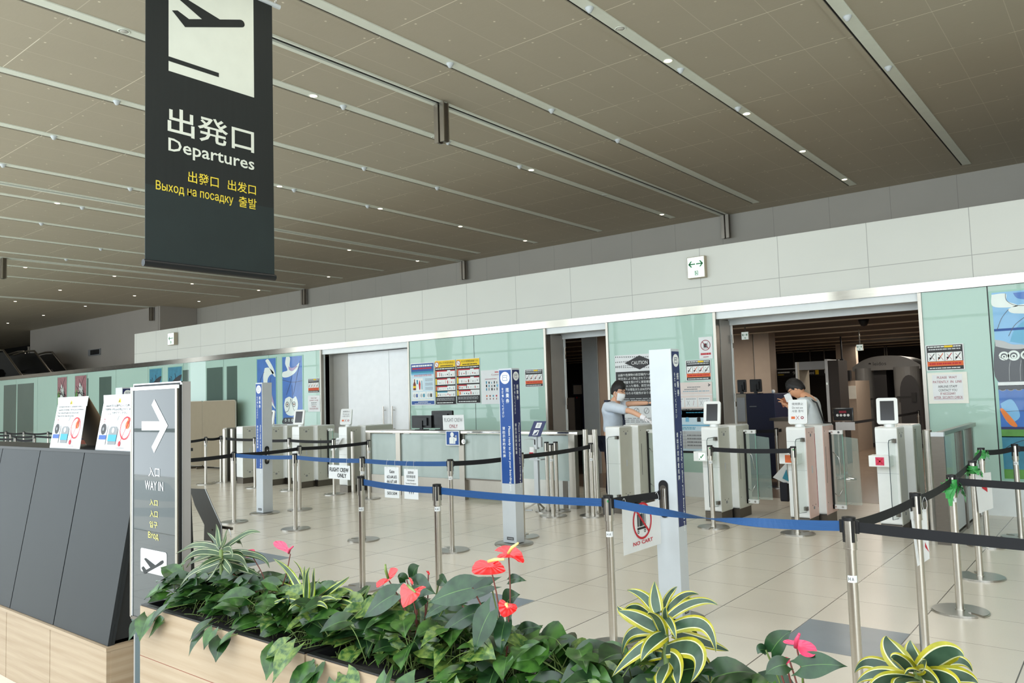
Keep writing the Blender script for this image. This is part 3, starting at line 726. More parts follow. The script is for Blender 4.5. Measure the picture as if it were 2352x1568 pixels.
# exit signs
def exit_sign(c, n, u, w_, h_, d, label, arrows, loc_name='exit_sign', hang=None):
    c = Vector(c); n = Vector(n); u = Vector(u)
    t = thing(loc_name, label, 'sign', c)
    if hang:
        b = MB(); b.box(c.x-0.008, c.y-0.008, c.z+h_/2, c.x+0.008, c.y+0.008, hang, 'dark_steel'); b.build('hanger', t)
    b = MB(); b.obox(c-n*0, u, Vector((0, 0, 1)), n, w_/2, h_/2, d/2, 'exit_box'); b.build('housing', t, bevel=0.004)
    b = MB(); O = c+n*(d/2)-u*(w_/2*0.94)-Vector((0, 0, h_/2*0.94))
    b.add([O+n*0.001, O+n*0.001+u*w_*0.94, O+n*0.001+u*w_*0.94+Vector((0, 0, h_*0.94)), O+n*0.001+Vector((0, 0, h_*0.94))], [(0, 1, 2, 3)], 'exit_face')
    cv = Canvas(b, O+n*0.001, u, (0, 0, 1), n, w_*0.94, h_*0.94)
    def arrow(x0, x1, y):
        s = 1 if x1 > x0 else -1; L = abs(x1-x0); a = 0.13
        cv.poly([(x0, y-0.028), (x1-s*0.05, y-0.028), (x1-s*0.05, y+0.028), (x0, y+0.028)], 'exit_green', 2)
        for q in (-1, 1): cv.poly([(x1, y), (x1-s*0.15, y+q*0.15), (x1-s*0.24, y+q*0.15), (x1-s*0.10, y)], 'exit_green', 2)
    for a in arrows: arrow(*a)
    # little running figure in a doorway
    cv.rect(0.42, 0.10, 0.62, 0.32, 'exit_green', 2); cv.rect(0.45, 0.12, 0.59, 0.30, 'exit_face', 3); cv.disc(0.5, 0.265, 0.016*w_*2, 'exit_green', 4, 10)
    cv.poly([(0.47, 0.14), (0.50, 0.14), (0.54, 0.22), (0.51, 0.25), (0.48, 0.2)], 'exit_green', 4); cv.poly([(0.52, 0.19), (0.57, 0.14), (0.58, 0.16), (0.54, 0.21)], 'exit_green', 4)
    b.build('sign_face', t)
exit_sign((-4.816, WY-0.04, 3.265), (0, -1, 0), (1, 0, 0), 0.27, 0.31, 0.08, 'square green and white exit sign with two arrows on the pale fascia', [(0.47, 0.05, 0.66), (0.53, 0.95, 0.66)])
exit_sign((-19.57, WY-0.06, 3.255), (0, -1, 0), (1, 0, 0), 0.33, 0.32, 0.1, 'small green left-arrow exit sign at the left end of the fascia', [(0.9, 0.15, 0.55)])
# black vent on the side wall
t = thing('wall_vent', 'small black twin louvre vent on the grey side wall far left', 'vent', (-34.03, 14.5, 3.75)); b = MB(); b.box(-34.6, 14.5, 3.72, -33.5, 14.55, 3.98, 'ink_grey'); b.build('vent_frame', t)
b = MB(); b.box(-34.35, 14.48, 3.75, -34.0, 14.5, 3.95, 'gap_black'); b.box(-33.95, 14.48, 3.75, -33.55, 14.5, 3.95, 'gap_black'); b.build('louvre', t)

# =================================================================== BANNER
BX = -5.0
tl = atX(333, 0, BX); br_ = atX(630, 636, BX); trc = atX(622, 8, BX)
y0, y1 = atX(333, 610, BX).y, atX(630, 642, BX).y; zb = 2.44; zt = 4.575
t = thing('departures_banner', 'long black hanging banner with white plane panel and departures lettering', 'banner', (BX, (y0+y1)/2, zb))
b = MB(); N = 18
def bw(k, z): return 0.006*math.sin(k*0.9+z*1.3)+0.004*math.sin(z*5+k)
for (za, zc, mm) in ((zb+0.03, 2.98, 'banner_cloth_low'), (2.98, zt, 'banner_cloth')):
    b.box(BX-0.003, y0, za, BX+0.003, y1, zc, mm)
cl = b.build('cloth', t)
def bp(px, py, k=1): return atX(px, py, BX+0.003+0.0012*k)
b = MB()
zi = 4.50
def zat(px, py): return bp(px, py)
p1_ = bp(387.2, 162.2); p2_ = bp(583.6, 224.9)
side = p2_.y-p1_.y
b.poly([p1_, Vector((p1_.x, p1_.y, p1_.z+side*1.42)), Vector((p1_.x, p2_.y, p1_.z+side*1.42)), Vector((p1_.x, p2_.y, p1_.z))], 'banner_white')
c6 = lambda x, y: bp(300+x/6.533, y/6.533, 2)
b.poly([c6(*q) for q in ((570, 843), (1325, 1095), (1325, 1158), (570, 912))], 'banner_cloth')
nose = [(1645, 295), (1672, 303), (1697, 325), (1710, 355), (1712, 380), (1700, 402), (1680, 410)]
b.poly([c6(*q) for q in [(620, 155), (705, 157), (878, 287), (1070, 287), (400, -297), (520, -215), (1340, 292)]+nose+[(818, 407)]], 'banner_cloth')
b.build('plane_panel', t, label='white panel with black departing plane'); b = MB(); BOLD[0] = 0.012
def btext(s, x0, x1, yt, yb, m, asc=1.0, desc=0.0):
    """photo px of left cap-top (x0,yt), left baseline (x0,yb), right x1"""
    a = bp(x0, yt, 2); c = bp(x0, yb, 2); Yr = bp(x1, yb+(x1-x0)*0.24, 2).y
    h = a.z-c.z; b.text(s, Vector((c.x, c.y, c.z-h*desc)), (0, 1, 0), (0, 0, 1), m, Yr-c.y, h*(1+desc))
s3 = 3.565; q3 = lambda x: 320+x/s3; r3 = lambda y: 220+y/s3
btext('出発口', q3(232), q3(940), r3(82), r3(300), 'banner_white')
btext('Departures', q3(238), q3(942), r3(340), r3(450), 'banner_white', desc=0.27)
b.build('title_lettering', t, label='white lettering'); b = MB(); BOLD[0] = 0.006
btext('出發口', q3(400), q3(650), r3(612), r3(705), 'banner_yellow')
btext('出发口', q3(725), q3(955), r3(682), r3(768), 'banner_yellow')
btext('Выход на посадку', q3(135), q3(770), r3(688), r3(762), 'banner_yellow', desc=0.3)
btext('출발', q3(815), q3(960), r3(818), r3(905), 'banner_yellow')
b.build('subtitle_lettering', t, label='yellow lettering'); BOLD[0] = 0.0
b = MB(); b.cyl((BX, y0-0.012, zb+0.015), (BX, y1+0.005, zb+0.015), 0.024, 'cabinet_dark', n=16); b.build('bottom_bar', t)
b = MB(); b.cyl((BX, y0-0.05, zt), (BX, y1+0.07, zt), 0.018, 'white_paint', n=14); b.build('top_rod', t)
for yy in (y0+0.02, y1+0.035):
    b = MB()
    for k in range(22):
        z0 = zt+0.02+k*0.031; pts = []
        for a in range(9):
            an = 2*pi*a/8; dx = 0.007*math.cos(an); pts.append((BX+(dx if k % 2 else 0), yy+(0 if k % 2 else dx), z0+0.018+0.019*math.sin(an)))
        b.tube(pts, 0.0028, 'chrome', 5)
    b.build('chain', t)

# =================================================================== BELT BARRIERS
def make_post():
    t = thing('barrier_post', 'x', 'barrier post', (0, 0, 0), 'stainless belt barrier posts')
    b = MB(); R0 = 0.172; n = 48; pts = []
    # disc with a notch cut in from the rim
    for k in range(n+1):
        a = 0.13+(2*pi-0.26)*k/n; pts.append((R0*math.cos(a), R0*math.sin(a), 0.0))
    pts += [(0.10, -0.02, 0), (0.075, -0.014, 0), (0.068, 0, 0), (0.075, 0.014, 0), (0.10, 0.02, 0)]
    b.prism(pts, (0, 0, 0.009), 'base_steel')
    b.prism([(p[0]*0.97, p[1]*0.97, 0.009) for p in pts], (0, 0, 0.004), 'base_steel')
    base = b.build('base', t)
    b = MB(); b.cyl((0, 0, 0.012), (0, 0, 0.79), 0.0245, 'brushed_steel', n=24); b.cyl((0, 0, 0.012), (0, 0, 0.02), 0.03, 'brushed_steel', n=24); b.build('pole', t)
    b = MB(); b.cyl((0, 0, 0.755), (0, 0, 0.885), 0.0295, 'brushed_steel', n=24); b.cyl((0, 0, 0.75), (0, 0, 0.757), 0.031, 'brushed_steel', n=24)
    hd = b.build('head', t)
    b = MB(); b.cyl((0, 0, 0.884), (0, 0, 0.90), 0.031, 'black_plastic', n=24); b.lathe((0, 0, 0.895), [(0.031, 0), (0.026, 0.006), (0.012, 0.005)], 'black_plastic'); 
    for a in (45, 135, 225, 315):
        c_, s_ = math.cos(math.radians(a)), math.sin(math.radians(a)); b.obox((0.029*c_, 0.029*s_, 0.835), Vector((c_, s_, 0)), Vector((-s_, c_, 0)), Vector((0, 0, 1)), 0.003, 0.007, 0.05, 'black_plastic')
    b.build('cap', t)
    return t
post0 = make_post(); PKIDS = list(post0.children)
POSTS = {}
used0 = False
def post(key, x, y, label, notch=0, sticker=None, dot=False):
    global used0
    if not used0: t = post0; used0 = True; t.location = (x, y, 0); WL[t.name_full] = Vector((x, y, 0)); t['label'] = label
    else:
        t = post0.copy(); COL.objects.link(t); t.location = (x, y, 0); t['label'] = label; WL[t.name_full] = Vector((x, y, 0))
        for ch in PKIDS: d = ch.copy(); COL.objects.link(d); d.parent = t
    for ch in t.children:
        WL[ch.name_full] = Vector((x, y, 0))
        if ch.name.startswith('base'): ch.rotation_euler = (0, 0, math.radians(notch))
    POSTS[key] = (t, Vector((x, y, 0)))
    an = math.atan2(-y, -x)
    if sticker:
        b = MB(); vs = []; fs = []; z0, z1 = sticker, sticker+0.032
        for k in range(9):
            a = an-0.9+1.9*k/8; r = 0.0252; vs += [(x+r*math.cos(a), y+r*math.sin(a), z0), (x+r*math.cos(a), y+r*math.sin(a), z1)]
        for k in range(8): fs.append((2*k, 2*k+2, 2*k+3, 2*k+1))
        b.add(vs, fs, 'paper')
        for ch_, off in (('H', -0.45), ('A', 0.12)):
            a = an+off; uu = Vector((-math.sin(a), math.cos(a), 0)); rr = Vector((math.cos(a), math.sin(a), 0))
            b.text(ch_, Vector((x, y, z0+0.008))+rr*0.0262-uu*0.005, uu, (0, 0, 1), 'ink_black', 0.01, 0.016)
        b.build('sticker', t, label='white sticker with black letters')
    if dot:
        b = MB(); rr = Vector((math.cos(an), math.sin(an), 0)); uu = Vector((-math.sin(an), math.cos(an), 0))
        c = Vector((x, y, 0.868))+rr*0.0305; b.cyl(c-rr*0.001, c+rr*0.0008, 0.008, 'green_dot', n=16); b.build('green_dot', t, label='round green sticker')
    return t
# photo pixel of base centre -> floor position
PP = [('n', 1410, 1487, 'belt barrier post in front of the NO CART sign with blue belt both sides', 20, 0.655, 1),
 ('j', 833, 1351, 'belt barrier post in the front row left, where the lower blue belt starts', 190, 0.62, 0),
 ('l', 1010, 1405, 'belt barrier post rising behind the red anthurium leaves, blue belt passing', 160, 0.71, 1),
 ('m', 1039, 1264, 'belt barrier post where the upper blue belt ends and a black belt begins', 170, 0.70, 0),
 ('k', 835, 1240, 'belt barrier post with green dot just behind the leftmost front-row post', 200, 0.71, 1),
 ('i', 679, 1215, 'belt barrier post between the grey-sided pillar and the FLIGHT CREW ONLY notice', 120, None, 0),
 ('c', 538, 1199, 'belt barrier post right of the way-in sign, blue belt leaving rightwards', 60, None, 0),
 ('h', 689, 1170.5, 'belt barrier post just behind the one left of the FLIGHT CREW notice', 190, None, 0),
 ('g', 849, 1145, 'belt barrier post with white sticker near the left end of the glass counter', 30, 0.70, 0),
 ('o', 1202, 1233, 'belt barrier post hidden behind the middle boarding pass pillar', 100, 0.69, 0),
 ('p', 1363, 1184.8, 'belt barrier post at the right end of the counter beside the round bollards', 90, 0.68, 0),
 ('q1', 1271, 1185, 'front post of the cluster of three unused barrier posts by the counter', 80, 0.68, 0),
 ('q2', 1260, 1174, 'left rear post of the cluster of three unused barrier posts', 80, None, 0),
 ('q3', 1281, 1174, 'right rear post of the cluster of three unused barrier posts', 80, None, 0),
 ('f', 768, 1135, 'belt barrier post behind the FLIGHT CREW ONLY notice in the rear row', 200, None, 0),
 ('e', 665.5, 1125.8, 'rear row barrier post right of the grey-sided pillar', 200, 0.72, 0),
 ('d', 585.8, 1119.5, 'rear row barrier post half hidden by the grey-sided pillar', 200, None, 0),
 ('b', 507.7, 1106.7, 'rear row barrier post in front of the steel bollards by the beige screens', 200, None, 0),
 ('a', 472.6, 1111.5, 'leftmost rear row barrier post in front of the beige screens', 200, 0.72, 0),
 ('q', 1639, 1210.6, 'belt barrier post with green dot beside the gate with a green check display', -75, 0.70, 1),
 ('r', 1832.5, 1225.5, 'belt barrier post in front of the do-not-use gate', 60, None, 1),
 ('t', 2126, 1505, 'belt barrier post with a limp white paper sign, behind the large right post', 180, None, 0),
 ('u', 2206, 1404, 'belt barrier post wrapped in the largest green film knot', -38, 0.72, 0),
 ('v', 2252, 1325.6, 'belt barrier post with white and red paper, between the two film-wrapped ones', 120, None, 0),
 ('w', 2269, 1253, 'farther belt barrier post with a green film knot at its head', 120, None, 0),
 ('x', 2346, 1235, 'rightmost belt barrier post near the photo edge, black belts at its head', 150, 0.70, 0)]
for key, px, py, lb, no, st, dt in PP:
    p = flr(px, py); post(key, p.x, p.y, lb, no, st, dt)
p = flr(1949, 1186.6, .9); post('s', p.x, p.y, 'large nearest belt barrier post at right where blue and black belts meet', 60, 0.60, 0)
for k, (px, py, lb) in enumerate(((70, 665, 'far barrier post, leftmost in the back row behind the dark cabinet'), (280, 668, 'far barrier post, second in the back row behind the dark cabinet'), (565, 670, 'far barrier post just left of the first folded paper sign'), (125, 697, 'far barrier post, leftmost of the middle row behind the cabinet'), (400, 705, 'far barrier post in the middle row left of the folded sign'), (180, 738, 'far barrier post, leftmost of the third row behind the cabinet'), (405, 740, 'far barrier post in the third row left of the folded sign'), (230, 800, 'barrier post whose head just clears the left of the dark cabinet'), (480, 810, 'barrier post whose head just clears the cabinet left of the folded sign'), (1130, 695, 'far barrier post seen between the two folded paper signs'))):
    p = flr(px/5.113, 860+py/5.113, .9); post('z%d' % k, p.x, p.y, lb, 40*k)

def belt(owner, a, c, col, z=0.855, sag=0.012, twist=0.0, wd=0.048, n=24, za=None, zc=None, name='belt', off=0.032):
    """flat webbing from head a to head c; a child of the post whose cassette it comes from"""
    pa = POSTS[a][1] if isinstance(a, str) else Vector(a); pc = POSTS[c][1] if isinstance(c, str) else Vector(c)
    pa = Vector((pa.x, pa.y, 0)); pc = Vector((pc.x, pc.y, 0))
    d = (pc-pa).normalized(); A = pa+d*off; Cc = pc-d*off; A.z = za or z; Cc.z = zc or z
    sd = d.cross(Vector((0, 0, 1))); b = MB(); vs = []; fs = []
    for k in range(n+1):
        t = k/n; p = A.lerp(Cc, t); p.z -= sag*4*t*(1-t); an = twist*max(0, min(1, (t-0.12)/0.76)); an = twist*(3*(an/twist)**2-2*(an/twist)**3) if twist else 0
        u = Vector((0, 0, 1))*math.cos(an)+sd*math.sin(an); nn = sd*math.cos(an)-Vector((0, 0, 1))*math.sin(an)
        h = wd/2
        for (q, e) in ((-1, -1), (1, -1), (1, 1), (-1, 1)): vs.append(p+u*h*q+nn*0.0009*e)
    for k in range(n):
        for j in range(4): fs.append((4*k+j, 4*k+(j+1) % 4, 4*k+4+(j+1) % 4, 4*k+4+j))
    fs += [(3, 2, 1, 0), (4*n, 4*n+1, 4*n+2, 4*n+3)]
    b.add(vs, fs, col)
    if col == 'blue_belt' and not twist:     # woven ridges of the webbing
        for q in (-0.6, -0.2, 0.2, 0.6):
            for e in (-1, 1):
                rb = []; 
                for k in range(n+1):
                    t = k/n; p = A.lerp(Cc, t); p.z -= sag*4*t*(1-t); rb.append(p+Vector((0, 0, 1))*wd/2*q+sd*0.0012*e)
                b.tube(rb, 0.0007, 'sign_blue', 4)
    ow = POSTS[owner][0]
    b.build(name, ow, label='blue belt' if col == 'blue_belt' else 'black belt')
    # cassette ends
    for pp, dd, nm in ((A, d, 'belt_clip'), (Cc, -d, 'belt_clip')):
        b = MB(); b.obox(pp+dd*0.004, dd, sd, Vector((0, 0, 1)), 0.008, 0.006, wd/2+0.006, 'black_plastic'); b.build(nm, ow)
BE = [('j', 'j', 'l', 'blue_belt'), ('l', 'l', 'n', 'blue_belt'), ('c', 'c', 'i', 'blue_belt'), ('i', 'i', 'k', 'blue_belt'), ('k', 'k', 'm', 'blue_belt'),
      ('m', 'm', 'o', 'black_belt'), ('o', 'o', 'p', 'black_belt'), ('c', 'c', 'h', 'black_belt'), ('h', 'h', 'g', 'black_belt'), ('a', 'a', 'b', 'black_belt'), ('b', 'b', 'd', 'black_belt'), ('d', 'd', 'e', 'black_belt'), ('e', 'e', 'f', 'black_belt'),
      ('q', 'q', 'r', 'black_belt'), ('s', 's', 't', 'black_belt'), ('t', 't', 'u', 'black_belt'), ('u', 'u', 'w', 'black_belt'), ('w', 'w', 'x', 'black_belt')]
for o_, a_, c_, m_ in BE: belt(o_, a_, c_, m_)
belt('n', 'n', 's', 'blue_belt', twist=pi, sag=0.03, n=48)
belt('c', 'c', tuple(flr(380, 1060, 0.855)), 'black_belt', n=6)
belt('a', 'a', tuple(flr(400, 1017, 0.855)), 'black_belt', n=6)
belt('s', 's', (1.0, 3.85, 0), 'black_belt', sag=0.02)
belt('u', 'u', (1.2, 5.95, 0), 'black_belt', sag=0.02)
belt('x', 'x', (1.2, 8.9, 0), 'black_belt', sag=0.01)
for a_, c_ in (('z0', 'z1'), ('z1', 'z2'), ('z3', 'z4'), ('z5', 'z6'), ('z7', 'z8')): belt(a_, a_, c_, 'black_belt', sag=0.03)
belt('z2', 'z2', 'z9', 'black_belt', sag=0.03)
belt('z4', 'z4', (-14.6, 7.8, 0), 'black_belt', sag=0.03)
for k_, y_ in (('z0', 8.87), ('z3', 7.86), ('z5', 6.9)): p = POSTS[k_][1]; belt(k_, k_, (p.x-4, y_, 0), 'black_belt', n=10)

# green film knots
def film(c, r, seed, label, tail=0.0):
    rr = R_(seed); b = MB(); c = Vector(c)
    for k in range(11):
        a = rr.uniform(0, 2*pi); ln = rr.uniform(0.5, 1.0)*r; dz = rr.uniform(-1.1, 0.35)*r-tail*rr.random()
        d = Vector((math.cos(a), math.sin(a), 0)); s = Vector((-math.sin(a), math.cos(a), 0)); vs = []; n = 6
        for i in range(n+1):
            t = i/n; w_ = (0.18+0.55*math.sin(pi*min(t*1.1, 1)))*r*0.55
            p = c+d*(0.035+ln*0.5*t)+Vector((0, 0, dz*t*t+0.12*r*math.sin(t*5+k)))
            vs += [p-s*w_+d*0.006*rr.uniform(-1, 1), p+d*0.012*rr.uniform(-1, 1), p+s*w_+d*0.006*rr.uniform(-1, 1)]
        b.add(vs, [(3*i, 3*i+1, 3*i+4, 3*i+3) for i in range(n)]+[(3*i+1, 3*i+2, 3*i+5, 3*i+4) for i in range(n)], 'green_film', True)
    b.lathe(c-Vector((0, 0, 0.03)), [(0.034, 0), (0.037, 0.02), (0.035, 0.04), (0.036, 0.06)], 'green_film', 12)
    o = b.build('plastic_film'); tag(o, label, 'plastic film', 'green film knots on the right-hand posts')
pu = POSTS['u'][1]; film(pu+Vector((0, 0, 0.84)), 0.10, 3, 'large crumpled green film tied round the barrier post head nearest the right', 0.05)
pv = POSTS['v'][1]; film(pv+Vector((0, 0, 0.83)), 0.07, 5, 'small strip of green film on the middle of the three right posts')
pw = POSTS['w'][1]; film(pw+Vector((0, 0, 0.85)), 0.075, 8, 'green film knot on the farthest film-wrapped post head')

# =================================================================== BOARDING PASS PILLARS
def pillar(x0, y0, wx, wy, label, sides, slot, zslot=0.62):
    """front-left corner x0,y0; faces -Y (front) and +X (side)"""
    t = thing('sign_pillar', label, 'sign pillar', (x0+wx/2, y0+wy/2, 0), 'white boarding pass pillars')
    Hh = 1.80
    b = MB(); b.box(x0, y0, 0.02, x0+wx, y0+wy, Hh, 'white_paint'); b.build('column', t, bevel=0.003)
    b = MB(); b.lathe((x0+wx/2, y0+wy/2, 0), [(0.20, 0), (0.20, 0.008), (0.195, 0.014), (0.05, 0.016)], 'base_steel', 40); b.build('base_plate', t)
    faces = {'front': ((x0, y0-0.001, 0), (1, 0, 0), (0, -1, 0), wx), 'side': ((x0+wx+0.001, y0, 0), (0, 1, 0), (1, 0, 0), wy)}
    for sd in sides:
        O, u, n, W_ = faces[sd]; O = Vector(O); b = MB(); cv = Canvas(b, O+Vector((0, 0, 0.62)), u, (0, 0, 1), n, W_, Hh-0.62)
        cv.rect(0.06, 0.0, 0.94, 0.985, 'sign_blue' if sd == 'front' else 'sign_navy', 1)
        r = W_*0.36; zc = 1-r/(Hh-0.62)-0.03; cv.disc(0.5, zc, r, 'ink_white', 2)
        hh = r*0.42/(Hh-0.62); ww = 0.5*0.62*r/W_*1.5
        blue = 'sign_blue' if sd == 'front' else 'sign_navy'
        for (xa, ya, xb_, yb) in ((0.5-ww, zc-hh, 0.5+ww, zc-hh), (0.5-ww, zc+hh, 0.5+ww, zc+hh), (0.5-ww, zc-hh, 0.5-ww, zc+hh), (0.5+ww, zc-hh, 0.5+ww*0.8, zc), (0.5+ww*0.8, zc, 0.5+ww, zc+hh), (0.5-ww*0.1, zc+hh*0.2, 0.5+ww*0.5, zc+hh*0.2)): cv.line(xa, ya, xb_, yb, 0.004, blue, 3)
        cv.disc(0.5-ww*0.45, zc+hh*0.2, 0.005, blue, 3, 8)
        HT = Hh-0.62
        def vert(s, xc, ztop, size, wsz=None, gap=1.12):
            z = ztop
            for ch in s:
                cw = (wsz or size); b.text(ch, cv.P(xc, z/HT, 2)-Vector(u)*cw/2-Vector((0, 0, size)), u, (0, 0, 1), 'ink_white', cw*0.92, size*0.9); z -= size*gap
            return z
        top = (zc*HT)-r-0.035; q = W_/0.17; BOLD[0] = 0.012
        vert('搭乗券', 0.66, top, 0.05*1.0, 0.046*q); vert('を準備してください', 0.30, top, 0.031, 0.026*q)
        vert('请出示您的登机牌', 0.30, top-0.40, 0.036, 0.036*q)
        # English line, turned a quarter clockwise
        b.text('Please ready to show your boarding pass', cv.P(0.60, (top-0.40)/HT, 2), (0, 0, -1), u, 'ink_white', 0.66, 0.034*q)
        BOLD[0] = 0.0; b.build('sign_panel', t, label='blue panel with white ticket symbol and lettering')
    if slot:
        O, u, n, W_ = faces[slot]; O = Vector(O); u = Vector(u); n = Vector(n); b = MB(); c = O+u*W_*0.42+Vector((0, 0, zslot)); pts = []
        rr = 0.034
        for k in range(13): a = pi*k/12; pts.append(c+u*rr*math.cos(a)+Vector((0, 0, 0.09+rr*math.sin(a))))
        for k in range(13): a = pi+pi*k/12; pts.append(c+u*rr*math.cos(a)+Vector((0, 0, -0.09+rr*math.sin(a))))
        b.prism([p+n*0.0005 for p in pts], n*0.006, 'black_plastic')
        sc = [c+(p-c)*0.74+n*0.0068 for p in pts]; b.prism(sc, n*0.002, 'dark_steel')
        b.cyl(c+u*0.008+n*0.012+Vector((0, 0, -0.07)), c+u*0.008+n*0.012+Vector((0, 0, 0.07)), 0.011, 'chrome', n=12)
        b.build('belt_slot', t, label='black oval belt holder')
    b = MB(); O, u, n, W_ = faces['front' if slot != 'front' else 'side']; cv = Canvas(b, Vector(O)+Vector((0, 0, 0.05)), u, (0, 0, 1), n, W_, 0.03)
    cv.rect(0.3, 0, 0.8, 1, 'ink_dark', 1); cv.scribble(0.36, 0.2, 0.76, 0.8, 2, 'ink_lgrey', 2, 4); b.build('maker_plate', t)
    return t
pillar(-9.6, 6.25, 0.16, 0.155, 'leftmost white pillar, narrow blue boarding pass face and wide grey side', ('front',), 'side', 0.80)
pillar(-5.19, 6.25, 0.175, 0.13, 'middle white pillar with wide blue face reading boarding pass text', ('front', 'side'), None)
pillar(-2.59, 4.73, 0.165, 0.12, 'nearest tall white pillar with plain front, black slot and navy lettered edge', ('side',), 'front', 0.80)
pillar(-11.5, 5.2, 0.20, 0.16, 'far white pillar whose top shows above the second folded paper sign', ('side',), None)
belt('n', 'n', (-2.53, 4.72, 0), 'black_belt', off=0.03, sag=0.0, zc=0.83)

# =================================================================== HANGING PAPER SIGNS
def hang_sign(name, label, corners, draw, strings=None, m='paper', cat='sign'):
    """corners: bottom-left, bottom-right, top-right, top-left in the world"""
    bl, brr, tr, tl = [Vector(c) for c in corners]; u = (brr-bl); v = (tl-bl); W_ = u.length; H_ = v.length; u.normalize(); v.normalize(); n = u.cross(v).normalized()
    if n.dot(Vector((0, 0, CAM_H))-bl) < 0: n = -n
    t = thing(name, label, cat, (bl+brr)/2)
    b = MB(); b.prism([bl, brr, tr, tl], -n*0.0012, m)
    cv = Canvas(b, bl, u, v, n, W_, H_); draw(cv)
    b.build('sheet', t)
    if strings:
        for a, c in strings:
            b = MB(); a = Vector(a); c = Vector(c); pts = [a+(c-a)*k/8+n*0.012*math.sin(pi*k/8) for k in range(9)]; b.tube(pts, 0.0013, 'paper', 5)
            b.tube([a-n*0.004+(c-a)*k/8-n*0.012*math.sin(pi*k/8) for k in range(9)], 0.0013, 'paper', 5); b.build('string_loop', t)
    return t
def on_belt(a, c, t, z): return POSTS[a][1].lerp(POSTS[c][1], t)*1.0+Vector((0, 0, z))
def bsign(a, c, x0, x1, px_y0, px_y1, name, label, draw):
    """sheet hanging from belt a-c between photo columns x0..x1"""
    pa, pc = POSTS[a][1], POSTS[c][1]
    n = (pc-pa).cross(Vector((0, 0, 1))).normalized()
    def hit(px, py):
        d = ray(px, py); o = Vector((0, 0, CAM_H)); t = (pa+n*(-0.012 if n.dot(o-pa) < 0 else 0.012)-o).dot(n)/d.dot(n); return o+d*t
    A = hit(x0, px_y1); B = hit(x1, px_y1); z0 = (A.z+B.z)/2; z1 = (hit(x0, px_y0).z+hit(x1, px_y0).z)/2
    A.z = B.z = z0; T1 = Vector((B.x, B.y, z1)); T0 = Vector((A.x, A.y, z1))
    u = (B-A).normalized()
    st = [(T0+u*0.04-Vector((0, 0, 0.015)), T0+u*0.05+Vector((0, 0, 0.885-z1))), (T1-u*0.04-Vector((0, 0, 0.015)), T1-u*0.05+Vector((0, 0, 0.885-z1)))]
    return hang_sign(name, label, (A, B, T1, T0), draw, st)
def d_crew(cv):
    BOLD[0] = 0.02; cv.text('FLIGHT CREW', 0.06, 0.52, 'ink_black', 0.88, 0.30); cv.text('ONLY', 0.42, 0.12, 'ink_black', 0.42, 0.30); BOLD[0] = 0.0
bsign('i', 'k', 755, 804, 1068, 1100, 'paper_sign', 'small white FLIGHT CREW ONLY paper hanging from the blue belt', d_crew)
def d_gate(cv):
    BOLD[0] = 0.01
    for s, y, h in (('Gate', 0.80, 0.11), ('63.64.65', 0.63, 0.10), ('66.67.68', 0.48, 0.10), ('69.70.71', 0.33, 0.10), ('503.504', 0.10, 0.10)): cv.text(s, 0.18 if s != 'Gate' else 0.35, y, 'ink_dark', 0.68 if s != 'Gate' else 0.36, h)
bsign('k', 'm', 884, 917, 1072, 1143, 'paper_sign', 'white paper hanging on blue belt listing gate numbers', d_gate)
def d_intl(cv):
    BOLD[0] = 0.0
    cv.text('国際線', 0.3, 0.84, 'ink_dark', 0.4, 0.09); cv.text('保安検査場', 0.18, 0.70, 'ink_dark', 0.64, 0.10)
    cv.text('International', 0.25, 0.60, 'ink_dark', 0.5, 0.06); cv.text('Security Checkpoint', 0.12, 0.48, 'ink_dark', 0.76, 0.07); cv.scribble(0.14, 0.32, 0.86, 0.44, 2, 'ink_dark', seed=3)
    for q in (0.38, 0.52, 0.66): cv.poly([(q-0.03, 0.24), (q+0.03, 0.24), (q, 0.15)], 'ink_dark', 2)
bsign('k', 'm', 929, 961, 1077, 1146, 'paper_sign', 'white paper hanging on blue belt about the international checkpoint', d_intl)
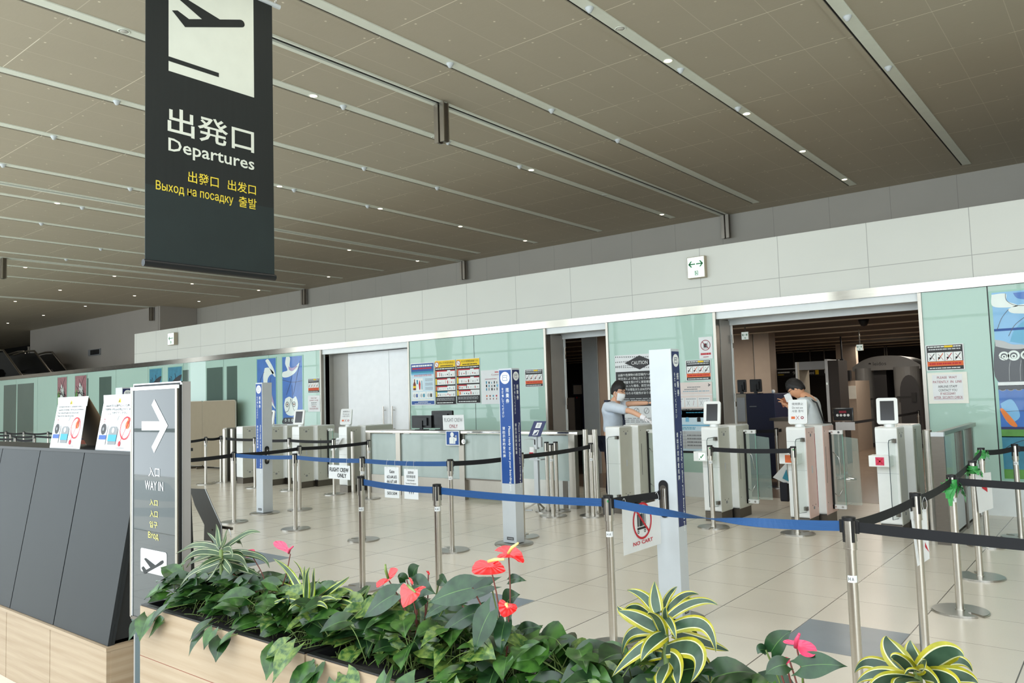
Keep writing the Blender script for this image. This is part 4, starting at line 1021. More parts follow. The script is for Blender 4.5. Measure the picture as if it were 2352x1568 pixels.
# NO CART: hangs from the black belt between post n and the near pillar
A0 = POSTS['n'][1]; C0 = Vector((-2.53, 4.72, 0)); dn = (C0-A0).normalized()
nrm = dn.cross(Vector((0, 0, 1))).normalized()
def hitn(px, py):
    d = ray(px, py); o = Vector((0, 0, CAM_H)); t = (A0+nrm*(0.01 if nrm.dot(o-A0) > 0 else -0.01)-o).dot(nrm)/d.dot(nrm); return o+d*t
nb0, nb1 = hitn(1433, 1276), hitn(1519, 1252); 
def d_cart(cv):
    W_, H_ = cv.w, cv.h; r = 0.25*W_; cx, cy = 0.5, 0.64
    # luggage trolley
    X = lambda x: cx+x*r/W_; Y = lambda y: cy+y*r/H_
    cv.rect(X(-0.55), Y(-0.45), X(0.35), Y(-0.33), 'ink_black', 2)
    for q in (-0.45, 0.25): cv.disc(X(q), Y(-0.57), r*0.09, 'ink_black', 2, 14, r*0.05)
    cv.line(X(0.35), Y(-0.4), X(0.35), Y(0.45), 0.004, 'ink_black'); cv.line(X(0.35), Y(0.45), X(0.62), Y(0.45), 0.004, 'ink_black')
    for (xa, xb_) in ((-0.52, -0.42), (-0.38, -0.33), (-0.28, 0.0), (0.03, 0.07), (0.1, 0.14), (0.18, 0.24)): cv.rect(X(xa), Y(-0.28), X(xb_), Y(0.38), 'ink_black', 2)
    cv.rect(X(-0.3), Y(0.38), X(-0.26), Y(0.5), 'ink_black', 2); cv.rect(X(-0.1), Y(0.38), X(-0.06), Y(0.5), 'ink_black', 2); cv.rect(X(-0.3), Y(0.47), X(-0.06), Y(0.5), 'ink_black', 2)
    cv.disc(cx, cy, r, 'ink_red', 3, 40, r*0.88); cv.line(X(-0.66), Y(0.66), X(0.66), Y(-0.66), r*0.13, 'ink_red', 3)
    BOLD[0] = 0.015; cv.text('NO CART', 0.24, 0.13, 'ink_red', 0.52, 0.085, 3); BOLD[0] = 0.0
hs = 0.80-nb0.z
hang_sign('paper_sign', 'white NO CART paper sign with red ring hanging beside the nearest pillar', (nb0, Vector((nb1.x, nb1.y, nb0.z)), Vector((nb1.x, nb1.y, 0.80)), Vector((nb0.x, nb0.y, 0.80))), d_cart,
    [(Vector((nb0.x, nb0.y, 0.79))+dn*0.03, Vector((nb0.x, nb0.y, 0.862))+dn*0.03), (Vector((nb1.x, nb1.y, 0.79))-dn*0.03, Vector((nb1.x, nb1.y, 0.855))-dn*0.03)])
def d_red(cv): cv.poly([(0.75, 0.25), (1.0, 0.12), (1.0, 0.8), (0.93, 0.72)], 'ink_red', 2)
pt = POSTS['t'][1]; dt = (POSTS['u'][1]-POSTS['s'][1]).normalized()
u0 = pt+Vector((-0.02, -0.05, 0)); u1 = pt+Vector((0.035, 0.09, 0))
hang_sign('paper_sign', 'limp white paper with red corner hanging at the right-hand front posts', (Vector((u0.x+.02, u0.y, 0.50)), Vector((u1.x, u1.y, 0.52)), Vector((u1.x, u1.y, 0.80)), Vector((u0.x, u0.y, 0.80))), d_red, [((u0.x, u0.y+.03, 0.79), (pt.x, pt.y-0.03, 0.87)), ((u1.x, u1.y-.03, 0.79), (u1.x, u1.y-0.02, 0.87))])
def d_red2(cv): cv.poly([(0.35, 0.6), (0.7, 0.45), (0.75, 0.95), (0.45, 0.95)], 'ink_red', 2)
pv = POSTS['v'][1]
hang_sign('paper_sign', 'crumpled white paper with a red patch hanging at the middle film-wrapped post', ((pv.x+0.03, pv.y-0.05, 0.50), (pv.x+0.10, pv.y+0.15, 0.52), (pv.x+0.10, pv.y+0.15, 0.80), (pv.x+0.02, pv.y-0.05, 0.80)), d_red2)

# =================================================================== SERVICE COUNTER
t = thing('service_counter', 'long steel framed check-in counter with frosted glass panels and ledge', 'counter', (-7.9, 8.6, 0))
CX0, CX1, CYF = -10.02, -5.80, 8.60
b = MB(); b.box(CX0, CYF-0.03, 0.975, CX1, CYF+0.32, 1.015, 'steel_sheet'); b.box(CX0, CYF-0.032, 0.99, CX1, CYF-0.028, 1.01, 'chrome'); b.build('worktop', t)
jx = [-9.98, -9.27, -7.90, -7.10, -5.92]
for x in jx + [-5.60]:
    b = MB(); b.box(x-0.05, CYF, 0, x+0.05, CYF+0.08, 0.975, 'steel_sheet'); b.build('post', t)
for a, c, low in zip(jx[:-1], jx[1:], (0.30, 0.30, 0.32, 0.36)):
    b = MB(); b.box(a+0.05, CYF+0.03, low, c-0.05, CYF+0.045, 0.96, 'frost_glass'); b.build('glass_panel', t)
    if a > -7.5: b = MB(); b.box(a+0.05, CYF+0.01, 0.0, c-0.05, CYF+0.06, low, 'marble'); b.build('plinth', t)
    elif a > -8: b = MB(); b.box(a+0.05, CYF+0.06, 0.06, c-0.05, CYF+0.07, low, 'steel_sheet'); b.box(a+0.05, CYF+0.02, low-0.02, c-0.05, CYF+0.03, low, 'dark_steel'); b.build('plinth', t)
    else: b = MB(); b.box(a+0.05, CYF+0.01, 0.0, c-0.05, CYF+0.05, low, 'steel_sheet'); b.build('plinth', t)
b = MB(); b.box(-6.26, CYF-0.002, 0.0, -6.19, CYF+0.01, 0.36, 'dark_steel'); b.box(-6.08, CYF-0.002, 0.0, -6.01, CYF+0.01, 0.36, 'dark_steel'); b.build('steel_bar', t)
b = MB(); b.cyl((-7.83, CYF-0.03, 0.86), (-7.83, CYF+0.0, 0.86), 0.035, 'chrome', n=20); b.cyl((-7.83, CYF-0.05, 0.86), (-7.83, CYF-0.03, 0.86), 0.018, 'chrome', n=14); b.build('lock', t)
b = MB(); b.box(CX1-0.15, CYF+0.30, 0.0, CX1-0.05, 9.0, 0.9, 'smoky_glass'); b.build('side_glass', t)
# glass run right of the counter towards the gates
t = thing('glass_barrier', 'low glass barrier with steel rail between counter and first wide gate', 'barrier', (-5.5, 9.68, 0))
b = MB(); b.box(-5.75, 9.65, 0.97, -5.35, 9.70, 1.02, 'steel_sheet'); b.build('rail', t)
b = MB(); b.box(-5.74, 9.67, 0.15, -5.36, 9.68, 0.95, 'smoky_glass'); b.build('glass_pane', t)
b = MB(); b.box(-5.78, 9.64, 0, -5.72, 9.7, 0.97, 'steel_sheet'); b.box(-5.40, 9.64, 0, -5.35, 9.7, 0.97, 'steel_sheet'); b.build('post', t)
# monitors on the counter
def monitor(x, y, z, w_, h_, label, stand=True, facing=1, grp=None):
    t = thing('computer_monitor', label, 'monitor', (x, y, z), grp)
    zb_ = z+(0.03 if stand else 0.0)
    b = MB(); b.rbox(x-w_/2, y-0.02, zb_, x+w_/2, y+0.02, zb_+h_, 0.015, 'black_plastic', 'y'); b.build('housing', t)
    b = MB(); b.box(x-w_*0.32, y-0.045, zb_+h_*0.2, x+w_*0.32, y-0.02, zb_+h_*0.82, 'cabinet_dark'); b.box(x-w_*0.12, y-0.06, zb_+h_*0.1, x+w_*0.12, y-0.045, zb_+h_*0.6, 'black_plastic'); b.build('back_cover', t)
    b = MB(); b.box(x-w_*0.44, y+0.0201, zb_+h_*0.07, x+w_*0.44, y+0.0215, zb_+h_*0.93, 'screen_dark'); b.build('screen', t)
    b = MB(); b.box(x-0.03, y-0.03, z, x+0.03, y-0.01, zb_+h_*0.3, 'black_plastic'); b.box(x-0.1, y-0.07, z, x+0.1, y+0.05, z+0.012, 'black_plastic'); b.build('stand', t)
    return t
monitor(-8.91, 8.80, 1.015, 0.44, 0.20, 'low black monitor, left one of two on the counter')
monitor(-8.50, 8.84, 1.015, 0.44, 0.27, 'taller black monitor, right one of two on the counter')
def d_fc(cv):
    cv.text('FLIGHT CREW', 0.07, 0.55, 'ink_grey', 0.86, 0.26); cv.text('ONLY', 0.30, 0.14, 'ink_maroon', 0.40, 0.24)
hang_sign('counter_sign', 'white FLIGHT CREW ONLY card standing on the counter ledge', ((-8.235, 8.57, 1.03), (-7.80, 8.57, 1.03), (-7.81, 8.57, 1.255), (-8.24, 8.57, 1.25)), d_fc)
def d_guide(cv):
    cv.rect(0.06, 0.06, 0.94, 0.94, 'sign_blue', 1); cv.disc(0.47, 0.74, 0.036, 'ink_white', 2); cv.poly([(0.27, 0.12), (0.70, 0.12), (0.70, 0.5), (0.60, 0.58), (0.34, 0.58), (0.27, 0.5)], 'ink_white', 2)
    cv.poly([(0.70, 0.3), (0.80, 0.35), (0.80, 0.62), (0.70, 0.6)], 'ink_white', 2); cv.disc(0.75, 0.62, 0.016, 'ink_white', 2); cv.line(0.60, 0.15, 0.60, 0.5, 0.005, 'sign_blue', 3)
hang_sign('counter_sign', 'square blue pictogram sign of a person hanging on the counter front', ((-8.17, 8.555, 0.80), (-7.89, 8.555, 0.80), (-7.89, 8.555, 1.02), (-8.17, 8.555, 1.02)), d_guide)
# hand sanitiser stand
t = thing('sanitiser_stand', 'slim white hand sanitiser stand with tilted blue instruction card', 'sanitiser stand', (-6.26, 8.28, 0))
b = MB(); b.box(-6.30, 8.26, 0.1, -6.235, 8.30, 0.72, 'white_paint'); b.build('pole', t)
b = MB(); b.bar((-6.27, 8.28, 0.11), (-6.40, 8.15, 0.012), 0.018, 0.018, 'steel_sheet'); b.bar((-6.27, 8.28, 0.11), (-6.14, 8.15, 0.012), 0.018, 0.018, 'steel_sheet'); b.bar((-6.27, 8.28, 0.11), (-6.27, 8.42, 0.012), 0.018, 0.018, 'steel_sheet'); b.bar((-6.45, 8.15, 0.012), (-6.3, 8.2, 0.012), 0.03, 0.012, 'white_paint'); b.build('foot', t)
b = MB(); b.box(-6.36, 8.24, 0.66, -6.17, 8.34, 0.675, 'white_paint'); b.build('drip_tray', t)
b = MB(); b.rbox(-6.355, 8.24, 0.68, -6.275, 8.32, 0.83, 0.02, 'paper', 'z'); b.rbox(-6.35, 8.236, 0.70, -6.285, 8.24, 0.76, 0.001, 'ink_red', 'z'); b.build('bottle', t)
b = MB(); b.rbox(-6.30, 8.26, 0.80, -6.24, 8.32, 0.97, 0.01, 'white_paint', 'z'); b.box(-6.22, 8.26, 0.83, -6.17, 8.30, 0.96, 'white_paint'); b.tube([(-6.28, 8.25, 0.93), (-6.32, 8.2, 0.94), (-6.37, 8.17, 0.93)], 0.006, 'white_paint'); b.box(-6.28, 8.258, 0.86, -6.26, 8.262, 0.93, 'ink_dark'); b.build('dispenser', t)
def d_san(cv):
    cv.rect(0, 0, 1, 1, 'sign_navy', 1); cv.rect(0.3, 0.55, 0.72, 0.9, 'paper', 2); cv.rect(0.3, 0.08, 0.72, 0.42, 'paper', 2); cv.poly([(0.34, 0.1), (0.68, 0.4), (0.62, 0.12)], 'sign_navy', 3); cv.rect(0.42, 0.62, 0.6, 0.84, 'ink_lgrey', 3)
b = MB(); O = Vector((-6.36, 8.24, 0.97)); u = Vector((0.20, 0, 0)); v = Vector((0.09, 0.02, 0.20)); b.prism([O, O+u, O+u+v, O+v], (0, 0.003, 0), 'sign_navy'); d_san(Canvas(b, O, u.normalized(), v.normalized(), (0, -1, 0.1), 0.20, 0.22)); b.build('card', t, label='blue instruction card')

# =================================================================== BOARDING GATES
def gate(x0, label, tablet=None, box=None, pink=False, wing=True, fin=True, yb=8.53, long=False, plug=True):
    W_ = 0.21; t = thing('boarding_gate', label, 'boarding gate', (x0+W_/2, yb+0.3, 0), 'white automatic boarding gates')
    side = 'gate_pink' if pink else 'gate_side'
    y1 = yb+0.30; y2 = y1+0.04; y3 = yb+ (0.95 if long else 0.72); xr = x0+W_+0.075
    b = MB(); b.rbox(x0, yb, 0.11, x0+W_-0.006, y1, 1.085, 0.028, 'gate_white', 'x'); b.box(x0+W_-0.006, yb+0.004, 0.11, x0+W_, y1, 1.07, side)
    for z in (0.93, 0.62): b.box(x0, yb-0.0008, z-0.001, x0+W_-0.006, yb, z+0.001, 'ink_grey')
    b.build('front_housing', t)
    b = MB(); b.box(x0+0.004, yb+0.004, 0, x0+W_-0.004, y1, 0.11, 'dark_steel'); b.box(x0+0.06, y2, 0, xr-0.004, y3-0.03, 0.11, 'dark_steel'); b.box(x0+0.06, y1, 0, x0+W_-0.03, y2, 0.11, 'dark_steel'); b.build('plinth', t)
    b = MB(); b.rbox(x0+0.06, y2, 0.11, xr-0.006, y3, 1.09, 0.028, 'gate_white', 'x'); b.box(xr-0.006, y2+0.004, 0.11, xr, y3, 1.075, side); b.box(x0+0.02, y1, 0.11, x0+W_-0.01, y2, 1.07, 'gate_white'); b.build('rear_housing', t)
    b = MB()
    for z in (1.02, 0.24):
        for dy in (0.10, 0.20): b.cyl((x0+W_-0.0005, yb+dy, z), (x0+W_+0.0012, yb+dy, z), 0.006, 'gap_black', n=10)
        b.box(x0+W_-0.0005, yb+0.13, z-0.045, x0+W_+0.001, yb+0.17, z-0.015, 'ink_grey')
        b.cyl((xr-0.0005, y2+0.05, z), (xr+0.0012, y2+0.05, z), 0.005, 'gap_black', n=10)
    b.box(xr-0.0004, y2+0.06, 0.45, xr+0.001, y2+0.068, 0.85, 'ink_dark'); b.box(x0+W_-0.0005, yb+0.135, 0.58, x0+W_+0.001, yb+0.165, 0.66, 'ink_lgrey')
    b.build('sensor_marks', t)
    if pink:
        b = MB(); b.box(x0+W_, yb+0.28, 0.2, x0+W_+0.002, yb+0.286, 1.0, 'ink_maroon'); b.build('light_line', t)
    if wing:
        b = MB(); yw = y3-0.16
        b.box(xr, yw-0.012, 0.15, xr+0.02, yw+0.012, 1.0, 'gap_black'); b.build('wing_slot', t)
        g = MB(); g.prism([(xr+0.02, yw, 0.16), (xr+0.14, yw, 0.16), (xr+0.14, yw, 1.0), (xr+0.02, yw, 1.0)], (0, 0.008, 0), 'clear_glass'); g.prism([(xr+0.14, yw+0.03, 0.2), (xr+0.30, yw+0.03, 0.2), (xr+0.29, yw+0.03, 0.93), (xr+0.13, yw+0.03, 0.95)], (0, 0.008, 0), 'clear_glass')
        g.box(xr+0.137, yw-0.001, 0.16, xr+0.142, yw+0.009, 1.0, 'glass_edge'); wg = g.build('glass_wing', t)
        for z in (1.0, 0.175):
            b = MB(); b.rbox(xr, yw-0.012, z-0.022, xr+0.145, yw+0.022, z+0.022, 0.006, 'gate_white', 'y')
            for dx in (0.03, 0.105): b.cyl((xr+dx, yw-0.016, z), (xr+dx, yw-0.011, z), 0.012, 'chrome', n=14)
            b.build('wing_clamp', t)
        b = MB(); b.tube([(xr+0.03, yw-0.005, 0.78), (xr+0.09, yw-0.01, 0.72), (xr+0.12, yw-0.01, 0.55)], 0.004, 'chrome', 6); b.build('hinge_arm', t); b = MB(); b.tube([(xr+0.03, yw-0.005, 0.32), (xr+0.07, yw-0.01, 0.29), (xr+0.12, yw-0.01, 0.38)], 0.004, 'chrome', 6); b.build('hinge_arm', t)
    if wing:
        b = MB(); yw = y3-0.16
        b.prism([(x0+0.05, yw+0.03, 0.2), (x0-0.10, yw+0.03, 0.2), (x0-0.09, yw+0.03, 0.93), (x0+0.05, yw+0.03, 0.95)], (0, 0.008, 0), 'clear_glass'); b.build('glass_wing', t)
        b = MB(); b.rbox(x0-0.01, yw-0.01, 0.978, x0+0.06, yw+0.02, 1.02, 0.006, 'gate_white', 'y'); b.build('wing_clamp', t)
    if fin:
        b = MB(); xf = x0+W_-0.035; b.prism([(xf, yb-0.25, 0.20), (xf, yb-0.005, 0.18), (xf, yb-0.005, 0.97), (xf, yb-0.22, 0.965), (xf, yb-0.25, 0.94)], (0.008, 0, 0), 'clear_glass')
        b.tube([(xf+0.004, yb-0.02, 0.97), (xf+0.004, yb-0.22, 0.967), (xf+0.004, yb-0.25, 0.94), (xf+0.004, yb-0.25, 0.20), (xf+0.004, yb-0.02, 0.18)], 0.0035, 'kiosk_base', 6); b.build('glass_guard', t)
        for z in (0.95, 0.22):
            b = MB(); b.box(xf-0.012, yb-0.05, z-0.02, xf+0.022, yb, z+0.02, 'dark_steel'); b.cyl((xf-0.016, yb-0.028, z), (xf-0.012, yb-0.028, z), 0.012, 'chrome', n=12); b.build('guard_clamp', t)
    if box:
        b = MB(); b.box(x0-0.035, yb-0.16, 0.70, x0+W_-0.05, yb, 0.81, 'gate_white'); rb = b.build('reader_box', t, bevel=0.004)
        b = MB(); cv = Canvas(b, (x0+0.03, yb-0.161, 0.715), (1, 0, 0), (0, 0, 1), (0, -1, 0), 0.08, 0.08)
        col = {'green': 'ink_green', 'red': 'spathe_pink', 'amber': 'ink_orange'}[box]
        cv.rect(0, 0, 1, 1, 'exit_face' if box == 'green' else col, 1)
        if box == 'green': cv.poly([(0.2, 0.5), (0.35, 0.2), (0.8, 0.75), (0.7, 0.85), (0.37, 0.42), (0.3, 0.58)], 'ink_green', 2); cv.rect(0.05, 0.05, 0.2, 0.2, 'ink_green', 2)
        elif box == 'red': cv.line(0.2, 0.2, 0.8, 0.8, 0.012, 'ink_red'); cv.line(0.8, 0.2, 0.2, 0.8, 0.012, 'ink_red')
        b.build('display', rb, label=box+' display')
    if tablet:
        cx, cy, z = x0+0.115, yb+0.10, 1.085
        b = MB(); b.cyl((cx, cy+0.01, z-0.01), (cx, cy+0.01, z+0.03), 0.055, 'gate_white', 0.05, n=24); b.rbox(cx-0.05, cy-0.01, z+0.02, cx+0.05, cy+0.05, z+0.10, 0.02, 'gate_white', 'x'); b.build('tablet_base', t)
        b = MB(); ax = Vector((1, 0, 0)); tl_ = 0.26; dv = Vector((0.0, math.sin(tl_), math.cos(tl_))); dn_ = Vector((0, -math.cos(tl_), math.sin(tl_)))
        yaw_ = -0.18 if x0 > -7 else -0.5
        Rz = Matrix.Rotation(yaw_*-1, 3, 'Z'); ax = Rz @ ax; dv = Rz @ dv; dn_ = Rz @ dn_
        c0 = Vector((cx, cy-0.045, z+0.028)); w2, h2, r = 0.098, 0.27, 0.022; pts = []
        for (sx, sy, st) in ((1, 1, 0), (-1, 1, 1), (-1, 0, 2), (1, 0, 3)):
            for k in range(5):
                a = (st+k/4)*pi/2; pts.append(c0+ax*(sx*(w2-r)+r*math.cos(a))+dv*((h2-r if sy else r)+r*math.sin(a)))
        b.prism([p+dn_*0.018 for p in pts], -dn_*0.036, 'gate_white'); tb = b.build('tablet', t)
        b = MB(); cv = Canvas(b, c0-ax*w2+dn_*0.0185, ax, dv, dn_, 2*w2, h2)
        if tablet == 'screen': cv.rect(0.17, 0.13, 0.83, 0.88, 'screen_dark', 1); b.build('screen', tb)
        else:
            cv.rect(0.06, 0.05, 0.94, 0.95, 'paper', 1); cv.text('使用禁止', 0.2, 0.77, 'ink_dark', 0.6, 0.1); cv.text('Do not use', 0.22, 0.62, 'ink_dark', 0.56, 0.09); cv.text('사용 중지', 0.2, 0.47, 'ink_dark', 0.6, 0.1)
            cv.rect(0.16, 0.2, 0.36, 0.3, 'ink_orange', 2); cv.line(0.42, 0.17, 0.58, 0.33, 0.004, 'ink_maroon'); cv.line(0.58, 0.17, 0.42, 0.33, 0.004, 'ink_maroon'); cv.disc(0.74, 0.25, 0.016, 'ink_maroon', 2); cv.disc(0.74, 0.25, 0.008, 'paper', 3)
            b.build('notice', tb, label='do not use notice')
    return t
gate(-5.34, 'white gate without tablet between the staff member and the nearest pillar')
gate(-4.025, 'white gate with blank tablet and green check display', 'screen', 'green')
gate(-3.03, 'white gate with a do-not-use notice on its tablet, in front of the man', 'paper', 'amber', True)
gate(-2.125, 'rightmost white gate with blank tablet and red display', 'screen', 'red', wing=False)
gate(-13.58, 'leftmost white gate beside the beige screens, no tablet', wing=False, fin=False, yb=8.42, long=True)
gate(-12.72, 'white gate whose tablet peeks out behind the grey-sided pillar', 'screen', wing=True, fin=False, yb=8.42)
gate(-11.81, 'white gate with blank tablet in front of the closed door jamb', 'screen', wing=True, fin=False, yb=8.42)
g = gate(-10.51, 'white gate left of the counter with a do-not-use paper on its tablet', 'paper', wing=False, fin=False, yb=8.42, long=True)
def d_dn(cv): cv.text('使用禁止', 0.15, 0.7, 'ink_grey', 0.7, 0.14); cv.text('Do not use', 0.15, 0.48, 'ink_grey', 0.7, 0.12); cv.text('사용 중지', 0.15, 0.25, 'ink_grey', 0.7, 0.14)
hang_sign('paper_sign', 'small tilted do-not-use paper leaning on the front of the gate left of the counter', ((-10.62, 8.33, 0.69), (-10.49, 8.33, 0.70), (-10.38, 8.39, 0.90), (-10.53, 8.39, 0.90)), d_dn)
# round steel bollards
def bollard(x, y, h, r, label):
    t = thing('steel_bollard', label, 'bollard', (x, y, 0), 'round steel bollards'); b = MB(); b.cyl((x, y, 0), (x, y, h), r, 'brushed_steel', n=24); b.build('tube', t)
    b = MB(); b.cyl((x, y, h), (x, y, h+0.006), r, 'steel_sheet', n=24); b.build('cap', t); return t
bollard(-5.575, 8.42, 1.05, 0.035, 'round steel bollard just left of the belt post at the counter end')
bollard(-5.25+(-0.2), 8.45, 1.05, 0.035, 'round steel bollard between counter end and first wide gate')
bollard(-1.87, 8.95, 1.04, 0.042, 'round steel bollard behind the rightmost gate')
bollard(-1.69, 8.76, 1.04, 0.042, 'round steel bollard at the edge of the right green glass')
bollard(-13.92, 8.38, 1.03, 0.045, 'round steel bollard, leftmost beside the beige screens')
bollard(-13.79, 8.46, 1.03, 0.04, 'round steel bollard against the leftmost gate')
bollard(-10.19, 8.45, 1.0, 0.035, 'round steel bollard right of the gate by the counter')
bollard(-10.08, 8.70, 1.0, 0.035, 'round steel bollard touching the counter end')
t = thing('bollard_screen', 'upright steel screen behind bollards left of the leftmost gate', 'screen', (-14.1, 8.6, 0)); b = MB(); b.box(-14.15, 8.5, 0, -14.05, 9.3, 1.03, 'dark_steel'); b.build('panel_body', t)
b = MB(); b.box(-14.16, 8.49, 1.03, -14.04, 9.31, 1.05, 'steel_sheet'); b.build('panel_cap', t)
# glass railing right of the gates
t = thing('glass_railing', 'waist-high glass railing with dark steel posts by the right green glass', 'railing', (-1.5, 9.2, 0))
b = MB(); b.box(-1.57, 8.28, 1.01, -1.46, 8.34, 1.05, 'white_paint'); b.box(-1.54, 8.34, 1.01, -1.48, 10.3, 1.05, 'steel_sheet'); b.build('top_rail', t)
b = MB(); b.box(-1.57, 8.29, 0, -1.46, 8.33, 1.01, 'dark_steel'); b.build('end_post', t)
for y in (9.35, 9.95): b = MB(); b.box(-1.54, y-0.05, 0, -1.47, y+0.05, 1.01, 'dark_steel'); b.build('post', t)
b = MB(); b.box(-1.505, 8.33, 0.42, -1.495, 10.25, 1.0, 'smoky_glass'); b.build('glass_pane', t)
b = MB(); b.box(-1.515, 8.33, 0.05, -1.485, 10.25, 0.41, 'ink_lgrey'); b.box(-1.52, 8.33, 0.0, -1.48, 10.25, 0.03, 'dark_steel'); b.box(-1.52, 8.33, 0.405, -1.48, 10.25, 0.42, 'dark_steel'); b.build('lower_panel', t)
# beige folding screens
for k, (x0, x1, lb) in enumerate(((-17.73, -16.32, 'beige fabric privacy screen, right one of two, rounded corner'), (-19.2, -17.75, 'beige fabric privacy screen, left one of two behind the way-in sign'))):
    t = thing('privacy_screen', lb, 'screen', ((x0+x1)/2, 10.1, 0), 'beige privacy screens')
    b = MB(); b.rbox(x0, 10.08, 0.05, x1, 10.12, 1.6, 0.06, 'partition_beige', 'y'); b.build('fabric_panel', t)
    b = MB(); b.rbox(x0-0.012, 10.085, 0.04, x1+0.012, 10.115, 1.612, 0.07, 'screen_edge', 'y'); b.build('edge_frame', t)
    for x in (x0+0.12, x1-0.12): b = MB(); b.box(x-0.02, 9.85, 0, x+0.02, 10.3, 0.04, 'dark_steel'); b.build('foot', t)

# =================================================================== POSTERS ON THE GLASS (flat prints on real boards)
def poster(name, label, x0, z0, x1, z1, draw, bg='paper', th=0.006, group=None, tiltz=0.0):
    t = thing(name, label, 'poster' if 'poster' in name else 'sign', ((x0+x1)/2, WY-0.01, z0), group)
    b = MB(); b.box(x0, WY-0.003-th, z0, x1, WY-0.003, z1, bg); b.build('board', t)
    b = MB(); cv = Canvas(b, (x0, WY-0.003-th, z0), (1, 0, 0), (0, 0, 1), (0, -1, 0), x1-x0, z1-z0); draw(cv); b.build('print', t)
    return t
def d_liquid(cv):
    cv.rect(0.02, 0.02, 0.98, 0.98, 'ink_paleblue', 1); cv.rect(0.02, 0.80, 0.98, 0.98, 'sign_blue', 2)
    for k, c in enumerate(('ink_teal', 'ink_sky')): cv.rect(0.02, 0.80-0.04*(k+1), 0.98, 0.80-0.04*k, c, 2)
    cv.scribble(0.06, 0.90, 0.94, 0.955, 1, 'ink_white', 3, 1, 0.7); cv.scribble(0.08, 0.84, 0.90, 0.89, 1, 'ink_red', 3, 2, 0.7); cv.scribble(0.15, 0.68, 0.9, 0.73, 2, 'ink_red', 3, 3, 0.4)
    cv.rect(0.08, 0.34, 0.52, 0.64, 'ink_white', 2); cv.poly([(0.10, 0.36), (0.22, 0.36), (0.22, 0.50), (0.18, 0.56), (0.18, 0.62), (0.14, 0.62), (0.14, 0.56), (0.10, 0.50)], 'ink_brown', 3); cv.rect(0.10, 0.41, 0.22, 0.46, 'ink_yellow', 4)
    cv.rect(0.25, 0.5, 0.31, 0.6, 'ink_teal', 3); cv.poly([(0.36, 0.37), (0.40, 0.37), (0.42, 0.5), (0.38, 0.6), (0.34, 0.5)], 'ink_red', 3); cv.rect(0.46, 0.37, 0.49, 0.58, 'ink_teal', 3)
    for k in range(3): cv.scribble(0.62, 0.36+k*0.1, 0.94, 0.43+k*0.1, 3, 'ink_grey', 3, 10+k, 0.35)
    for k in range(3):
        x = 0.06+k*0.30; cv.rect(x, 0.16, x+0.27, 0.32, 'ink_white', 2); cv.disc(x+0.09, 0.23, 0.035, 'ink_lgrey', 3); cv.rect(x+0.16, 0.19, x+0.23, 0.27, ('sign_blue', 'ink_teal', 'ink_dark')[k], 3)
    cv.rect(0.05, 0.11, 0.95, 0.145, 'paper_cream', 3); cv.rect(0.02, 0.02, 0.98, 0.10, 'sign_blue', 2); cv.scribble(0.3, 0.06, 0.72, 0.09, 1, 'ink_white', 3, 6); cv.scribble(0.15, 0.03, 0.85, 0.05, 1, 'ink_white', 3, 7)
def d_danger(title, sd):
    def f(cv):
        rr = R_(sd); cv.rect(0.01, 0.01, 0.99, 0.99, 'ink_black', 1); cv.rect(0.01, 0.84, 0.99, 0.99, 'ink_yellow', 2)
        cv.disc(0.10, 0.905, 0.055, 'ink_red', 3); cv.disc(0.10, 0.905, 0.044, 'ink_white', 4); cv.line(0.05, 0.93, 0.15, 0.88, 0.008, 'ink_maroon', 5)
        cv.text(title, 0.22, 0.915, 'ink_black', 0.72, 0.05, 3); cv.scribble(0.28, 0.855, 0.9, 0.895, 1, 'ink_black', 3, sd+1, 0.5)
        cv.scribble(0.05, 0.79, 0.96, 0.825, 1, 'ink_white', 3, sd+2, 0.6)
        rows = ((0.62, 0.77), (0.45, 0.59), (0.32, 0.42), (0.18, 0.30))
        for k, (a, c) in enumerate(rows):
            cv.rect(0.10, a, 0.97, c, 'ink_white', 2); cv.rect(0.03, a, 0.085, c, 'ink_yellow' if k % 2 else 'ink_orange', 2)
            cv.rect(0.10, c-0.025, 0.10+rr.choice((0.35, 0.5)), c, 'ink_red' if k < 3 or sd > 20 else 'ink_teal', 3)
            if k < 2: cv.rect(0.75, c-0.02, 0.97, c, 'ink_red', 3)
            for q in range(9):
                x = 0.13+q*0.093; yy = a+0.02; h = rr.uniform(0.03, 0.085)*(c-a)/0.14; m_ = rr.choice(('ink_dark', 'ink_grey', 'ink_dark', 'ink_red', 'ink_teal', 'ink_brown', 'ink_orange', 'ink_lgrey'))
                ty = rr.random()
                if ty < 0.35: cv.rect(x, yy, x+rr.uniform(0.015, 0.045), yy+h, m_, 3)
                elif ty < 0.6: cv.line(x, yy, x+0.03, yy+h, 0.004, m_, 3)
                else: cv.disc(x+0.02, yy+h/2, 0.012, m_, 3, 10)
        cv.scribble(0.06, 0.09, 0.92, 0.16, 3, 'ink_lgrey', 3, sd+3, 0.4); cv.scribble(0.08, 0.03, 0.86, 0.06, 1, 'ink_white', 3, sd+4, 0.6)
    return f
GP = 'security posters on the middle green glass'
poster('wall_poster', 'pale blue poster with bottle picture, leftmost on the glass above the counter', -10.76, 1.385, -10.14, 2.18, d_liquid, group=GP)
poster('wall_poster', 'yellow-topped black poster of forbidden items beside the pale blue one', -10.12, 1.385, -9.60, 2.20, d_danger('禁止行李変危険品!', 11), group=GP)
poster('wall_poster', 'yellow-topped black poster, right one of the two with striped rows', -9.585, 1.40, -9.02, 2.20, d_danger('その手荷物危険物です!', 23), group=GP)
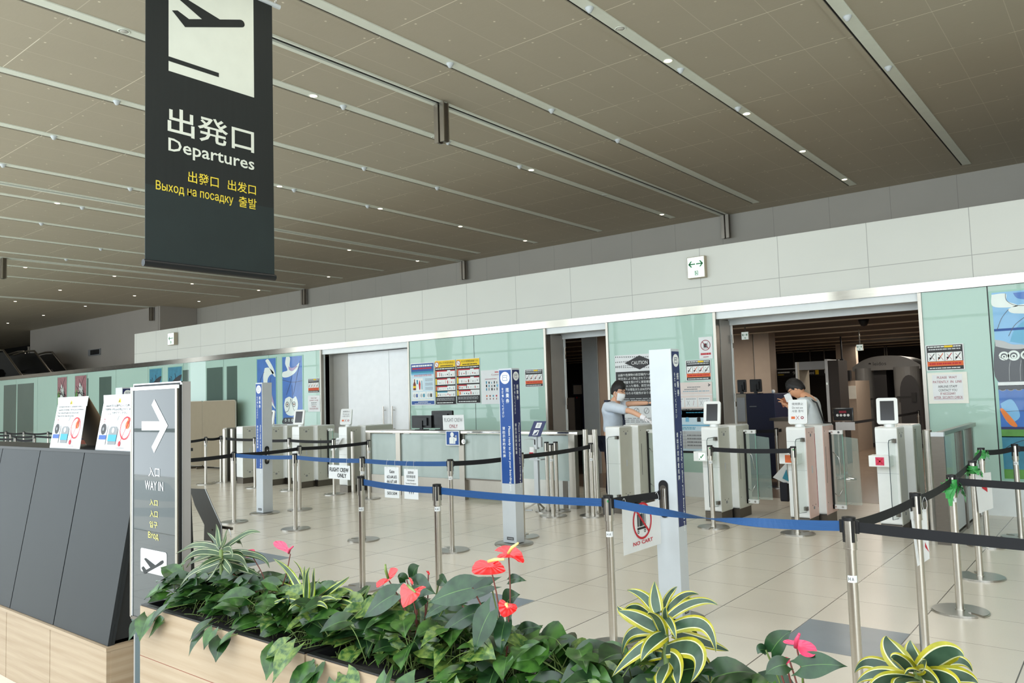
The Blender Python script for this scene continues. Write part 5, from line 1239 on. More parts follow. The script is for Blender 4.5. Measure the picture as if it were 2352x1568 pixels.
def d_customs(cv):
    cv.scribble(0.4, 0.91, 0.6, 0.95, 1, 'ink_red', 2, 3, 0.7); cv.text('Customs', 0.30, 0.84, 'ink_maroon', 0.28, 0.04); cv.scribble(0.12, 0.72, 0.45, 0.76, 1, 'ink_maroon', 2, 4, 0.4)
    rr = R_(5)
    for a in range(5):
        for c in range(3): cv.rect(0.14+a*0.075, 0.40+c*0.1, 0.14+a*0.075+rr.uniform(0.015, 0.04), 0.45+c*0.1+rr.uniform(0, 0.03), rr.choice(('ink_teal', 'ink_dark', 'ink_sky', 'ink_grey')), 2)
    for a in range(4): cv.disc(0.16+a*0.09, 0.24, 0.016, ('ink_orange', 'ink_brown', 'ink_teal', 'ink_red')[a], 2); cv.rect(0.15+a*0.09, 0.13, 0.17+a*0.09, 0.18, 'ink_brown', 2)
    cv.line(0.52, 0.32, 0.56, 0.46, 0.006, 'ink_red')
poster('wall_poster', 'white customs poster half hidden behind the middle boarding pass pillar', -9.0, 1.38, -8.19, 1.97, d_customs)
def d_warn(cv):
    cv.rect(0.03, 0.03, 0.97, 0.97, 'ink_dark', 1); cv.scribble(0.06, 0.88, 0.94, 0.95, 1, 'ink_white', 2, 3, 0.6); cv.scribble(0.08, 0.78, 0.92, 0.86, 1, 'ink_lgrey', 2, 4, 0.6); cv.rect(0.5, 0.88, 0.72, 0.95, 'ink_yellow', 3)
    for k in range(4):
        x = 0.05+k*0.227; cv.rect(x, 0.36, x+0.215, 0.70, 'ink_white', 2); cv.line(x+0.04, 0.40, x+0.18, 0.66, 0.008, ('ink_dark', 'ink_orange', 'ink_red', 'ink_dark')[k], 3); cv.line(x+0.18, 0.40, x+0.05, 0.64, 0.004, 'ink_maroon', 3); cv.disc(x+0.07, 0.48, 0.012, 'ink_dark', 3, 8)
    cv.rect(0.03, 0.17, 0.97, 0.35, 'ink_orange', 2); cv.scribble(0.08, 0.21, 0.92, 0.31, 1, 'ink_red', 3, 8, 0.6); cv.scribble(0.08, 0.06, 0.9, 0.13, 1, 'ink_white', 3, 9, 0.5)
WG = 'small striped warning posters on the green glass'
poster('warning_poster', 'small black, white and orange warning poster beside the narrow opening', -8.02, 1.65, -7.64, 1.945, d_warn, group=WG)
poster('warning_poster', 'small warning poster of four crossed items right of the nearest pillar', -5.08, 1.65, -4.69, 1.945, d_warn, group=WG)
poster('warning_poster', 'small warning poster above the please-wait notice on the right glass', -1.955, 1.66, -1.555, 1.965, d_warn, group=WG)
poster('warning_poster', 'small warning poster left of the closed white doors', -13.93, 1.70, -13.54, 2.01, d_warn, group=WG)
def d_wait(cv):
    cv.rect(0.12, 0.1, 0.88, 0.93, 'paper', 1)
    for s, y, w_, m_ in (('PLEASE  WAIT', 0.80, 0.5, 'ink_maroon'), ('PATIENTLY  IN  LINE', 0.66, 0.72, 'ink_maroon'), ('AIRLINE STAFF', 0.51, 0.48, 'ink_dark'), ('CONTACT YOU', 0.39, 0.46, 'ink_dark'), ('IF NECESSARY', 0.28, 0.38, 'ink_maroon'), ('AFTER  SECURITY CHECK', 0.16, 0.72, 'ink_maroon')): cv.text(s, 0.5-w_/2, y, m_, w_, 0.075)
    cv.line(0.14, 0.145, 0.86, 0.145, 0.003, 'ink_maroon')
poster('notice_board', 'cream please-wait-patiently notice on the right green glass', -1.955, 1.27, -1.54, 1.635, d_wait, 'paper_cream')
poster('notice_board', 'white please-wait notice left of the closed white doors', -13.935, 1.30, -13.53, 1.645, d_wait, 'paper')
def d_nocart2(cv):
    cv.disc(0.5, 0.62, 0.075, 'ink_maroon', 2, 30, 0.066); cv.rect(0.36, 0.52, 0.6, 0.70, 'ink_dark', 2); cv.line(0.30, 0.49, 0.7, 0.49, 0.006, 'ink_dark'); cv.line(0.66, 0.5, 0.66, 0.76, 0.004, 'ink_dark'); cv.line(0.27, 0.78, 0.73, 0.46, 0.009, 'ink_maroon', 3)
    cv.scribble(0.12, 0.15, 0.88, 0.28, 1, 'ink_red', 2, 3, 0.7); cv.scribble(0.3, 0.06, 0.7, 0.11, 1, 'ink_maroon', 2, 4, 0.6)
poster('notice_board', 'white no-trolley notice with red ring above the warning poster', -4.86, 1.955, -4.655, 2.265, d_nocart2, 'paper')
def d_caution(cv):
    cv.rect(0, 0.80, 1, 1, 'paper', 1); rr = R_(2)
    for y, sl in ((0.965, -0.03), (0.92, 0.02), (0.87, 0.03), (0.83, -0.03)):
        for k in range(26): x = 0.01+k*0.038; yy = y+sl*(x-0.5); cv.poly([(x, yy-0.006), (x+0.014, yy-0.006), (x+0.022, yy+0.008), (x+0.008, yy+0.008)], 'ink_black', 2)
    cv.poly([(0.20, 0.895), (0.5, 0.985), (0.80, 0.895), (0.5, 0.805)], 'ink_dark', 3); cv.text('CAUTION', 0.34, 0.870, 'ink_white', 0.32, 0.045, 4)
    cv.rect(0.01, 0.34, 0.99, 0.785, 'ink_dark', 2)
    for k, s in enumerate(('凶器や危険物の航空機内への持込みは', '航空法により禁止されています。', '保安検査を受けずに保安検査場より先', 'に立ち入った場合、航空法違反となり', '１年以下の懲役または50万円以下の罰金', 'に処せられる可能性があります。')): cv.text(s, 0.06, 0.725-k*0.047, 'ink_white', 0.86 if k not in (1, 5) else 0.72, 0.034, 4)
    cv.scribble(0.06, 0.36, 0.94, 0.45, 4, 'ink_lgrey', 4, 5, 0.35)
    for k in range(4): cv.disc(0.2+k*0.2, 0.28, 0.045, 'ink_dark', 2, 24, 0.040); cv.line(0.17+k*0.2, 0.25, 0.23+k*0.2, 0.31, 0.005, 'ink_dark')
    cv.scribble(0.1, 0.13, 0.9, 0.2, 3, 'ink_grey', 2, 6, 0.35); cv.rect(0.25, 0.02, 0.75, 0.09, 'ink_sky', 2)
poster('wall_poster', 'black and white CAUTION poster behind the uniformed staff member', -6.26, 0.9, -5.40, 2.08, d_caution, 'paper')
def d_flow(cv):
    cv.rect(0, 0.62, 1, 1, 'poster_pink', 1); cv.rect(0, 0.5, 1, 0.62, 'poster_pink', 1); cv.rect(0, 0.815, 1, 0.825, 'paper', 2)
    cv.poly([(0.90, 0.945), (0.96, 0.95), (0.985, 0.953), (0.96, 0.957), (0.93, 0.975), (0.92, 0.975), (0.935, 0.955)], 'ink_dark', 2); cv.poly([(0.935, 0.95), (0.92, 0.93), (0.93, 0.93), (0.96, 0.95)], 'ink_dark', 2)
    cv.scribble(0.45, 0.92, 0.75, 0.94, 1, 'ink_grey', 2, 2, 0.6); cv.scribble(0.38, 0.89, 0.68, 0.91, 1, 'ink_grey', 2, 3, 0.6); cv.scribble(0.35, 0.865, 0.94, 0.88, 1, 'ink_teal', 2, 4, 0.5)
    for k in range(3): x = 0.10+k*0.29; cv.rect(x, 0.65, x+0.27, 0.78, 'paper', 2); cv.line(x+0.04, 0.67, x+0.1, 0.74, 0.004, 'ink_grey', 3); cv.line(x+0.1, 0.67, x+0.04, 0.74, 0.004, 'ink_grey', 3); cv.line(x+0.18, 0.67, x+0.2, 0.74, 0.004, 'ink_maroon', 3); cv.scribble(x+0.02, 0.755, x+0.25, 0.77, 1, 'ink_grey', 3, k, 0.6)
    cv.rect(0, 0.60, 1, 0.625, 'ink_black', 2); cv.text('Prior to get screened', 0.30, 0.606, 'ink_white', 0.45, 0.013, 3)
    cv.rect(0.0, 0.02, 1, 0.60, 'ink_paleblue', 1); cv.rect(0.1, 0.545, 0.3, 0.595, 'ink_sky', 2); cv.scribble(0.4, 0.56, 0.9, 0.58, 1, 'ink_teal', 2, 5, 0.6)
    for x, m_ in ((0.2, 'ink_sky'), (0.42, 'ink_sky'), (0.68, 'ink_black'), (0.82, 'ink_sky')): cv.disc(x, 0.48, 0.028, m_, 2, 12); cv.rect(x-0.04, 0.44, x+0.04, 0.49, m_, 3)
    cv.rect(0.05, 0.38, 0.95, 0.40, 'ink_sky', 2); cv.scribble(0.05, 0.33, 0.6, 0.37, 2, 'ink_teal', 2, 6, 0.5)
    cv.rect(0.03, 0.06, 0.97, 0.31, 'ink_lgrey', 2)
    for k in range(5): cv.line(0.03, 0.10+k*0.045, 0.97, 0.10+k*0.045, 0.003, 'ink_grey', 3)
    cv.line(0.35, 0.06, 0.35, 0.31, 0.003, 'ink_grey', 3); cv.scribble(0.4, 0.09, 0.9, 0.28, 4, 'ink_grey', 4, 8, 0.35); cv.rect(0.0, 0.0, 1, 0.03, 'ink_black', 2)
poster('wall_poster', 'large pale information poster with small plane symbol, right of the nearest pillar', -5.38, 0.62, -4.69, 1.63, d_flow, 'poster_pink')
# stained-glass style pictures (plain generic stand-ins) behind clear strips
def curve(pts, n=10):
    out = []
    for i in range(len(pts)-1):
        p0 = pts[max(i-1, 0)]; p1 = pts[i]; p2 = pts[i+1]; p3 = pts[min(i+2, len(pts)-1)]
        for k in range(n):
            t = k/n; out.append(tuple(0.5*((2*p1[j])+(-p0[j]+p2[j])*t+(2*p0[j]-5*p1[j]+4*p2[j]-p3[j])*t*t+(-p0[j]+3*p1[j]-3*p2[j]+p3[j])*t**3) for j in (0, 1)))
    out.append(pts[-1]); return out
def lead(cv, pts, th=0.008, k=4):
    q = curve(pts)
    for a, c in zip(q[:-1], q[1:]): cv.line(a[0], a[1], c[0], c[1], th, 'art_black', k)
def blob(cv, pts, m, k=2): cv.poly(curve(pts+[pts[0]], 6)[:-1], m, k)
def d_art1(cv):
    cv.rect(0, 0, 1, 1, 'art_blue', 1); blob(cv, [(0.45, 0.98), (0.62, 0.99), (0.9, 0.88), (0.98, 0.80), (0.86, 0.82), (0.66, 0.9)], 'art_white'); blob(cv, [(0.42, 0.9), (0.64, 0.9), (0.9, 0.84), (0.7, 0.82), (0.56, 0.76), (0.62, 0.62), (0.97, 0.46), (0.72, 0.52), (0.42, 0.66), (0.33, 0.8)], 'art_white'); blob(cv, [(0.55, 0.74), (0.7, 0.68), (0.9, 0.5), (0.62, 0.62)], 'art_lilac', 3)
    for p in ([(0.02, 0.62), (0.2, 0.78), (0.4, 0.86)], [(0.3, 0.45), (0.55, 0.62), (0.75, 0.8)], [(0, 0.3), (0.5, 0.4), (1, 0.36)]): lead(cv, p)
    cv.rect(0, 0, 1, 0.12, 'art_black', 2); blob(cv, [(0.55, 0.12), (0.95, 0.12), (1.0, 0.25), (0.8, 0.3)], 'art_orange', 3); cv.rect(0, 0.10, 1, 0.13, 'header_white', 4)
def d_art2(cv):
    cv.rect(0, 0.28, 1, 1, 'art_blue', 1); cv.rect(0, 0, 1, 0.28, 'art_black', 1)
    blob(cv, [(0.2, 1.0), (0.4, 0.99), (0.38, 0.9), (0.55, 0.87), (0.88, 0.93), (0.7, 0.84), (0.35, 0.79), (0.02, 0.79), (0.02, 0.84), (0.26, 0.86), (0.15, 0.93)], 'art_white'); blob(cv, [(0.32, 0.9), (0.5, 0.88), (0.78, 0.9), (0.55, 0.85), (0.36, 0.86)], 'art_lilac', 3)
    for p in ([(0, 0.76), (0.5, 0.73), (1, 0.74)], [(0.2, 0.6), (0.4, 0.72), (0.5, 0.8)], [(0.55, 0.6), (0.75, 0.8), (0.9, 0.95)], [(0.5, 0.5), (0.5, 0.62), (0.48, 0.7)]): lead(cv, p)
    # two round white shapes over dark scrolls
    blob(cv, [(0.14, 0.56), (0.34, 0.58), (0.52, 0.56), (0.68, 0.58), (0.78, 0.5), (0.7, 0.42), (0.5, 0.38), (0.2, 0.4), (0.08, 0.48)], 'art_white', 3)
    for x in (0.24, 0.58): cv.disc(x, 0.50, 0.06, 'art_black', 4, 20, 0.045); cv.disc(x, 0.50, 0.022, 'ink_brown', 5, 14)
    lead(cv, [(0.12, 0.42), (0.3, 0.44), (0.42, 0.56)], 0.012); lead(cv, [(0.78, 0.42), (0.6, 0.43), (0.42, 0.56)], 0.012); blob(cv, [(0.05, 0.36), (0.8, 0.36), (0.95, 0.3), (0.02, 0.3)], 'art_black', 3)
    for k in range(5): cx = 0.15+0.17*k; cv.disc(cx, 0.335, 0.03, 'art_white', 4, 16, 0.018)
    cv.rect(0, 0.27, 1, 0.295, 'header_white', 5)
    for p in ([(0.05, 0.05), (0.35, 0.12), (0.4, 0.24), (0.3, 0.26)], [(0.3, 0.0), (0.5, 0.14), (0.75, 0.16)], [(0.6, 0.02), (0.8, 0.1), (0.95, 0.22)]):
        q = curve(p)
        for a, c in zip(q[:-1], q[1:]): cv.line(a[0], a[1], c[0], c[1], 0.045, 'art_white', 3)
    blob(cv, [(0.05, 0.2), (0.25, 0.24), (0.3, 0.12), (0.12, 0.08)], 'ink_brown', 2)
def d_art3(cv):
    cv.rect(0, 0, 1, 1, 'art_sky', 1); blob(cv, [(0, 0.99), (0.13, 0.99), (0.14, 0.95), (0.24, 0.92), (0.12, 0.915), (0, 0.93)], 'art_white'); blob(cv, [(0.14, 0.905), (0.26, 0.925), (0.5, 0.92), (0.5, 0.875), (0.2, 0.88)], 'art_white'); blob(cv, [(0.2, 0.99), (0.5, 0.99), (0.5, 0.95), (0.26, 0.955)], 'art_blue', 3)
    lead(cv, [(0.03, 0.80), (0.08, 0.86), (0.15, 0.905)], 0.005); lead(cv, [(0.13, 0.76), (0.2, 0.82), (0.33, 0.87)], 0.005); lead(cv, [(0.13, 0.99), (0.14, 0.95), (0.24, 0.92), (0.5, 0.92)], 0.005)
    blob(cv, [(0.14, 0.73), (0.2, 0.80), (0.36, 0.85), (0.36, 0.72)], 'ink_sky'); cv.rect(0, 0.79, 1, 0.803, 'sign_blue', 3)
    blob(cv, [(0, 0.74), (0.1, 0.715), (0.2, 0.70), (0.4, 0.70), (0.4, 0.50), (0, 0.52)], 'art_black', 2); lead(cv, [(0.02, 0.655), (0.15, 0.62), (0.4, 0.60)], 0.004)
    cv.poly(curve([(0.0, 0.745), (0.08, 0.735), (0.16, 0.715), (0.26, 0.71), (0.26, 0.69), (0.15, 0.69), (0.06, 0.70), (0.0, 0.71)])[:-1], 'ink_lgrey', 3)
    for x, y, r in ((0.075, 0.655, 0.05), (0.165, 0.655, 0.058), (0.275, 0.655, 0.05), (0.365, 0.655, 0.05)):
        cv.disc(x, y, r, 'art_white', 4, 26, r*0.62); cv.disc(x, y-0.004, r*0.45, 'art_white', 4, 20, r*0.2)
    for x in (0.13, 0.23, 0.33): q = curve([(x, 0.63), (x-0.015, 0.585), (x-0.02, 0.52)]); [cv.line(a_[0], a_[1], c_[0], c_[1], 0.004, 'ink_lgrey', 4) for a_, c_ in zip(q[:-1], q[1:])]
    cv.rect(0, 0.495, 1, 0.515, 'header_white', 5)
    cv.rect(0, 0.22, 1, 0.48, 'art_blue', 2); blob(cv, [(0.01, 0.40), (0.12, 0.42), (0.18, 0.33), (0.06, 0.30)], 'art_sky', 3)
    for x in (0.04, 0.115, 0.19, 0.265, 0.34): cv.disc(x, 0.487, 0.042, 'art_black', 3, 20); cv.disc(x, 0.487, 0.042, 'ink_lgrey', 4, 20, 0.038)
    cv.rect(0, 0.475, 1, 0.497, 'art_black', 5)
    blob(cv, [(0.0, 0.37), (0.035, 0.37), (0.15, 0.285), (0.10, 0.28), (0.04, 0.32)], 'art_orange', 5); lead(cv, [(0, 0.355), (0.2, 0.36), (0.4, 0.35)], 0.004)
    cv.rect(0, 0.262, 1, 0.275, 'sign_navy', 4); cv.rect(0, 0.225, 1, 0.262, 'art_green', 3); cv.rect(0, 0.05, 1, 0.225, 'art_teal', 2); lead(cv, [(0, 0.15), (0.12, 0.19), (0.35, 0.23)], 0.006); blob(cv, [(0.22, 0.12), (0.27, 0.17), (0.36, 0.19), (0.34, 0.16), (0.27, 0.11)], 'art_white', 3); cv.rect(0, 0, 1, 0.05, 'art_green', 3)
def d_art4(cv):
    cv.rect(0, 0.2, 1, 1, 'art_rose', 1); rr = R_(6)
    blob(cv, [(0.4, 0.9), (0.7, 0.8), (0.6, 0.6), (0.4, 0.4), (0.1, 0.3), (0.3, 0.5), (0.3, 0.7)], 'art_white', 2)
    for k in range(9): lead(cv, [(rr.random(), rr.uniform(0.3, 1)), (rr.random(), rr.uniform(0.3, 1)), (rr.random(), rr.uniform(0.3, 1))], 0.02)
    blob(cv, [(0, 0.7), (0.2, 0.8), (0.25, 0.5), (0.05, 0.4)], 'art_green', 3); cv.rect(0, 0, 1, 0.2, 'ink_brown', 2)
def d_art5(cv):
    cv.rect(0, 0, 1, 1, 'art_teal', 1); rr = R_(9)
    for k in range(6): lead(cv, [(rr.random(), rr.random()), (rr.random(), rr.random()), (rr.random(), rr.random())], 0.02)
    blob(cv, [(0.1, 0.1), (0.9, 0.1), (0.8, 0.5), (0.4, 0.6)], 'ink_orange', 2); blob(cv, [(0.0, 0.6), (0.5, 0.7), (1, 0.9), (0.2, 0.8)], 'art_black', 2)
def artpanel(label, x0, x1, draw, z0=0.42, z1=2.52, proud=0.0):
    t = thing('picture_panel', label, 'picture', ((x0+x1)/2, WY-0.01, z0), 'coloured glass pictures on the green wall')
    b = MB(); b.box(x0-0.03, WY-0.008, z0-0.02, x1+0.03, WY-0.001, z1+0.02, 'glass_edge'); b.build('frame', t)
    b = MB(); cv = Canvas(b, (x0, WY-0.008, z0), (1, 0, 0), (0, 0, 1), (0, -1, 0), x1-x0, z1-z0); draw(cv); b.build('picture', t)
artpanel('narrow blue glass picture with white swirl, partly behind the grey-sided pillar', -15.83, -15.10, d_art1)
artpanel('blue glass picture with two eye-like discs left of the closed doors', -14.85, -14.13, d_art2)
artpanel('large bright blue and black glass picture at the right edge of the photo', -1.24, -0.2, d_art3)
artpanel('rose-coloured glass picture at far left, left one of two', -26.9, -26.2, d_art4)
artpanel('rose-coloured glass picture at far left, right one of two', -25.6, -24.8, d_art4)
artpanel('narrow picture with blue and orange glass above the second folded sign', -20.9, -20.25, d_art5)
artpanel('narrow dark-lined picture just above the way-in sign', -19.9, -19.2, d_art5)

# =================================================================== DARK SLOPED CABINET
CYB, ZW, ZT, YT = 1.727, 0.378, 1.289, 1.893
t = thing('sloped_cabinet', 'long dark grey cabinet with leaning panels on a pale wood base', 'cabinet', (-6.4, 2.1, 0))
b = MB(); b.box(-9.0, CYB+0.035, ZW, -3.93, 2.2, ZW+0.02, 'cabinet_dark')
b.prism([(-3.93, CYB+0.02, ZW+0.005), (-3.93, YT+0.03, ZT-0.012), (-3.93, 2.16, ZT-0.012), (-3.93, 2.20, ZW)], (-5.07, 0, 0), 'cabinet_dark'); b.build('body', t)
jx = [-3.91, -4.545, -5.15, -5.755, -6.36, -6.965, -7.57, -8.175, -8.78]
nrm_ = Vector((0, -(ZT-ZW), (YT-CYB))).normalized()
for a, c in zip(jx[1:], jx[:-1]):
    b = MB(); g = 0.005
    b.prism([(a+g, CYB+0.012, ZW+0.008), (c-g, CYB+0.012, ZW+0.008), (c-g, YT, ZT), (a+g, YT, ZT)], -nrm_*0.016, 'cabinet_grey'); b.build('front_panel', t)
b = MB(); b.prism([(-3.935, CYB+0.015, ZW+0.005), (-3.935, YT+0.012, ZT), (-3.935, YT+0.04, ZT), (-3.935, CYB+0.045, ZW+0.005)], (0.018, 0, 0), 'cabinet_grey'); b.build('end_trim', t)
b = MB(); b.box(-9.0, YT-0.005, ZT-0.012, -3.93, 2.18, ZT+0.004, 'cabinet_dark'); b.build('top', t)
wj = [-3.897, -4.551, -5.162, -5.78, -6.39, -7.0, -7.61, -8.22, -8.83]
for a, c in zip(wj[1:], wj[:-1]):
    b = MB(); b.box(a+0.003, CYB, 0.0, c-0.003, CYB+0.02, ZW-0.012, 'pale_wood_laminate'); b.build('wood_panel', t)
b = MB(); b.box(-3.917, CYB+0.02, 0.0, -3.897, 2.2, ZW-0.012, 'pale_wood_laminate'); b.box(-9.0, CYB-0.004, ZW-0.012, -3.893, 2.22, ZW+0.005, 'pale_wood_laminate'); b.box(-9, CYB+0.02, 0, -3.92, 2.19, ZW-0.012, 'ink_brown'); b.build('base', t)
# folded paper signs
def a_frame(xc, label, jp):
    z0 = ZT+0.004; w2 = 0.205; t = thing('folded_sign', label, 'folded sign', (xc, YT+0.14, z0), 'folded paper signs on the dark cabinet')
    ft = Vector((0, 0.045, 0.29)); yb = YT+0.025
    bl = Vector((xc-w2, yb, z0)); br__ = Vector((xc+w2, yb, z0)); tr = br__+ft+Vector((-0.012, 0, 0)); tl_ = bl+ft+Vector((0.012, 0, 0))
    n = Vector((0, -1, 0.155)).normalized()
    b = MB(); b.prism([bl, br__, tr, tl_], -n*0.003, 'paper')
    # curl: the top flap widens slightly where the sheet bends
    b.prism([tl_+Vector((-0.004, -0.004, -0.05)), tr+Vector((0.004, -0.004, -0.05)), tr+Vector((0.016, 0, 0.006)), tl_+Vector((-0.016, 0, 0.006))], -n*0.002, 'paper')
    b.build('front_sheet', t)
    b = MB(); dx = Vector((0.03, 0, 0)); b.prism([bl+Vector((0, 0.20, 0))+dx, br__+Vector((0, 0.20, 0))+dx, tr+Vector((0.0, 0.006, 0)), tl_+Vector((0, 0.006, 0))], Vector((0, 0.004, 0)), 'paper_back'); b.build('back_board', t)
    b = MB(); v = ft.normalized(); cv = Canvas(b, bl, (1, 0, 0), v, n, 2*w2, ft.length)
    cv.poly([(0.46, 0.87), (0.54, 0.87), (0.50, 0.965)], 'ink_yellow', 3); cv.poly([(0.485, 0.88), (0.515, 0.88), (0.5, 0.93)], 'ink_dark', 4)
    BOLD[0] = 0.025
    if jp:
        for k, s in enumerate(('100mlを超える容器に入った液体を', '航空機内へ持ち込みが禁止されています', 'ここで捨ててください')): cv.text(s, 0.12+(0.1 if k == 2 else 0), 0.79-k*0.068, 'ink_black', 0.76-(0.2 if k == 2 else 0), 0.045, 3)
    else:
        for k, s in enumerate(('All liquids stored in containers with a', 'capacity exceeding 100 ml are prohibited', 'from being brought onto the aircraft.', 'Please throw away them here.')): cv.text(s, 0.10, 0.80-k*0.062, 'ink_black', (0.78, 0.84, 0.70, 0.56)[k], 0.042, 3)
    BOLD[0] = 0.0
    # bins and bottle pictograms
    cv.rect(0.07, 0.10, 0.28, 0.46, 'ink_lgrey', 3); cv.rect(0.07, 0.19, 0.28, 0.27, 'sign_blue', 4); cv.rect(0.07, 0.10, 0.28, 0.185, 'poster_pink', 4); cv.disc(0.175, 0.38, 0.030, 'ink_dark', 4, 18); cv.disc(0.175, 0.38, 0.010, 'ink_grey', 5, 12)
    cv.poly([(0.34, 0.10), (0.56, 0.10), (0.58, 0.38), (0.53, 0.43), (0.38, 0.43), (0.33, 0.38)], 'ink_grey', 3); cv.poly([(0.335, 0.16), (0.57, 0.16), (0.572, 0.28), (0.335, 0.28)], 'ink_teal', 4); cv.disc(0.455, 0.36, 0.014, 'ink_white', 4, 12)
    cv.line(0.42, 0.45, 0.50, 0.58, 0.006, 'ink_lgrey', 3); cv.line(0.50, 0.54, 0.54, 0.64, 0.012, 'ink_lgrey', 3); cv.disc(0.16, 0.54, 0.010, 'ink_maroon', 3, 12, 0.007); cv.line(0.13, 0.60, 0.16, 0.54, 0.003, 'ink_maroon', 3)
    cv.disc(0.79, 0.40, 0.062, 'ink_red', 4, 26, 0.054); cv.line(0.68, 0.13, 0.86, 0.54, 0.006, 'ink_red', 4); cv.disc(0.82, 0.46, 0.022, 'ink_orange', 3, 14); cv.poly([(0.80, 0.48), (0.86, 0.48), (0.84, 0.6), (0.81, 0.6)], 'ink_orange', 3)
    cv.line(0.66, 0.13, 0.66, 0.3, 0.003, 'ink_maroon', 3); cv.disc(0.67, 0.12, 0.014, 'ink_red', 3, 14); cv.scribble(0.6, 0.035, 0.82, 0.055, 1, 'ink_grey', 3, 5, 0.6)
    b.build('print', t)
a_frame(-4.885, 'folded white sign in English about liquids on the dark cabinet', False)
a_frame(-4.275, 'folded white sign in Japanese about liquids, touching the way-in sign', True)

# =================================================================== WAY IN SIGN
KY = 1.76
kx0, kx1, kz0, kz1 = -3.722, -3.295, 0.55, 1.612
t = thing('way_in_sign', 'tall glass-fronted way-in sign with white right arrow and yellow words', 'sign', (-3.5, KY+0.1, 0))
KB = KY+0.016; kr = atY(418, 900, KB).x; kbk = atX(438, 900, kr).y; kl = atY(309, 883, KB).x; kt_ = atY(309, 883, KB).z
b = MB(); b.box(kl, KB, 0, kr, kbk, kt_, 'kiosk_side')
b.box(kl-0.003, KB-0.004, 1.0, kl+0.003, KB, kt_+0.001, 'kiosk_white'); b.box(kl, KB-0.005, kt_-0.004, kr+0.003, KB, kt_+0.002, 'kiosk_white'); b.box(kr-0.004, KB-0.006, 0, kr+0.003, KB, kt_+0.002, 'kiosk_white')
b.box(kl+0.003, KB-0.003, 1.0, kr-0.004, KB-0.0005, kt_-0.004, 'cabinet_grey'); b.build('body', t)
b = MB(); b.box(kx0+0.03, KY+0.003, 0.0, kx1+0.0, KY+0.014, kz0, 'kiosk_base'); b.build('lower_panel', t)
b = MB(); b.box(kx0, KY, kz0, kx1, KY+0.012, kz1, 'kiosk_glass'); b.box(kx0, KY+0.0005, kz0-0.02, kx1, KY+0.012, kz0, 'smoky_glass'); b.build('glass_front', t)
b = MB()
b.box(kx0-0.003, KY-0.006, kz0, kx0+0.010, KY+0.014, kz1, 'steel_sheet'); b.box(kx1-0.018, KY-0.006, kz0, kx1, KY+0.014, kz1, 'steel_sheet'); b.box(kx1, KY+0.002, kz0, kx1+0.006, KY+0.014, kz1, 'gap_black')
b.box(kx0-0.003, KY-0.007, kz1-0.016, kx1+0.004, KY+0.014, kz1, 'kiosk_white'); b.box(kx0+0.010, KY-0.004, kz0, kx0+0.014, KY-0.001, kz1, 'kiosk_white'); b.box(kx0, KY-0.004, kz0-0.01, kx1, KY, kz0+0.006, 'dark_steel'); b.build('frame', t)
b = MB()
kp = lambda x, y, k=1: atY(280+x/3.92, 850+y/3.92, KY-0.0015*k)
b.poly([kp(*q) for q in ((267, 312), (292, 260), (413, 498), (290, 745), (267, 690), (343, 541), (178, 541), (178, 460), (340, 460))], 'kiosk_text')
b.build('arrow', t, label='white right arrow'); b = MB(); BOLD[0] = 0.003
def kt(s, x0, y0, x1, y1, m):
    a = kp(x0, y1); c = kp(x1, y1); d = kp(x0, y0); b.text(s, a, (1, 0, 0), (0, 0, 1), m, c.x-a.x, d.z-a.z)
kt('入口', 240, 872, 338, 955, 'kiosk_text'); kt('WAY IN', 208, 992, 372, 1072, 'kiosk_text')
kt('入口', 250, 1160, 322, 1214, 'kiosk_yellow'); kt('入口', 252, 1258, 322, 1318, 'kiosk_yellow'); kt('입구', 250, 1355, 320, 1412, 'kiosk_yellow'); kt('Вход', 237, 1450, 328, 1518, 'kiosk_yellow')
b.build('lettering', t, label='white and yellow words'); b = MB(); BOLD[0] = 0.0
ks = lambda x, y, k=1: atY(x/3.35, 1100+y/3.35, KY-0.0015*k)
A = ks(1082, 540); Bq = ks(1283, 540); Cq = ks(1082, 810); W_ = Bq.x-A.x; H_ = 0.105
z1_ = ks(1100, 530).z; pts = []
for (cx, cz, st) in ((A.x+W_-0.012, z1_-0.012, 0), (A.x+0.012, z1_-0.012, 1), (A.x+0.012, z1_-H_+0.012, 2), (A.x+W_-0.012, z1_-H_+0.012, 3)):
    for k in range(5): a = (st+k/4)*pi/2; pts.append((cx+0.012*math.cos(a), KY-0.0015, cz+0.012*math.sin(a)))
b.poly(pts, 'kiosk_text')
b.poly([ks(x, y, 2) for x, y in ((1088, 682), (1103, 668), (1125, 697), (1155, 680), (1107, 612), (1122, 605), (1195, 662), (1238, 628), (1255, 623), (1260, 640), (1248, 655), (1110, 730))], 'cabinet_grey')
b.build('plane_symbol', t, label='white rounded square with grey plane')
# =================================================================== LEANING METAL STAND behind the planter
t = thing('leaning_display', 'dark grey bent metal display panel on a pole behind the way-in sign', 'display stand', (-5.9, 3.5, 0))
SY = 3.45
sp_ = lambda x, y, Y=SY: atY(430+x/5.2267, 1040+y/5.2267, Y)
b = MB(); b.prism([sp_(30, 425), sp_(215, 432), sp_(300, 632), sp_(90, 628)], (0.004, 0.006, 0), 'slant_grey'); b.prism([sp_(90, 628), sp_(300, 632), sp_(410, 872), sp_(205, 862)], (0.004, 0.006, 0), 'slant_grey'); b.prism([sp_(205, 862), sp_(410, 872), sp_(410, 1062), sp_(200, 1050)], (0.004, 0.006, 0), 'slant_grey'); b.build('panel', t)
b = MB(); b.tube([sp_(215, 432), sp_(300, 632), sp_(410, 872), sp_(410, 1062)], 0.003, 'ink_lgrey', 6); b.build('edge', t)
b = MB()
for y in (920, 1052): p = sp_(300, y); b.cyl(p, p+Vector((0, -0.006, 0)), 0.007, 'dark_steel', n=12)
b.build('bolt', t)
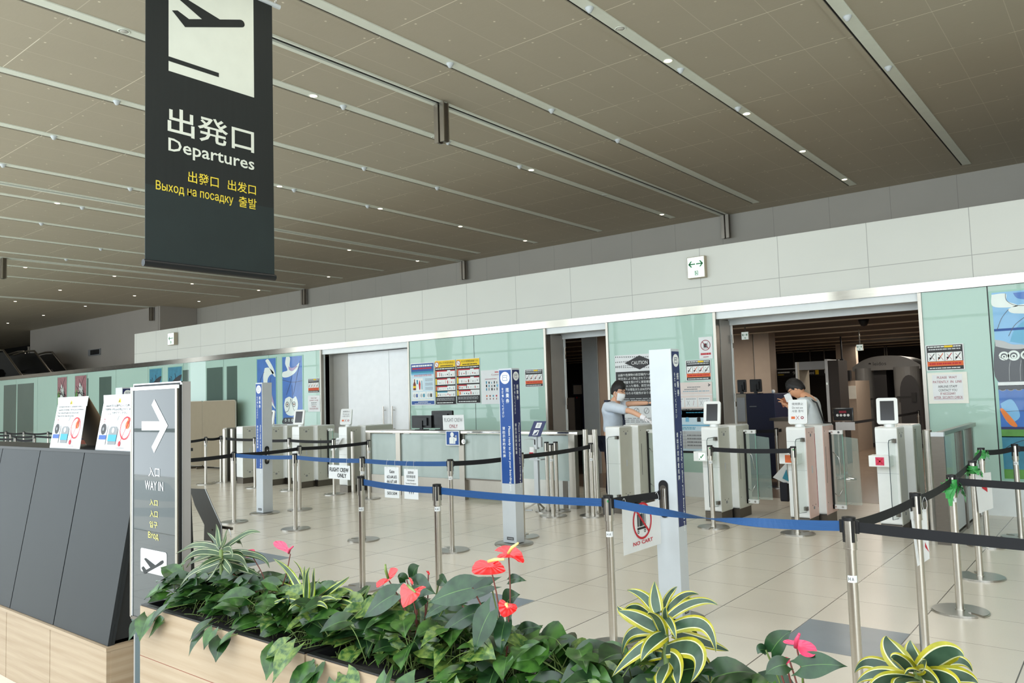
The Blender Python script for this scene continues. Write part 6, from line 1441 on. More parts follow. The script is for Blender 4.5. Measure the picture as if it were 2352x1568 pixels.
p = sp_(300, 1050); b = MB(); b.box(p.x-0.02, SY+0.01, 0.02, p.x+0.02, SY+0.05, p.z+0.05, 'dark_steel'); b.lathe((p.x, SY+0.03, 0), [(0.17, 0), (0.17, 0.015), (0.03, 0.02)], 'dark_steel'); b.build('pole', t)
b = MB(); q = sp_(500, 915); b.bar((p.x, SY+0.03, q.z), (q.x, SY+0.03, q.z+0.0), 0.015, 0.02, 'dark_steel'); b.tube([q, q+Vector((0.02, 0, -0.02)), q+Vector((0.03, 0, -0.06))], 0.005, 'paper', 6); b.build('bracket', t)

# =================================================================== PLANTERS
PY0, PY1, PZ = 1.50, 1.83, 0.75
def planter(x0, x1, label):
    t = thing('planter_box', label, 'planter', ((x0+x1)/2, (PY0+PY1)/2, 0), 'pale wood planter boxes')
    b = MB(); b.box(x0, PY0, 0, x1, PY0+0.02, PZ-0.006, 'pale_wood_laminate'); b.box(x0, PY1-0.02, 0, x1, PY1, PZ-0.006, 'pale_wood_laminate'); b.box(x0, PY0+0.02, 0, x0+0.02, PY1-0.02, PZ-0.006, 'pale_wood_laminate'); b.box(x1-0.02, PY0+0.02, 0, x1, PY1-0.02, PZ-0.006, 'pale_wood_laminate')
    b.box(x0, PY0-0.0006, 0.555, x1, PY0, 0.557, 'ink_brown'); b.build('box', t)
    b = MB(); r = 0.022
    b.box(x0+0.002, PY0+0.003, PZ-0.05, x1-0.002, PY0+r, PZ, 'planter_rim'); b.box(x0+0.002, PY1-r, PZ-0.05, x1-0.002, PY1-0.003, PZ, 'planter_rim'); b.box(x0+0.002, PY0+r, PZ-0.05, x0+r, PY1-r, PZ, 'planter_rim'); b.box(x1-r, PY0+r, PZ-0.05, x1-0.002, PY1-r, PZ, 'planter_rim'); b.build('liner', t)
    b = MB(); rr = R_(int(abs(x0)*10)); n = 26; m_ = 6; vs = []
    for i in range(n+1):
        for j in range(m_+1): vs.append((x0+0.03+(x1-x0-0.06)*i/n, PY0+0.03+(PY1-PY0-0.06)*j/m_, PZ-0.035+rr.uniform(-0.008, 0.01)))
    b.add(vs, [(i*(m_+1)+j, (i+1)*(m_+1)+j, (i+1)*(m_+1)+j+1, i*(m_+1)+j+1) for i in range(n) for j in range(m_)], 'soil', True); b.build('soil', t)
planter(-3.10, -2.055, 'pale wood planter box, left one beside the way-in sign')
planter(-2.045, -1.0, 'pale wood planter box under the red anthuriums')
planter(-0.99, 0.06, 'pale wood planter box under the yellow striped plant, mostly below the photo edge')

# ------------------------------------------------------------------ leaves
def leaf(mb, base, tip, width, mid=None, kind='heart', m='leaf_deep', mv='leaf_vein', face=None, cup=0.12, nseg=10, seed=0):
    """a single curved leaf; face = direction its upper side looks"""
    base = Vector(base); tip = Vector(tip); mid = Vector(mid) if mid else (base+tip)/2
    face = Vector(face) if face else Vector((0.2, -1, 0.6))
    rr = R_(seed); L = (tip-base).length
    def C(t): return base*(1-t)**2+mid*2*t*(1-t)+tip*t*t
    if kind == 'heart': prof = lambda t: (math.sin(pi*min(1, t*1.02)**0.62)*1.0 if t < 1 else 0)*(1-t)**0.12
    elif kind == 'oval': prof = lambda t: math.sin(pi*t**0.85)**0.9
    else: prof = lambda t: math.sin(pi*(0.13+0.87*t)**0.7)**0.8
    vs = []; cols = [-1, -0.55, -0.028, 0.028, 0.55, 1]
    if kind == 'strap': cols = [-1, -0.68, -0.57, 0.57, 0.68, 1]
    for i in range(nseg+1):
        t = i/nseg; p = C(t); d = (C(min(1, t+0.02))-C(max(0, t-0.02))).normalized()
        s = d.cross(face); s = s.normalized() if s.length > 1e-4 else Vector((1, 0, 0)); n = s.cross(d).normalized()
        wv = width/2*max(0.0, prof(t))
        for c in cols:
            lobes = -L*0.30*(abs(c)**1.4)*(1-t)**4 if kind == 'heart' else 0
            if kind == 'heart' and t < 0.25: wv_ = max(wv, width*0.30*(t*4)**0.3 if t > 0 else width*0.26)
            else: wv_ = wv
            vs.append(p+s*c*wv_+n*(cup*wv_*(abs(c)**1.4) if cup else 0)+d*lobes+n*(0.02*L*math.sin(t*7+seed)*abs(c)))
    k = len(cols); fs = []; fv = []; fo = []
    for i in range(nseg):
        for j in range(k-1):
            q = (i*k+j, i*k+j+1, (i+1)*k+j+1, (i+1)*k+j)
            if kind == 'strap': (fs if j == 2 else fv if j in (1, 3) else fo).append(q)
            else: (fv if j == 2 else fs).append(q)
    mb.add(vs, fs, m, True)
    if kind == 'strap': mb.add(vs, fv, 'drac_cream', True); mb.add(vs, fo, mv, True)
    else: mb.add(vs, fv, mv, True)
def stem(mb, pts, r, m='stem_green', n=6):
    q = [Vector(p) for p in pts]; out = []
    for i in range(len(q)-1):
        for k in range(5):
            t = k/5; p0 = q[max(i-1, 0)]; p1 = q[i]; p2 = q[i+1]; p3 = q[min(i+2, len(q)-1)]
            out.append(0.5*((2*p1)+(-p0+p2)*t+(2*p0-5*p1+4*p2-p3)*t*t+(-p0+3*p1-3*p2+p3)*t**3))
    out.append(q[-1]); mb.tube(out, r, m, n)

# pothos ground cover: one plant every ~20 cm, leaves in its mesh
def pothos(x, seed, label, m='leaf_pothos', h=0.16, spill=True, n=46, sz=1.0, var=0.0):
    rr = R_(seed); t = thing('pothos_plant', label, 'plant', (x, (PY0+PY1)/2, PZ-0.03), 'pothos plants in the planter boxes')
    b = MB(); s = MB(); st = []
    for k in range(n):
        fr = rr.random()
        cx = x+rr.uniform(-0.13, 0.13); cy = (PY0+PY1)/2+rr.uniform(-0.08, 0.15)
        root = Vector((x+rr.uniform(-0.09, 0.09), (PY0+PY1)/2+rr.uniform(-0.08, 0.08), PZ-0.03))
        hh = PZ+rr.uniform(-0.01, h)*(1-abs(cy-1.69)/0.3)
        if spill and fr < 0.07: cy = PY0-rr.uniform(0.0, 0.03); hh = PZ-rr.uniform(-0.02, 0.055); cx = x+rr.uniform(-0.12, 0.12)
        base = Vector((cx, cy, hh)); L = rr.uniform(0.062, 0.10)*sz; out = Vector((cx-root.x, (cy-root.y)*1.2-0.06*rr.random(), 0))
        out = out.normalized() if out.length > 0.01 else Vector((0, -1, 0)); out = (Matrix.Rotation(rr.uniform(-0.9, 0.9), 3, 'Z') @ out)
        dz = rr.uniform(-0.6, 0.35) if not (spill and fr < 0.07) else rr.uniform(-1.4, -0.7)
        d = (out+Vector((0, 0, dz))).normalized(); tip = base+d*L
        mat_ = rr.choice((m, m, 'leaf_pothos_dark', 'leaf_pothos')) if rr.random() > var else 'leaf_variegated'
        leaf(b, base, tip, L*rr.uniform(0.72, 0.92), mid=(base+tip)/2+Vector((0, 0, L*0.16)), kind='heart', m=mat_, mv='leaf_vein', face=Vector((rr.uniform(-0.5, 0.5), -0.7+rr.uniform(-0.4, 0.3), 1.0)), cup=0.22, nseg=7, seed=k)
        stem(s, [root, (root+base)/2+Vector((0, 0, 0.02)), base], 0.0016, 'stem_green', 4)
    b.build('foliage', t); s.build('stems', t)
pl = [(-3.02, 'leaf_pothos', 0.0, 'pothos at the left planter end spilling before the way-in sign'), (-2.83, 'leaf_pothos_dark', 0.0, 'dark green pothos under the green-and-white striped plant'), (-2.63, 'leaf_pothos', 0.1, 'pothos between the striped plant and the pink flowers'), (-2.43, 'leaf_pothos', 0.1, 'pothos with long leaf hanging over the wood, left planter middle'), (-2.24, 'leaf_pothos', 0.15, 'pothos in front of the small yellow-green spiky plant'), (-2.06, 'leaf_pothos', 0.5, 'variegated pothos at the joint of the two planter boxes'), (-1.88, 'leaf_pothos', 0.5, 'variegated pothos left under the red anthuriums'), (-1.70, 'leaf_pothos', 0.35, 'pothos in the middle under the red anthuriums'), (-1.52, 'leaf_pothos', 0.3, 'pothos below the long green anthurium leaf'), (-1.35, 'leaf_pothos', 0.3, 'pothos right of the red anthuriums at the photo bottom'), (-1.18, 'leaf_pothos', 0.2, 'pothos at the bottom edge left of the big yellow plant'), (-1.0, 'leaf_pothos_dark', 0.1, 'pothos at the bottom edge around the big yellow plant'), (-0.80, 'leaf_pothos_dark', 0.1, 'pothos at the bottom edge by the right pink flower')]
for k, (x, m_, v_, lb) in enumerate(pl): pothos(x, 30+k, lb, m_, h=0.12 if x < -2.1 else 0.14, var=v_, n=50 if x < -2 else 44, sz=1.0 if x < -2.1 else 1.12)
# long hanging leaves over the front
# dracaenas
def drac(name_label, s, off, sc, centre, leaves, ms, yoff=0.0, wd=0.03, stalk_bottom=None, Yc=1.665):
    """centre/leaves are photo crop points: (tip, mid, base, width factor, depth)"""
    P = lambda x, y, Y: atY(off[0]+x/sc, off[1]+y/sc, Y)
    c = P(centre[0], centre[1], Yc); t = thing('striped_dracaena', name_label, 'plant', (c.x, Yc, PZ-0.03), 'striped-leaf plants in the planter boxes')
    b = MB(); n = len(leaves)
    for k, lf in enumerate(leaves):
        tip, mid, bs = lf[0], lf[1], lf[2]; wf = lf[3] if len(lf) > 3 else 1.0; dep = lf[4] if len(lf) > 4 else ((k*37) % 7-3)/3.0
        B = P(bs[0], bs[1], Yc+0.012*dep); T = P(tip[0], tip[1], Yc+0.11*dep)
        Mx = P(mid[0], mid[1], Yc+0.075*dep); Mx = Mx*2-(B+T)/2     # control point so that the curve passes mid
        fc = Vector((0.15*math.sin(k), -1.0, 0.35+0.4*math.cos(k*1.7))) 
        leaf(b, B, T, wd*wf, mid=Mx, kind='strap', m=ms[0], mv=ms[1], face=fc, cup=-0.28, nseg=16, seed=k)
    b.build('foliage', t)
    b = MB(); top = P(centre[0], centre[1], Yc); b.tube([(top.x, Yc, PZ-0.04), (top.x+0.003, Yc, (PZ+top.z)/2), (top.x, Yc, top.z)], 0.008, 'stem_green', 8); b.build('stalk', t)
L1 = [((795, 90), (800, 180), (820, 300), .9, 0), ((715, 170), (760, 230), (825, 320), .55, .4), ((905, 140), (870, 220), (840, 310), .55, -.4), ((1205, 170), (1050, 185), (850, 320), .8, .8), ((1035, 310), (980, 250), (860, 310), .6, .9), ((410, 370), (610, 285), (820, 330), .8, .3), ((460, 480), (600, 360), (820, 370), .9, -.6), ((1295, 500), (1150, 375), (860, 370), .8, .5), ((620, 530), (700, 440), (830, 400), 1.1, -.9), ((1090, 550), (1030, 430), (860, 400), 1.1, -.8), ((935, 400), (925, 330), (850, 330), .8, -.9), ((455, 670), (570, 540), (820, 430), 1.0, -.7), ((700, 625), (765, 530), (845, 430), 1.0, -1), ((1050, 400), (990, 360), (860, 380), .7, -.3), ((530, 500), (650, 395), (820, 360), .8, .8), ((1210, 580), (1080, 520), (870, 450), .8, .5), ((520, 640), (640, 560), (830, 470), 1.1, .2), ((1160, 450), (1040, 430), (870, 420), .9, .9), ((620, 420), (720, 390), (820, 400), .8, 1.0), ((930, 560), (900, 500), (855, 430), .9, -1), ((760, 560), (790, 500), (840, 420), .9, .6)]
drac('green-and-white striped spiky plant at the left end of the planter', None, (300, 1180), 4.04, (840, 330), L1, ('drac_dark', 'drac_dark'), wd=0.034)
L2 = [((1325, 415), (1490, 570), (1640, 860), 1.1, .5), ((1620, 485), (1610, 620), (1640, 850), 1.1, 0), ((1668, 490), (1625, 640), (1630, 850), 1.2, -.6), ((1700, 500), (1690, 640), (1650, 850), 1.2, -.3), ((1755, 590), (1700, 700), (1650, 850), .7, .8), ((2025, 580), (1880, 690), (1660, 860), .9, .3), ((2110, 800), (1950, 720), (1670, 840), 1.1, .8), ((1120, 745), (1380, 700), (1620, 860), .8, .6), ((1260, 880), (1420, 800), (1620, 860), .7, -.6), ((1280, 640), (1440, 670), (1630, 840), .8, 1), ((1910, 800), (1800, 780), (1670, 860), .7, -.4), ((1820, 880), (1760, 830), (1670, 860), .7, -.9), ((2090, 960), (1990, 820), (1680, 850), .8, .2), ((1520, 430), (1580, 560), (1640, 800), .5, 1), ((1930, 620), (1800, 700), (1660, 840), 1.0, 1), ((1460, 900), (1540, 830), (1630, 870), .8, -.9)]
drac('small yellow-green spiky plant between pink flowers and red anthuriums', None, (300, 1180), 4.04, (1640, 860), L2, ('drac_dark', 'drac_lime'), wd=0.027)
L3 = [((885, 785), (880, 900), (905, 1020), 1.5, 0.2), ((675, 855), (790, 900), (910, 1040), 1.25, .5), ((635, 1045), (720, 985), (860, 1060), .9, .8), ((595, 975), (680, 1050), (900, 1140), 1.3, .1), ((600, 1010), (740, 1060), (905, 1150), 1.7, -.4), ((1058, 825), (990, 890), (935, 1020), 1.0, .7), ((1225, 887), (1090, 905), (960, 1050), 1.0, .8), ((1372, 972), (1200, 938), (990, 1060), 1.1, .5), ((1200, 945), (1090, 925), (975, 1040), .8, 1), ((830, 1040), (880, 1060), (945, 1190), 1.4, -.7), ((965, 985), (960, 1040), (955, 1120), 1.1, -.3), ((1045, 1235), (1010, 1120), (960, 1060), .9, -.8), ((635, 1360), (690, 1190), (905, 1170), 1.2, .2), ((660, 1280), (740, 1220), (900, 1190), 1.0, .9), ((780, 1405), (850, 1260), (960, 1190), 1.7, -1), ((1355, 1335), (1240, 1110), (1000, 1150), 1.6, -.3), ((1455, 1325), (1290, 1265), (1020, 1190), 1.2, .7), ((1205, 1250), (1150, 1150), (1020, 1160), 1.2, .9), ((1160, 1565), (1200, 1320), (960, 1310), 2.0, -1), ((560, 1520), (730, 1330), (940, 1240), 1.5, -.7), ((1310, 1568), (1250, 1400), (1050, 1330), 1.3, .6), ((1060, 1600), (1040, 1440), (985, 1370), 2.0, -1), ((910, 1620), (930, 1500), (955, 1420), 1.8, -.8), ((760, 1450), (840, 1370), (930, 1350), 1.0, .3), ((1180, 1430), (1110, 1370), (990, 1380), 1.2, .8), ((980, 1560), (900, 1400), (880, 1330), 1.1, .4), ((1110, 1440), (1150, 1360), (1040, 1380), 1.0, .8)]
drac('big yellow-edged striped plant in front of the nearest pillar', None, (1240, 1100), 3.35, (955, 1050), L3, ('drac_centre', 'drac_yellow'), wd=0.024)
L4 = [((1005, 1105), (1050, 1240), (1230, 1440), 1.9, .1), ((1240, 1150), (1245, 1260), (1300, 1400), 1.5, .5), ((1765, 1312), (1600, 1275), (1350, 1440), 1.9, -.3), ((1848, 1462), (1690, 1340), (1380, 1420), 1.1, .5), ((688, 1470), (860, 1365), (1210, 1540), 1.3, .3), ((710, 1570), (930, 1480), (1240, 1560), 1.3, -.2), ((1180, 1490), (1270, 1450), (1360, 1480), .8, -1), ((1905, 1575), (1700, 1490), (1380, 1510), 1.6, -.5), ((1400, 1340), (1350, 1390), (1310, 1430), 1.2, -.6), ((1500, 1640), (1450, 1530), (1330, 1500), 1.7, -1), ((1050, 1320), (1130, 1340), (1240, 1470), 1.4, -.6), ((1100, 1640), (1150, 1540), (1300, 1510), 1.7, -1), ((1700, 1640), (1600, 1530), (1360, 1490), 1.5, -1), ((820, 1640), (1000, 1540), (1260, 1540), 1.3, -1)]
drac('yellow-edged striped plant at the bottom right among the posts', None, (1800, 1200), 4.26, (1310, 1470), L4, ('drac_centre', 'drac_yellow'), wd=0.024)

# anthuriums
def spathe(mb, c, outl, m, cup=0.25):
    """waxy heart-shaped flower leaf: closed outline, dished round the spadix foot c"""
    q = [Vector(p) for p in outl]; out = curve3(q+[q[0]], 4)[:-1]; N = len(out); c = Vector(c)
    cen = sum(out, Vector())/N; cen = cen.lerp(c, 0.35); n = Vector((0.1, -1, 0.25)).normalized(); vs = [cen+n*-0.004]
    for r in (0.3, 0.6, 0.85, 1.0):
        for k in range(N): p = cen.lerp(out[k], r); L_ = (out[k]-cen).length; vs.append(p+n*cup*L_*(r*r-0.25*r)*0.6+n*0.0012*math.sin(k*1.9)*r)
    fs = [(0, 1+k, 1+(k+1) % N) for k in range(N)]
    for j in range(3):
        for k in range(N): fs.append((1+j*N+k, 1+(j+1)*N+k, 1+(j+1)*N+(k+1) % N, 1+j*N+(k+1) % N))
    mb.add(vs, fs, m, True)
def curve3(q, n=6):
    out = []
    for i in range(len(q)-1):
        p0 = q[max(i-1, 0)]; p1 = q[i]; p2 = q[i+1]; p3 = q[min(i+2, len(q)-1)]
        for k in range(n):
            t = k/n; out.append(0.5*((2*p1)+(-p0+p2)*t+(2*p0-5*p1+4*p2-p3)*t*t+(-p0+3*p1-3*p2+p3)*t**3))
    return out+[q[-1]]
def anthurium(label, off, sc, Yc, root, leaves, flowers):
    P = lambda q, d=0.0: atY(off[0]+q[0]/sc, off[1]+q[1]/sc, Yc+d)
    r0 = P(root); r0.z = PZ-0.03
    t = thing('anthurium', label, 'plant', r0, 'anthuriums in the planter boxes')
    for k, (nt_, tp, wd, dep, m_) in enumerate(leaves):
        b = MB(); N_ = P(nt_, dep); T = P(tp, dep-0.02); w_ = wd/sc*(Yc/0.0 if False else 1)*0.0
        wpx = wd/sc; dist = (N_-Vector((0, 0, CAM_H))).dot(fw); W_ = wpx*dist/FPX
        # the notch sits inside the leaf; move the blade start behind it
        B = N_
        leaf(b, B, T, W_, mid=(B+T)/2+Vector((0, -0.012, 0.012)), kind='heart', m=m_, mv='leaf_vein', face=Vector((0.25*math.sin(k*2.1), -1, 0.45)), cup=0.10, nseg=14, seed=k)
        stem(b, [N_+Vector((0, 0.004, -0.001)), (N_+r0)/2+Vector((0.0, 0.02, 0.02)), r0+Vector((0.01*(k % 5-2), 0.01*(k % 3-1), 0))], 0.0022, 'stem_green' if k % 3 else 'stem_brown', 6)
        b.build('leaf', t)
    for k, f in enumerate(flowers):
        c, outl, dep, m_, sa, sb, sm = f
        b = MB(); spathe(b, P(c, dep), [P(o_, dep-0.025*((o_[1]-c[1])/120.0)) for o_ in outl], m_); 
        stem(b, [P(c, dep+0.004), (P(c, dep)+r0)/2+Vector((0.01, 0.01, 0.02)), r0+Vector((0.012*k-0.03, 0, 0))], 0.002, 'stem_brown', 6); fo = b.build('flower', t, label=('pink' if 'pink' in m_ else 'red')+' waxy flower')
        if sa:
            b = MB(); a = P(sa, dep-0.012); e = P(sb, dep-0.035); b.tube([a, a.lerp(e, .5)+Vector((0, -0.004, 0.003)), e], [0.0042, 0.0042, 0.0026], sm, 10); b.ellip(e, 0.003, 0.003, 0.003, sm, nu=8, nv=6); b.build('spadix', fo)
D_, Pd = 'leaf_deep', 'leaf_pothos_dark'
anthurium('red anthurium clump, left half with curled red flowers', (740, 1180), 4.04, 1.68, (860, 1150),
 [((668, 748), (378, 975), 250, -.04, D_), ((838, 600), (905, 478), 190, .04, D_), ((850, 655), (1060, 745), 230, 0, D_), ((775, 610), (700, 590), 105, .03, Pd), ((1085, 600), (1190, 690), 120, .05, Pd), ((650, 880), (470, 1090), 190, .03, D_), ((945, 770), (808, 912), 190, .02, D_), ((1140, 840), (945, 985), 110, -.03, D_), ((880, 960), (760, 950), 60, .0, 'leaf_pothos')],
 [((610, 600), [(605, 600), (640, 505), (712, 510), (680, 570), (620, 620), (530, 680), (512, 670), (515, 635), (560, 600)], -.02, 'spathe_red', (612, 595), (586, 472), 'spadix_green'), ((800, 668), [(795, 668), (765, 645), (738, 680), (736, 760), (757, 862), (800, 852), (860, 815), (910, 760), (930, 705), (978, 680), (930, 668), (890, 695), (860, 720), (830, 700)], -.05, 'spathe_coral', (795, 662), (862, 722), 'spadix_green'), ((985, 545), [(965, 530), (985, 526), (998, 545), (1000, 565), (985, 560)], .06, 'spathe_red', None, None, None), ((818, 590), [(802, 590), (820, 592), (845, 625), (848, 650), (830, 645)], .0, 'spathe_coral', None, None, None)])
anthurium('red anthurium clump, right half with two big glossy red flowers', (740, 1180), 4.04, 1.66, (1640, 1240),
 [((1385, 685), (985, 832), 290, -.03, D_), ((1555, 910), (1418, 1300), 265, -.06, D_), ((1405, 920), (1082, 1148), 210, -.0, D_), ((1695, 1000), (1660, 1330), 215, -.03, D_), ((1700, 840), (1835, 745), 220, .04, Pd), ((1735, 615), (1898, 622), 100, .02, D_), ((1845, 1080), (2052, 1055), 130, .04, Pd), ((1850, 1085), (1826, 1190), 105, .03, Pd), ((1560, 660), (1245, 805), 190, .05, D_), ((1290, 850), (1100, 870), 120, .06, Pd), ((1060, 900), (1195, 1130), 150, .05, D_), ((1250, 1130), (1185, 1160), 110, .05, Pd)],
 [((1548, 436), [(1545, 442), (1480, 425), (1430, 450), (1402, 510), (1415, 555), (1500, 565), (1600, 562), (1670, 552), (1716, 528), (1690, 480), (1640, 435), (1590, 424)], -.06, 'spathe_red', (1545, 440), (1682, 420), 'spadix_yellow'), ((1730, 368), [(1610, 342), (1640, 315), (1700, 293), (1790, 305), (1860, 360), (1888, 450), (1830, 442), (1770, 408), (1690, 406), (1630, 402), (1650, 375), (1690, 355)], -.03, 'spathe_red', (1730, 362), (1816, 272), 'spadix_yellow'), ((1716, 828), [(1715, 832), (1690, 798), (1655, 800), (1642, 850), (1655, 920), (1692, 957), (1750, 938), (1800, 905), (1818, 870), (1800, 838), (1750, 830)], -.05, 'spathe_red', (1718, 835), (1716, 858), 'spadix_yellow')])
anthurium('pink anthurium behind the left planter with two thin-stemmed flowers', (300, 1180), 4.04, 1.72, (1290, 700),
 [((940, 560), (745, 670), 150, -.05, Pd), ((1080, 640), (870, 805), 200, -.06, Pd), ((1100, 640), (1250, 700), 170, -.03, Pd), ((1500, 560), (1450, 610), 100, .05, Pd), ((1560, 590), (1600, 610), 80, .05, Pd)],
 [((1135, 400), [(1130, 402), (1075, 400), (1047, 365), (1060, 345), (1110, 330), (1155, 330), (1158, 370)], 0, 'spathe_pink', None, None, None), ((1482, 370), [(1482, 374), (1430, 347), (1370, 320), (1345, 290), (1350, 258), (1400, 250), (1440, 265), (1465, 310), (1492, 345)], 0, 'spathe_pink', (1468, 362), (1506, 302), 'spadix_pink')])
anthurium('pink anthurium at the bottom right beside the blue-grey floor tile', (1400, 1140), 4.2, 1.66, (1780, 1700),
 [((1560, 1500), (1762, 1290), 230, .0, D_), ((1500, 1480), (1430, 1520), 120, .0, D_), ((1850, 1640), (2300, 1640), 260, -.05, D_), ((1700, 1620), (1500, 1720), 200, -.03, Pd)],
 [((1800, 1425), [(1800, 1430), (1740, 1425), (1690, 1412), (1680, 1392), (1720, 1378), (1790, 1388), (1850, 1380), (1930, 1400), (1985, 1440), (2005, 1490), (1970, 1540), (1900, 1545), (1840, 1510)], -.03, 'spathe_pink', (1795, 1450), (1830, 1328), 'spadix_pink'), ((1740, 1590), [(1740, 1600), (1690, 1620), (1640, 1600), (1650, 1560), (1700, 1545), (1740, 1565)], -.02, 'spathe_pink', None, None, None)])

# =================================================================== PEOPLE
def skin_geo(nodes, edges, sub=2):
    """grow one continuous surface over a skeleton; nodes: [(x,y,z,rx,ry)]"""
    me = bpy.data.meshes.new('s'); me.from_pydata([n[:3] for n in nodes], edges, [])
    o = bpy.data.objects.new('s', me); COL.objects.link(o)
    md = o.modifiers.new('k', 'SKIN'); md.use_smooth_shade = True
    for i, n in enumerate(nodes):
        sv = me.skin_vertices[0].data[i]; sv.radius = (n[3], n[4] if len(n) > 4 else n[3]); sv.use_root = (i == 0)
    ss = o.modifiers.new('u', 'SUBSURF'); ss.levels = sub; ss.render_levels = sub
    dg = bpy.context.evaluated_depsgraph_get(); dg.update(); ev = o.evaluated_get(dg); m2 = ev.to_mesh()
    vs = [v.co.copy() for v in m2.vertices]; fs = [tuple(p.vertices) for p in m2.polygons]; ev.to_mesh_clear()
    bpy.data.objects.remove(o); bpy.data.meshes.remove(me); return vs, fs
def frame(fwd, upv):
    f = Vector(fwd).normalized(); s = f.cross(Vector(upv)).normalized(); return f, s, s.cross(f)
def head_geo(mb, c, f, s, u, skin, R=0.098):
    nu, nv = 28, 22; vs = []
    for j in range(nv+1):
        p = pi*j/nv
        for i in range(nu):
            a = 2*pi*i/nu; x = math.sin(p)*math.cos(a); y = math.sin(p)*math.sin(a); z = math.cos(p)
            rx, ry, rz = 0.098, 0.076, 0.122
            k = 1.0
            if z < -0.2: k -= 0.22*min(1, (-0.2-z)/0.8); 
            q = f*(x*rx*k)+s*(y*ry*k)+u*(z*rz)
            if x > 0:
                q += f*0.016*math.exp(-((z+0.80)**2)/0.03-(y**2)/0.08)              # chin
                q += f*0.026*math.exp(-((z+0.12)**2)/0.018-(y**2)/0.012)            # nose
                q -= f*0.008*math.exp(-((z-0.10)**2)/0.008-((abs(y)-0.36)**2)/0.03) # eye sockets
                q += f*0.005*math.exp(-((z-0.24)**2)/0.006-(y**2)/0.2)              # brow
                q += f*0.007*math.exp(-((z+0.47)**2)/0.006-(y**2)/0.05)             # lips
            vs.append(Vector(c)+q*(R/0.098))
    mb.add(vs, [(j*nu+i, j*nu+(i+1) % nu, (j+1)*nu+(i+1) % nu, (j+1)*nu+i) for j in range(nv) for i in range(nu)], skin, True)
    for sd in (-1, 1): mb.ellip(Vector(c)+s*sd*0.077-f*0.005-u*0.012, 0.017, 0.008, 0.030, skin, (f, s, u), 12, 8)
def hair_geo(mb, c, f, s, u, seed=1, low=-0.35):
    rr = R_(seed); nu, nv = 30, 16; vs = []
    for j in range(nv+1):
        p = pi*0.72*j/nv
        for i in range(nu):
            a = 2*pi*i/nu; x = math.sin(p)*math.cos(a); y = math.sin(p)*math.sin(a); z = math.cos(p)
            # hairline: high at the forehead, low at the nape
            lim = 0.36 if x > 0.35 else (-0.05 if x > 0.0 else (-0.25 if x > -0.3 else -0.55))
            if z < lim: z = lim+(z-lim)*0.12
            r = 1.10+0.05*math.sin(a*9+j)+0.03*rr.random()
            if z <= lim+0.02: r = 1.03
            hh = math.sqrt(max(0.02, 1-z*z))
            q = f*(math.cos(a)*hh*0.100*r-0.004)+s*(math.sin(a)*hh*0.080*r)+u*(z*0.127*(r if z > 0 else 1)+0.004)
            vs.append(Vector(c)+q)
    mb.add(vs, [(j*nu+i, j*nu+(i+1) % nu, (j+1)*nu+(i+1) % nu, (j+1)*nu+i) for j in range(nv) for i in range(nu)], 'hair_black', True)
def hand(mb, wrist, d, palm_n, m, curl=0.5, side=1):
    """palm with five separate bent fingers"""
    d = Vector(d).normalized(); n = (Vector(palm_n)-d*Vector(palm_n).dot(d)).normalized(); s = d.cross(n)*side; w_ = Vector(wrist)
    nodes = [tuple(w_)+(0.024, 0.018), tuple(w_+d*0.045)+(0.034, 0.015), tuple(w_+d*0.085)+(0.036, 0.013)]
    v, f = skin_geo([tuple(w_)+(0.022, 0.022), tuple(w_+d*0.04)+(0.030, 0.016), tuple(w_+d*0.085)+(0.032, 0.014)], [(0, 1), (1, 2)], 2); mb.add(v, f, m, True)
    for k, (off, L) in enumerate(((-0.027, 0.062), (-0.009, 0.074), (0.009, 0.078), (0.026, 0.070))):
        p = w_+d*0.078+s*off; pts = [p]; dd = d.copy()
        for q in range(3):
            dd = (dd-n*curl*(0.55+0.1*k)).normalized(); pts.append(pts[-1]+dd*L*(0.42, 0.33, 0.25)[q])
        v, f = skin_geo([tuple(pp)+(0.0088-0.0012*i, 0.0088-0.0012*i) for i, pp in enumerate(pts)], [(0, 1), (1, 2), (2, 3)], 1); mb.add(v, f, m, True)
    p = w_+d*0.025+s*0.026; t1 = p+(d*0.6+s*0.8-n*0.2).normalized()*0.035; t2 = t1+(d*0.95+s*0.15-n*0.4).normalized()*0.032
    v, f = skin_geo([tuple(p)+(0.012, 0.012), tuple(t1)+(0.0105, 0.0105), tuple(t2)+(0.008, 0.008)], [(0, 1), (1, 2)], 1); mb.add(v, f, m, True)
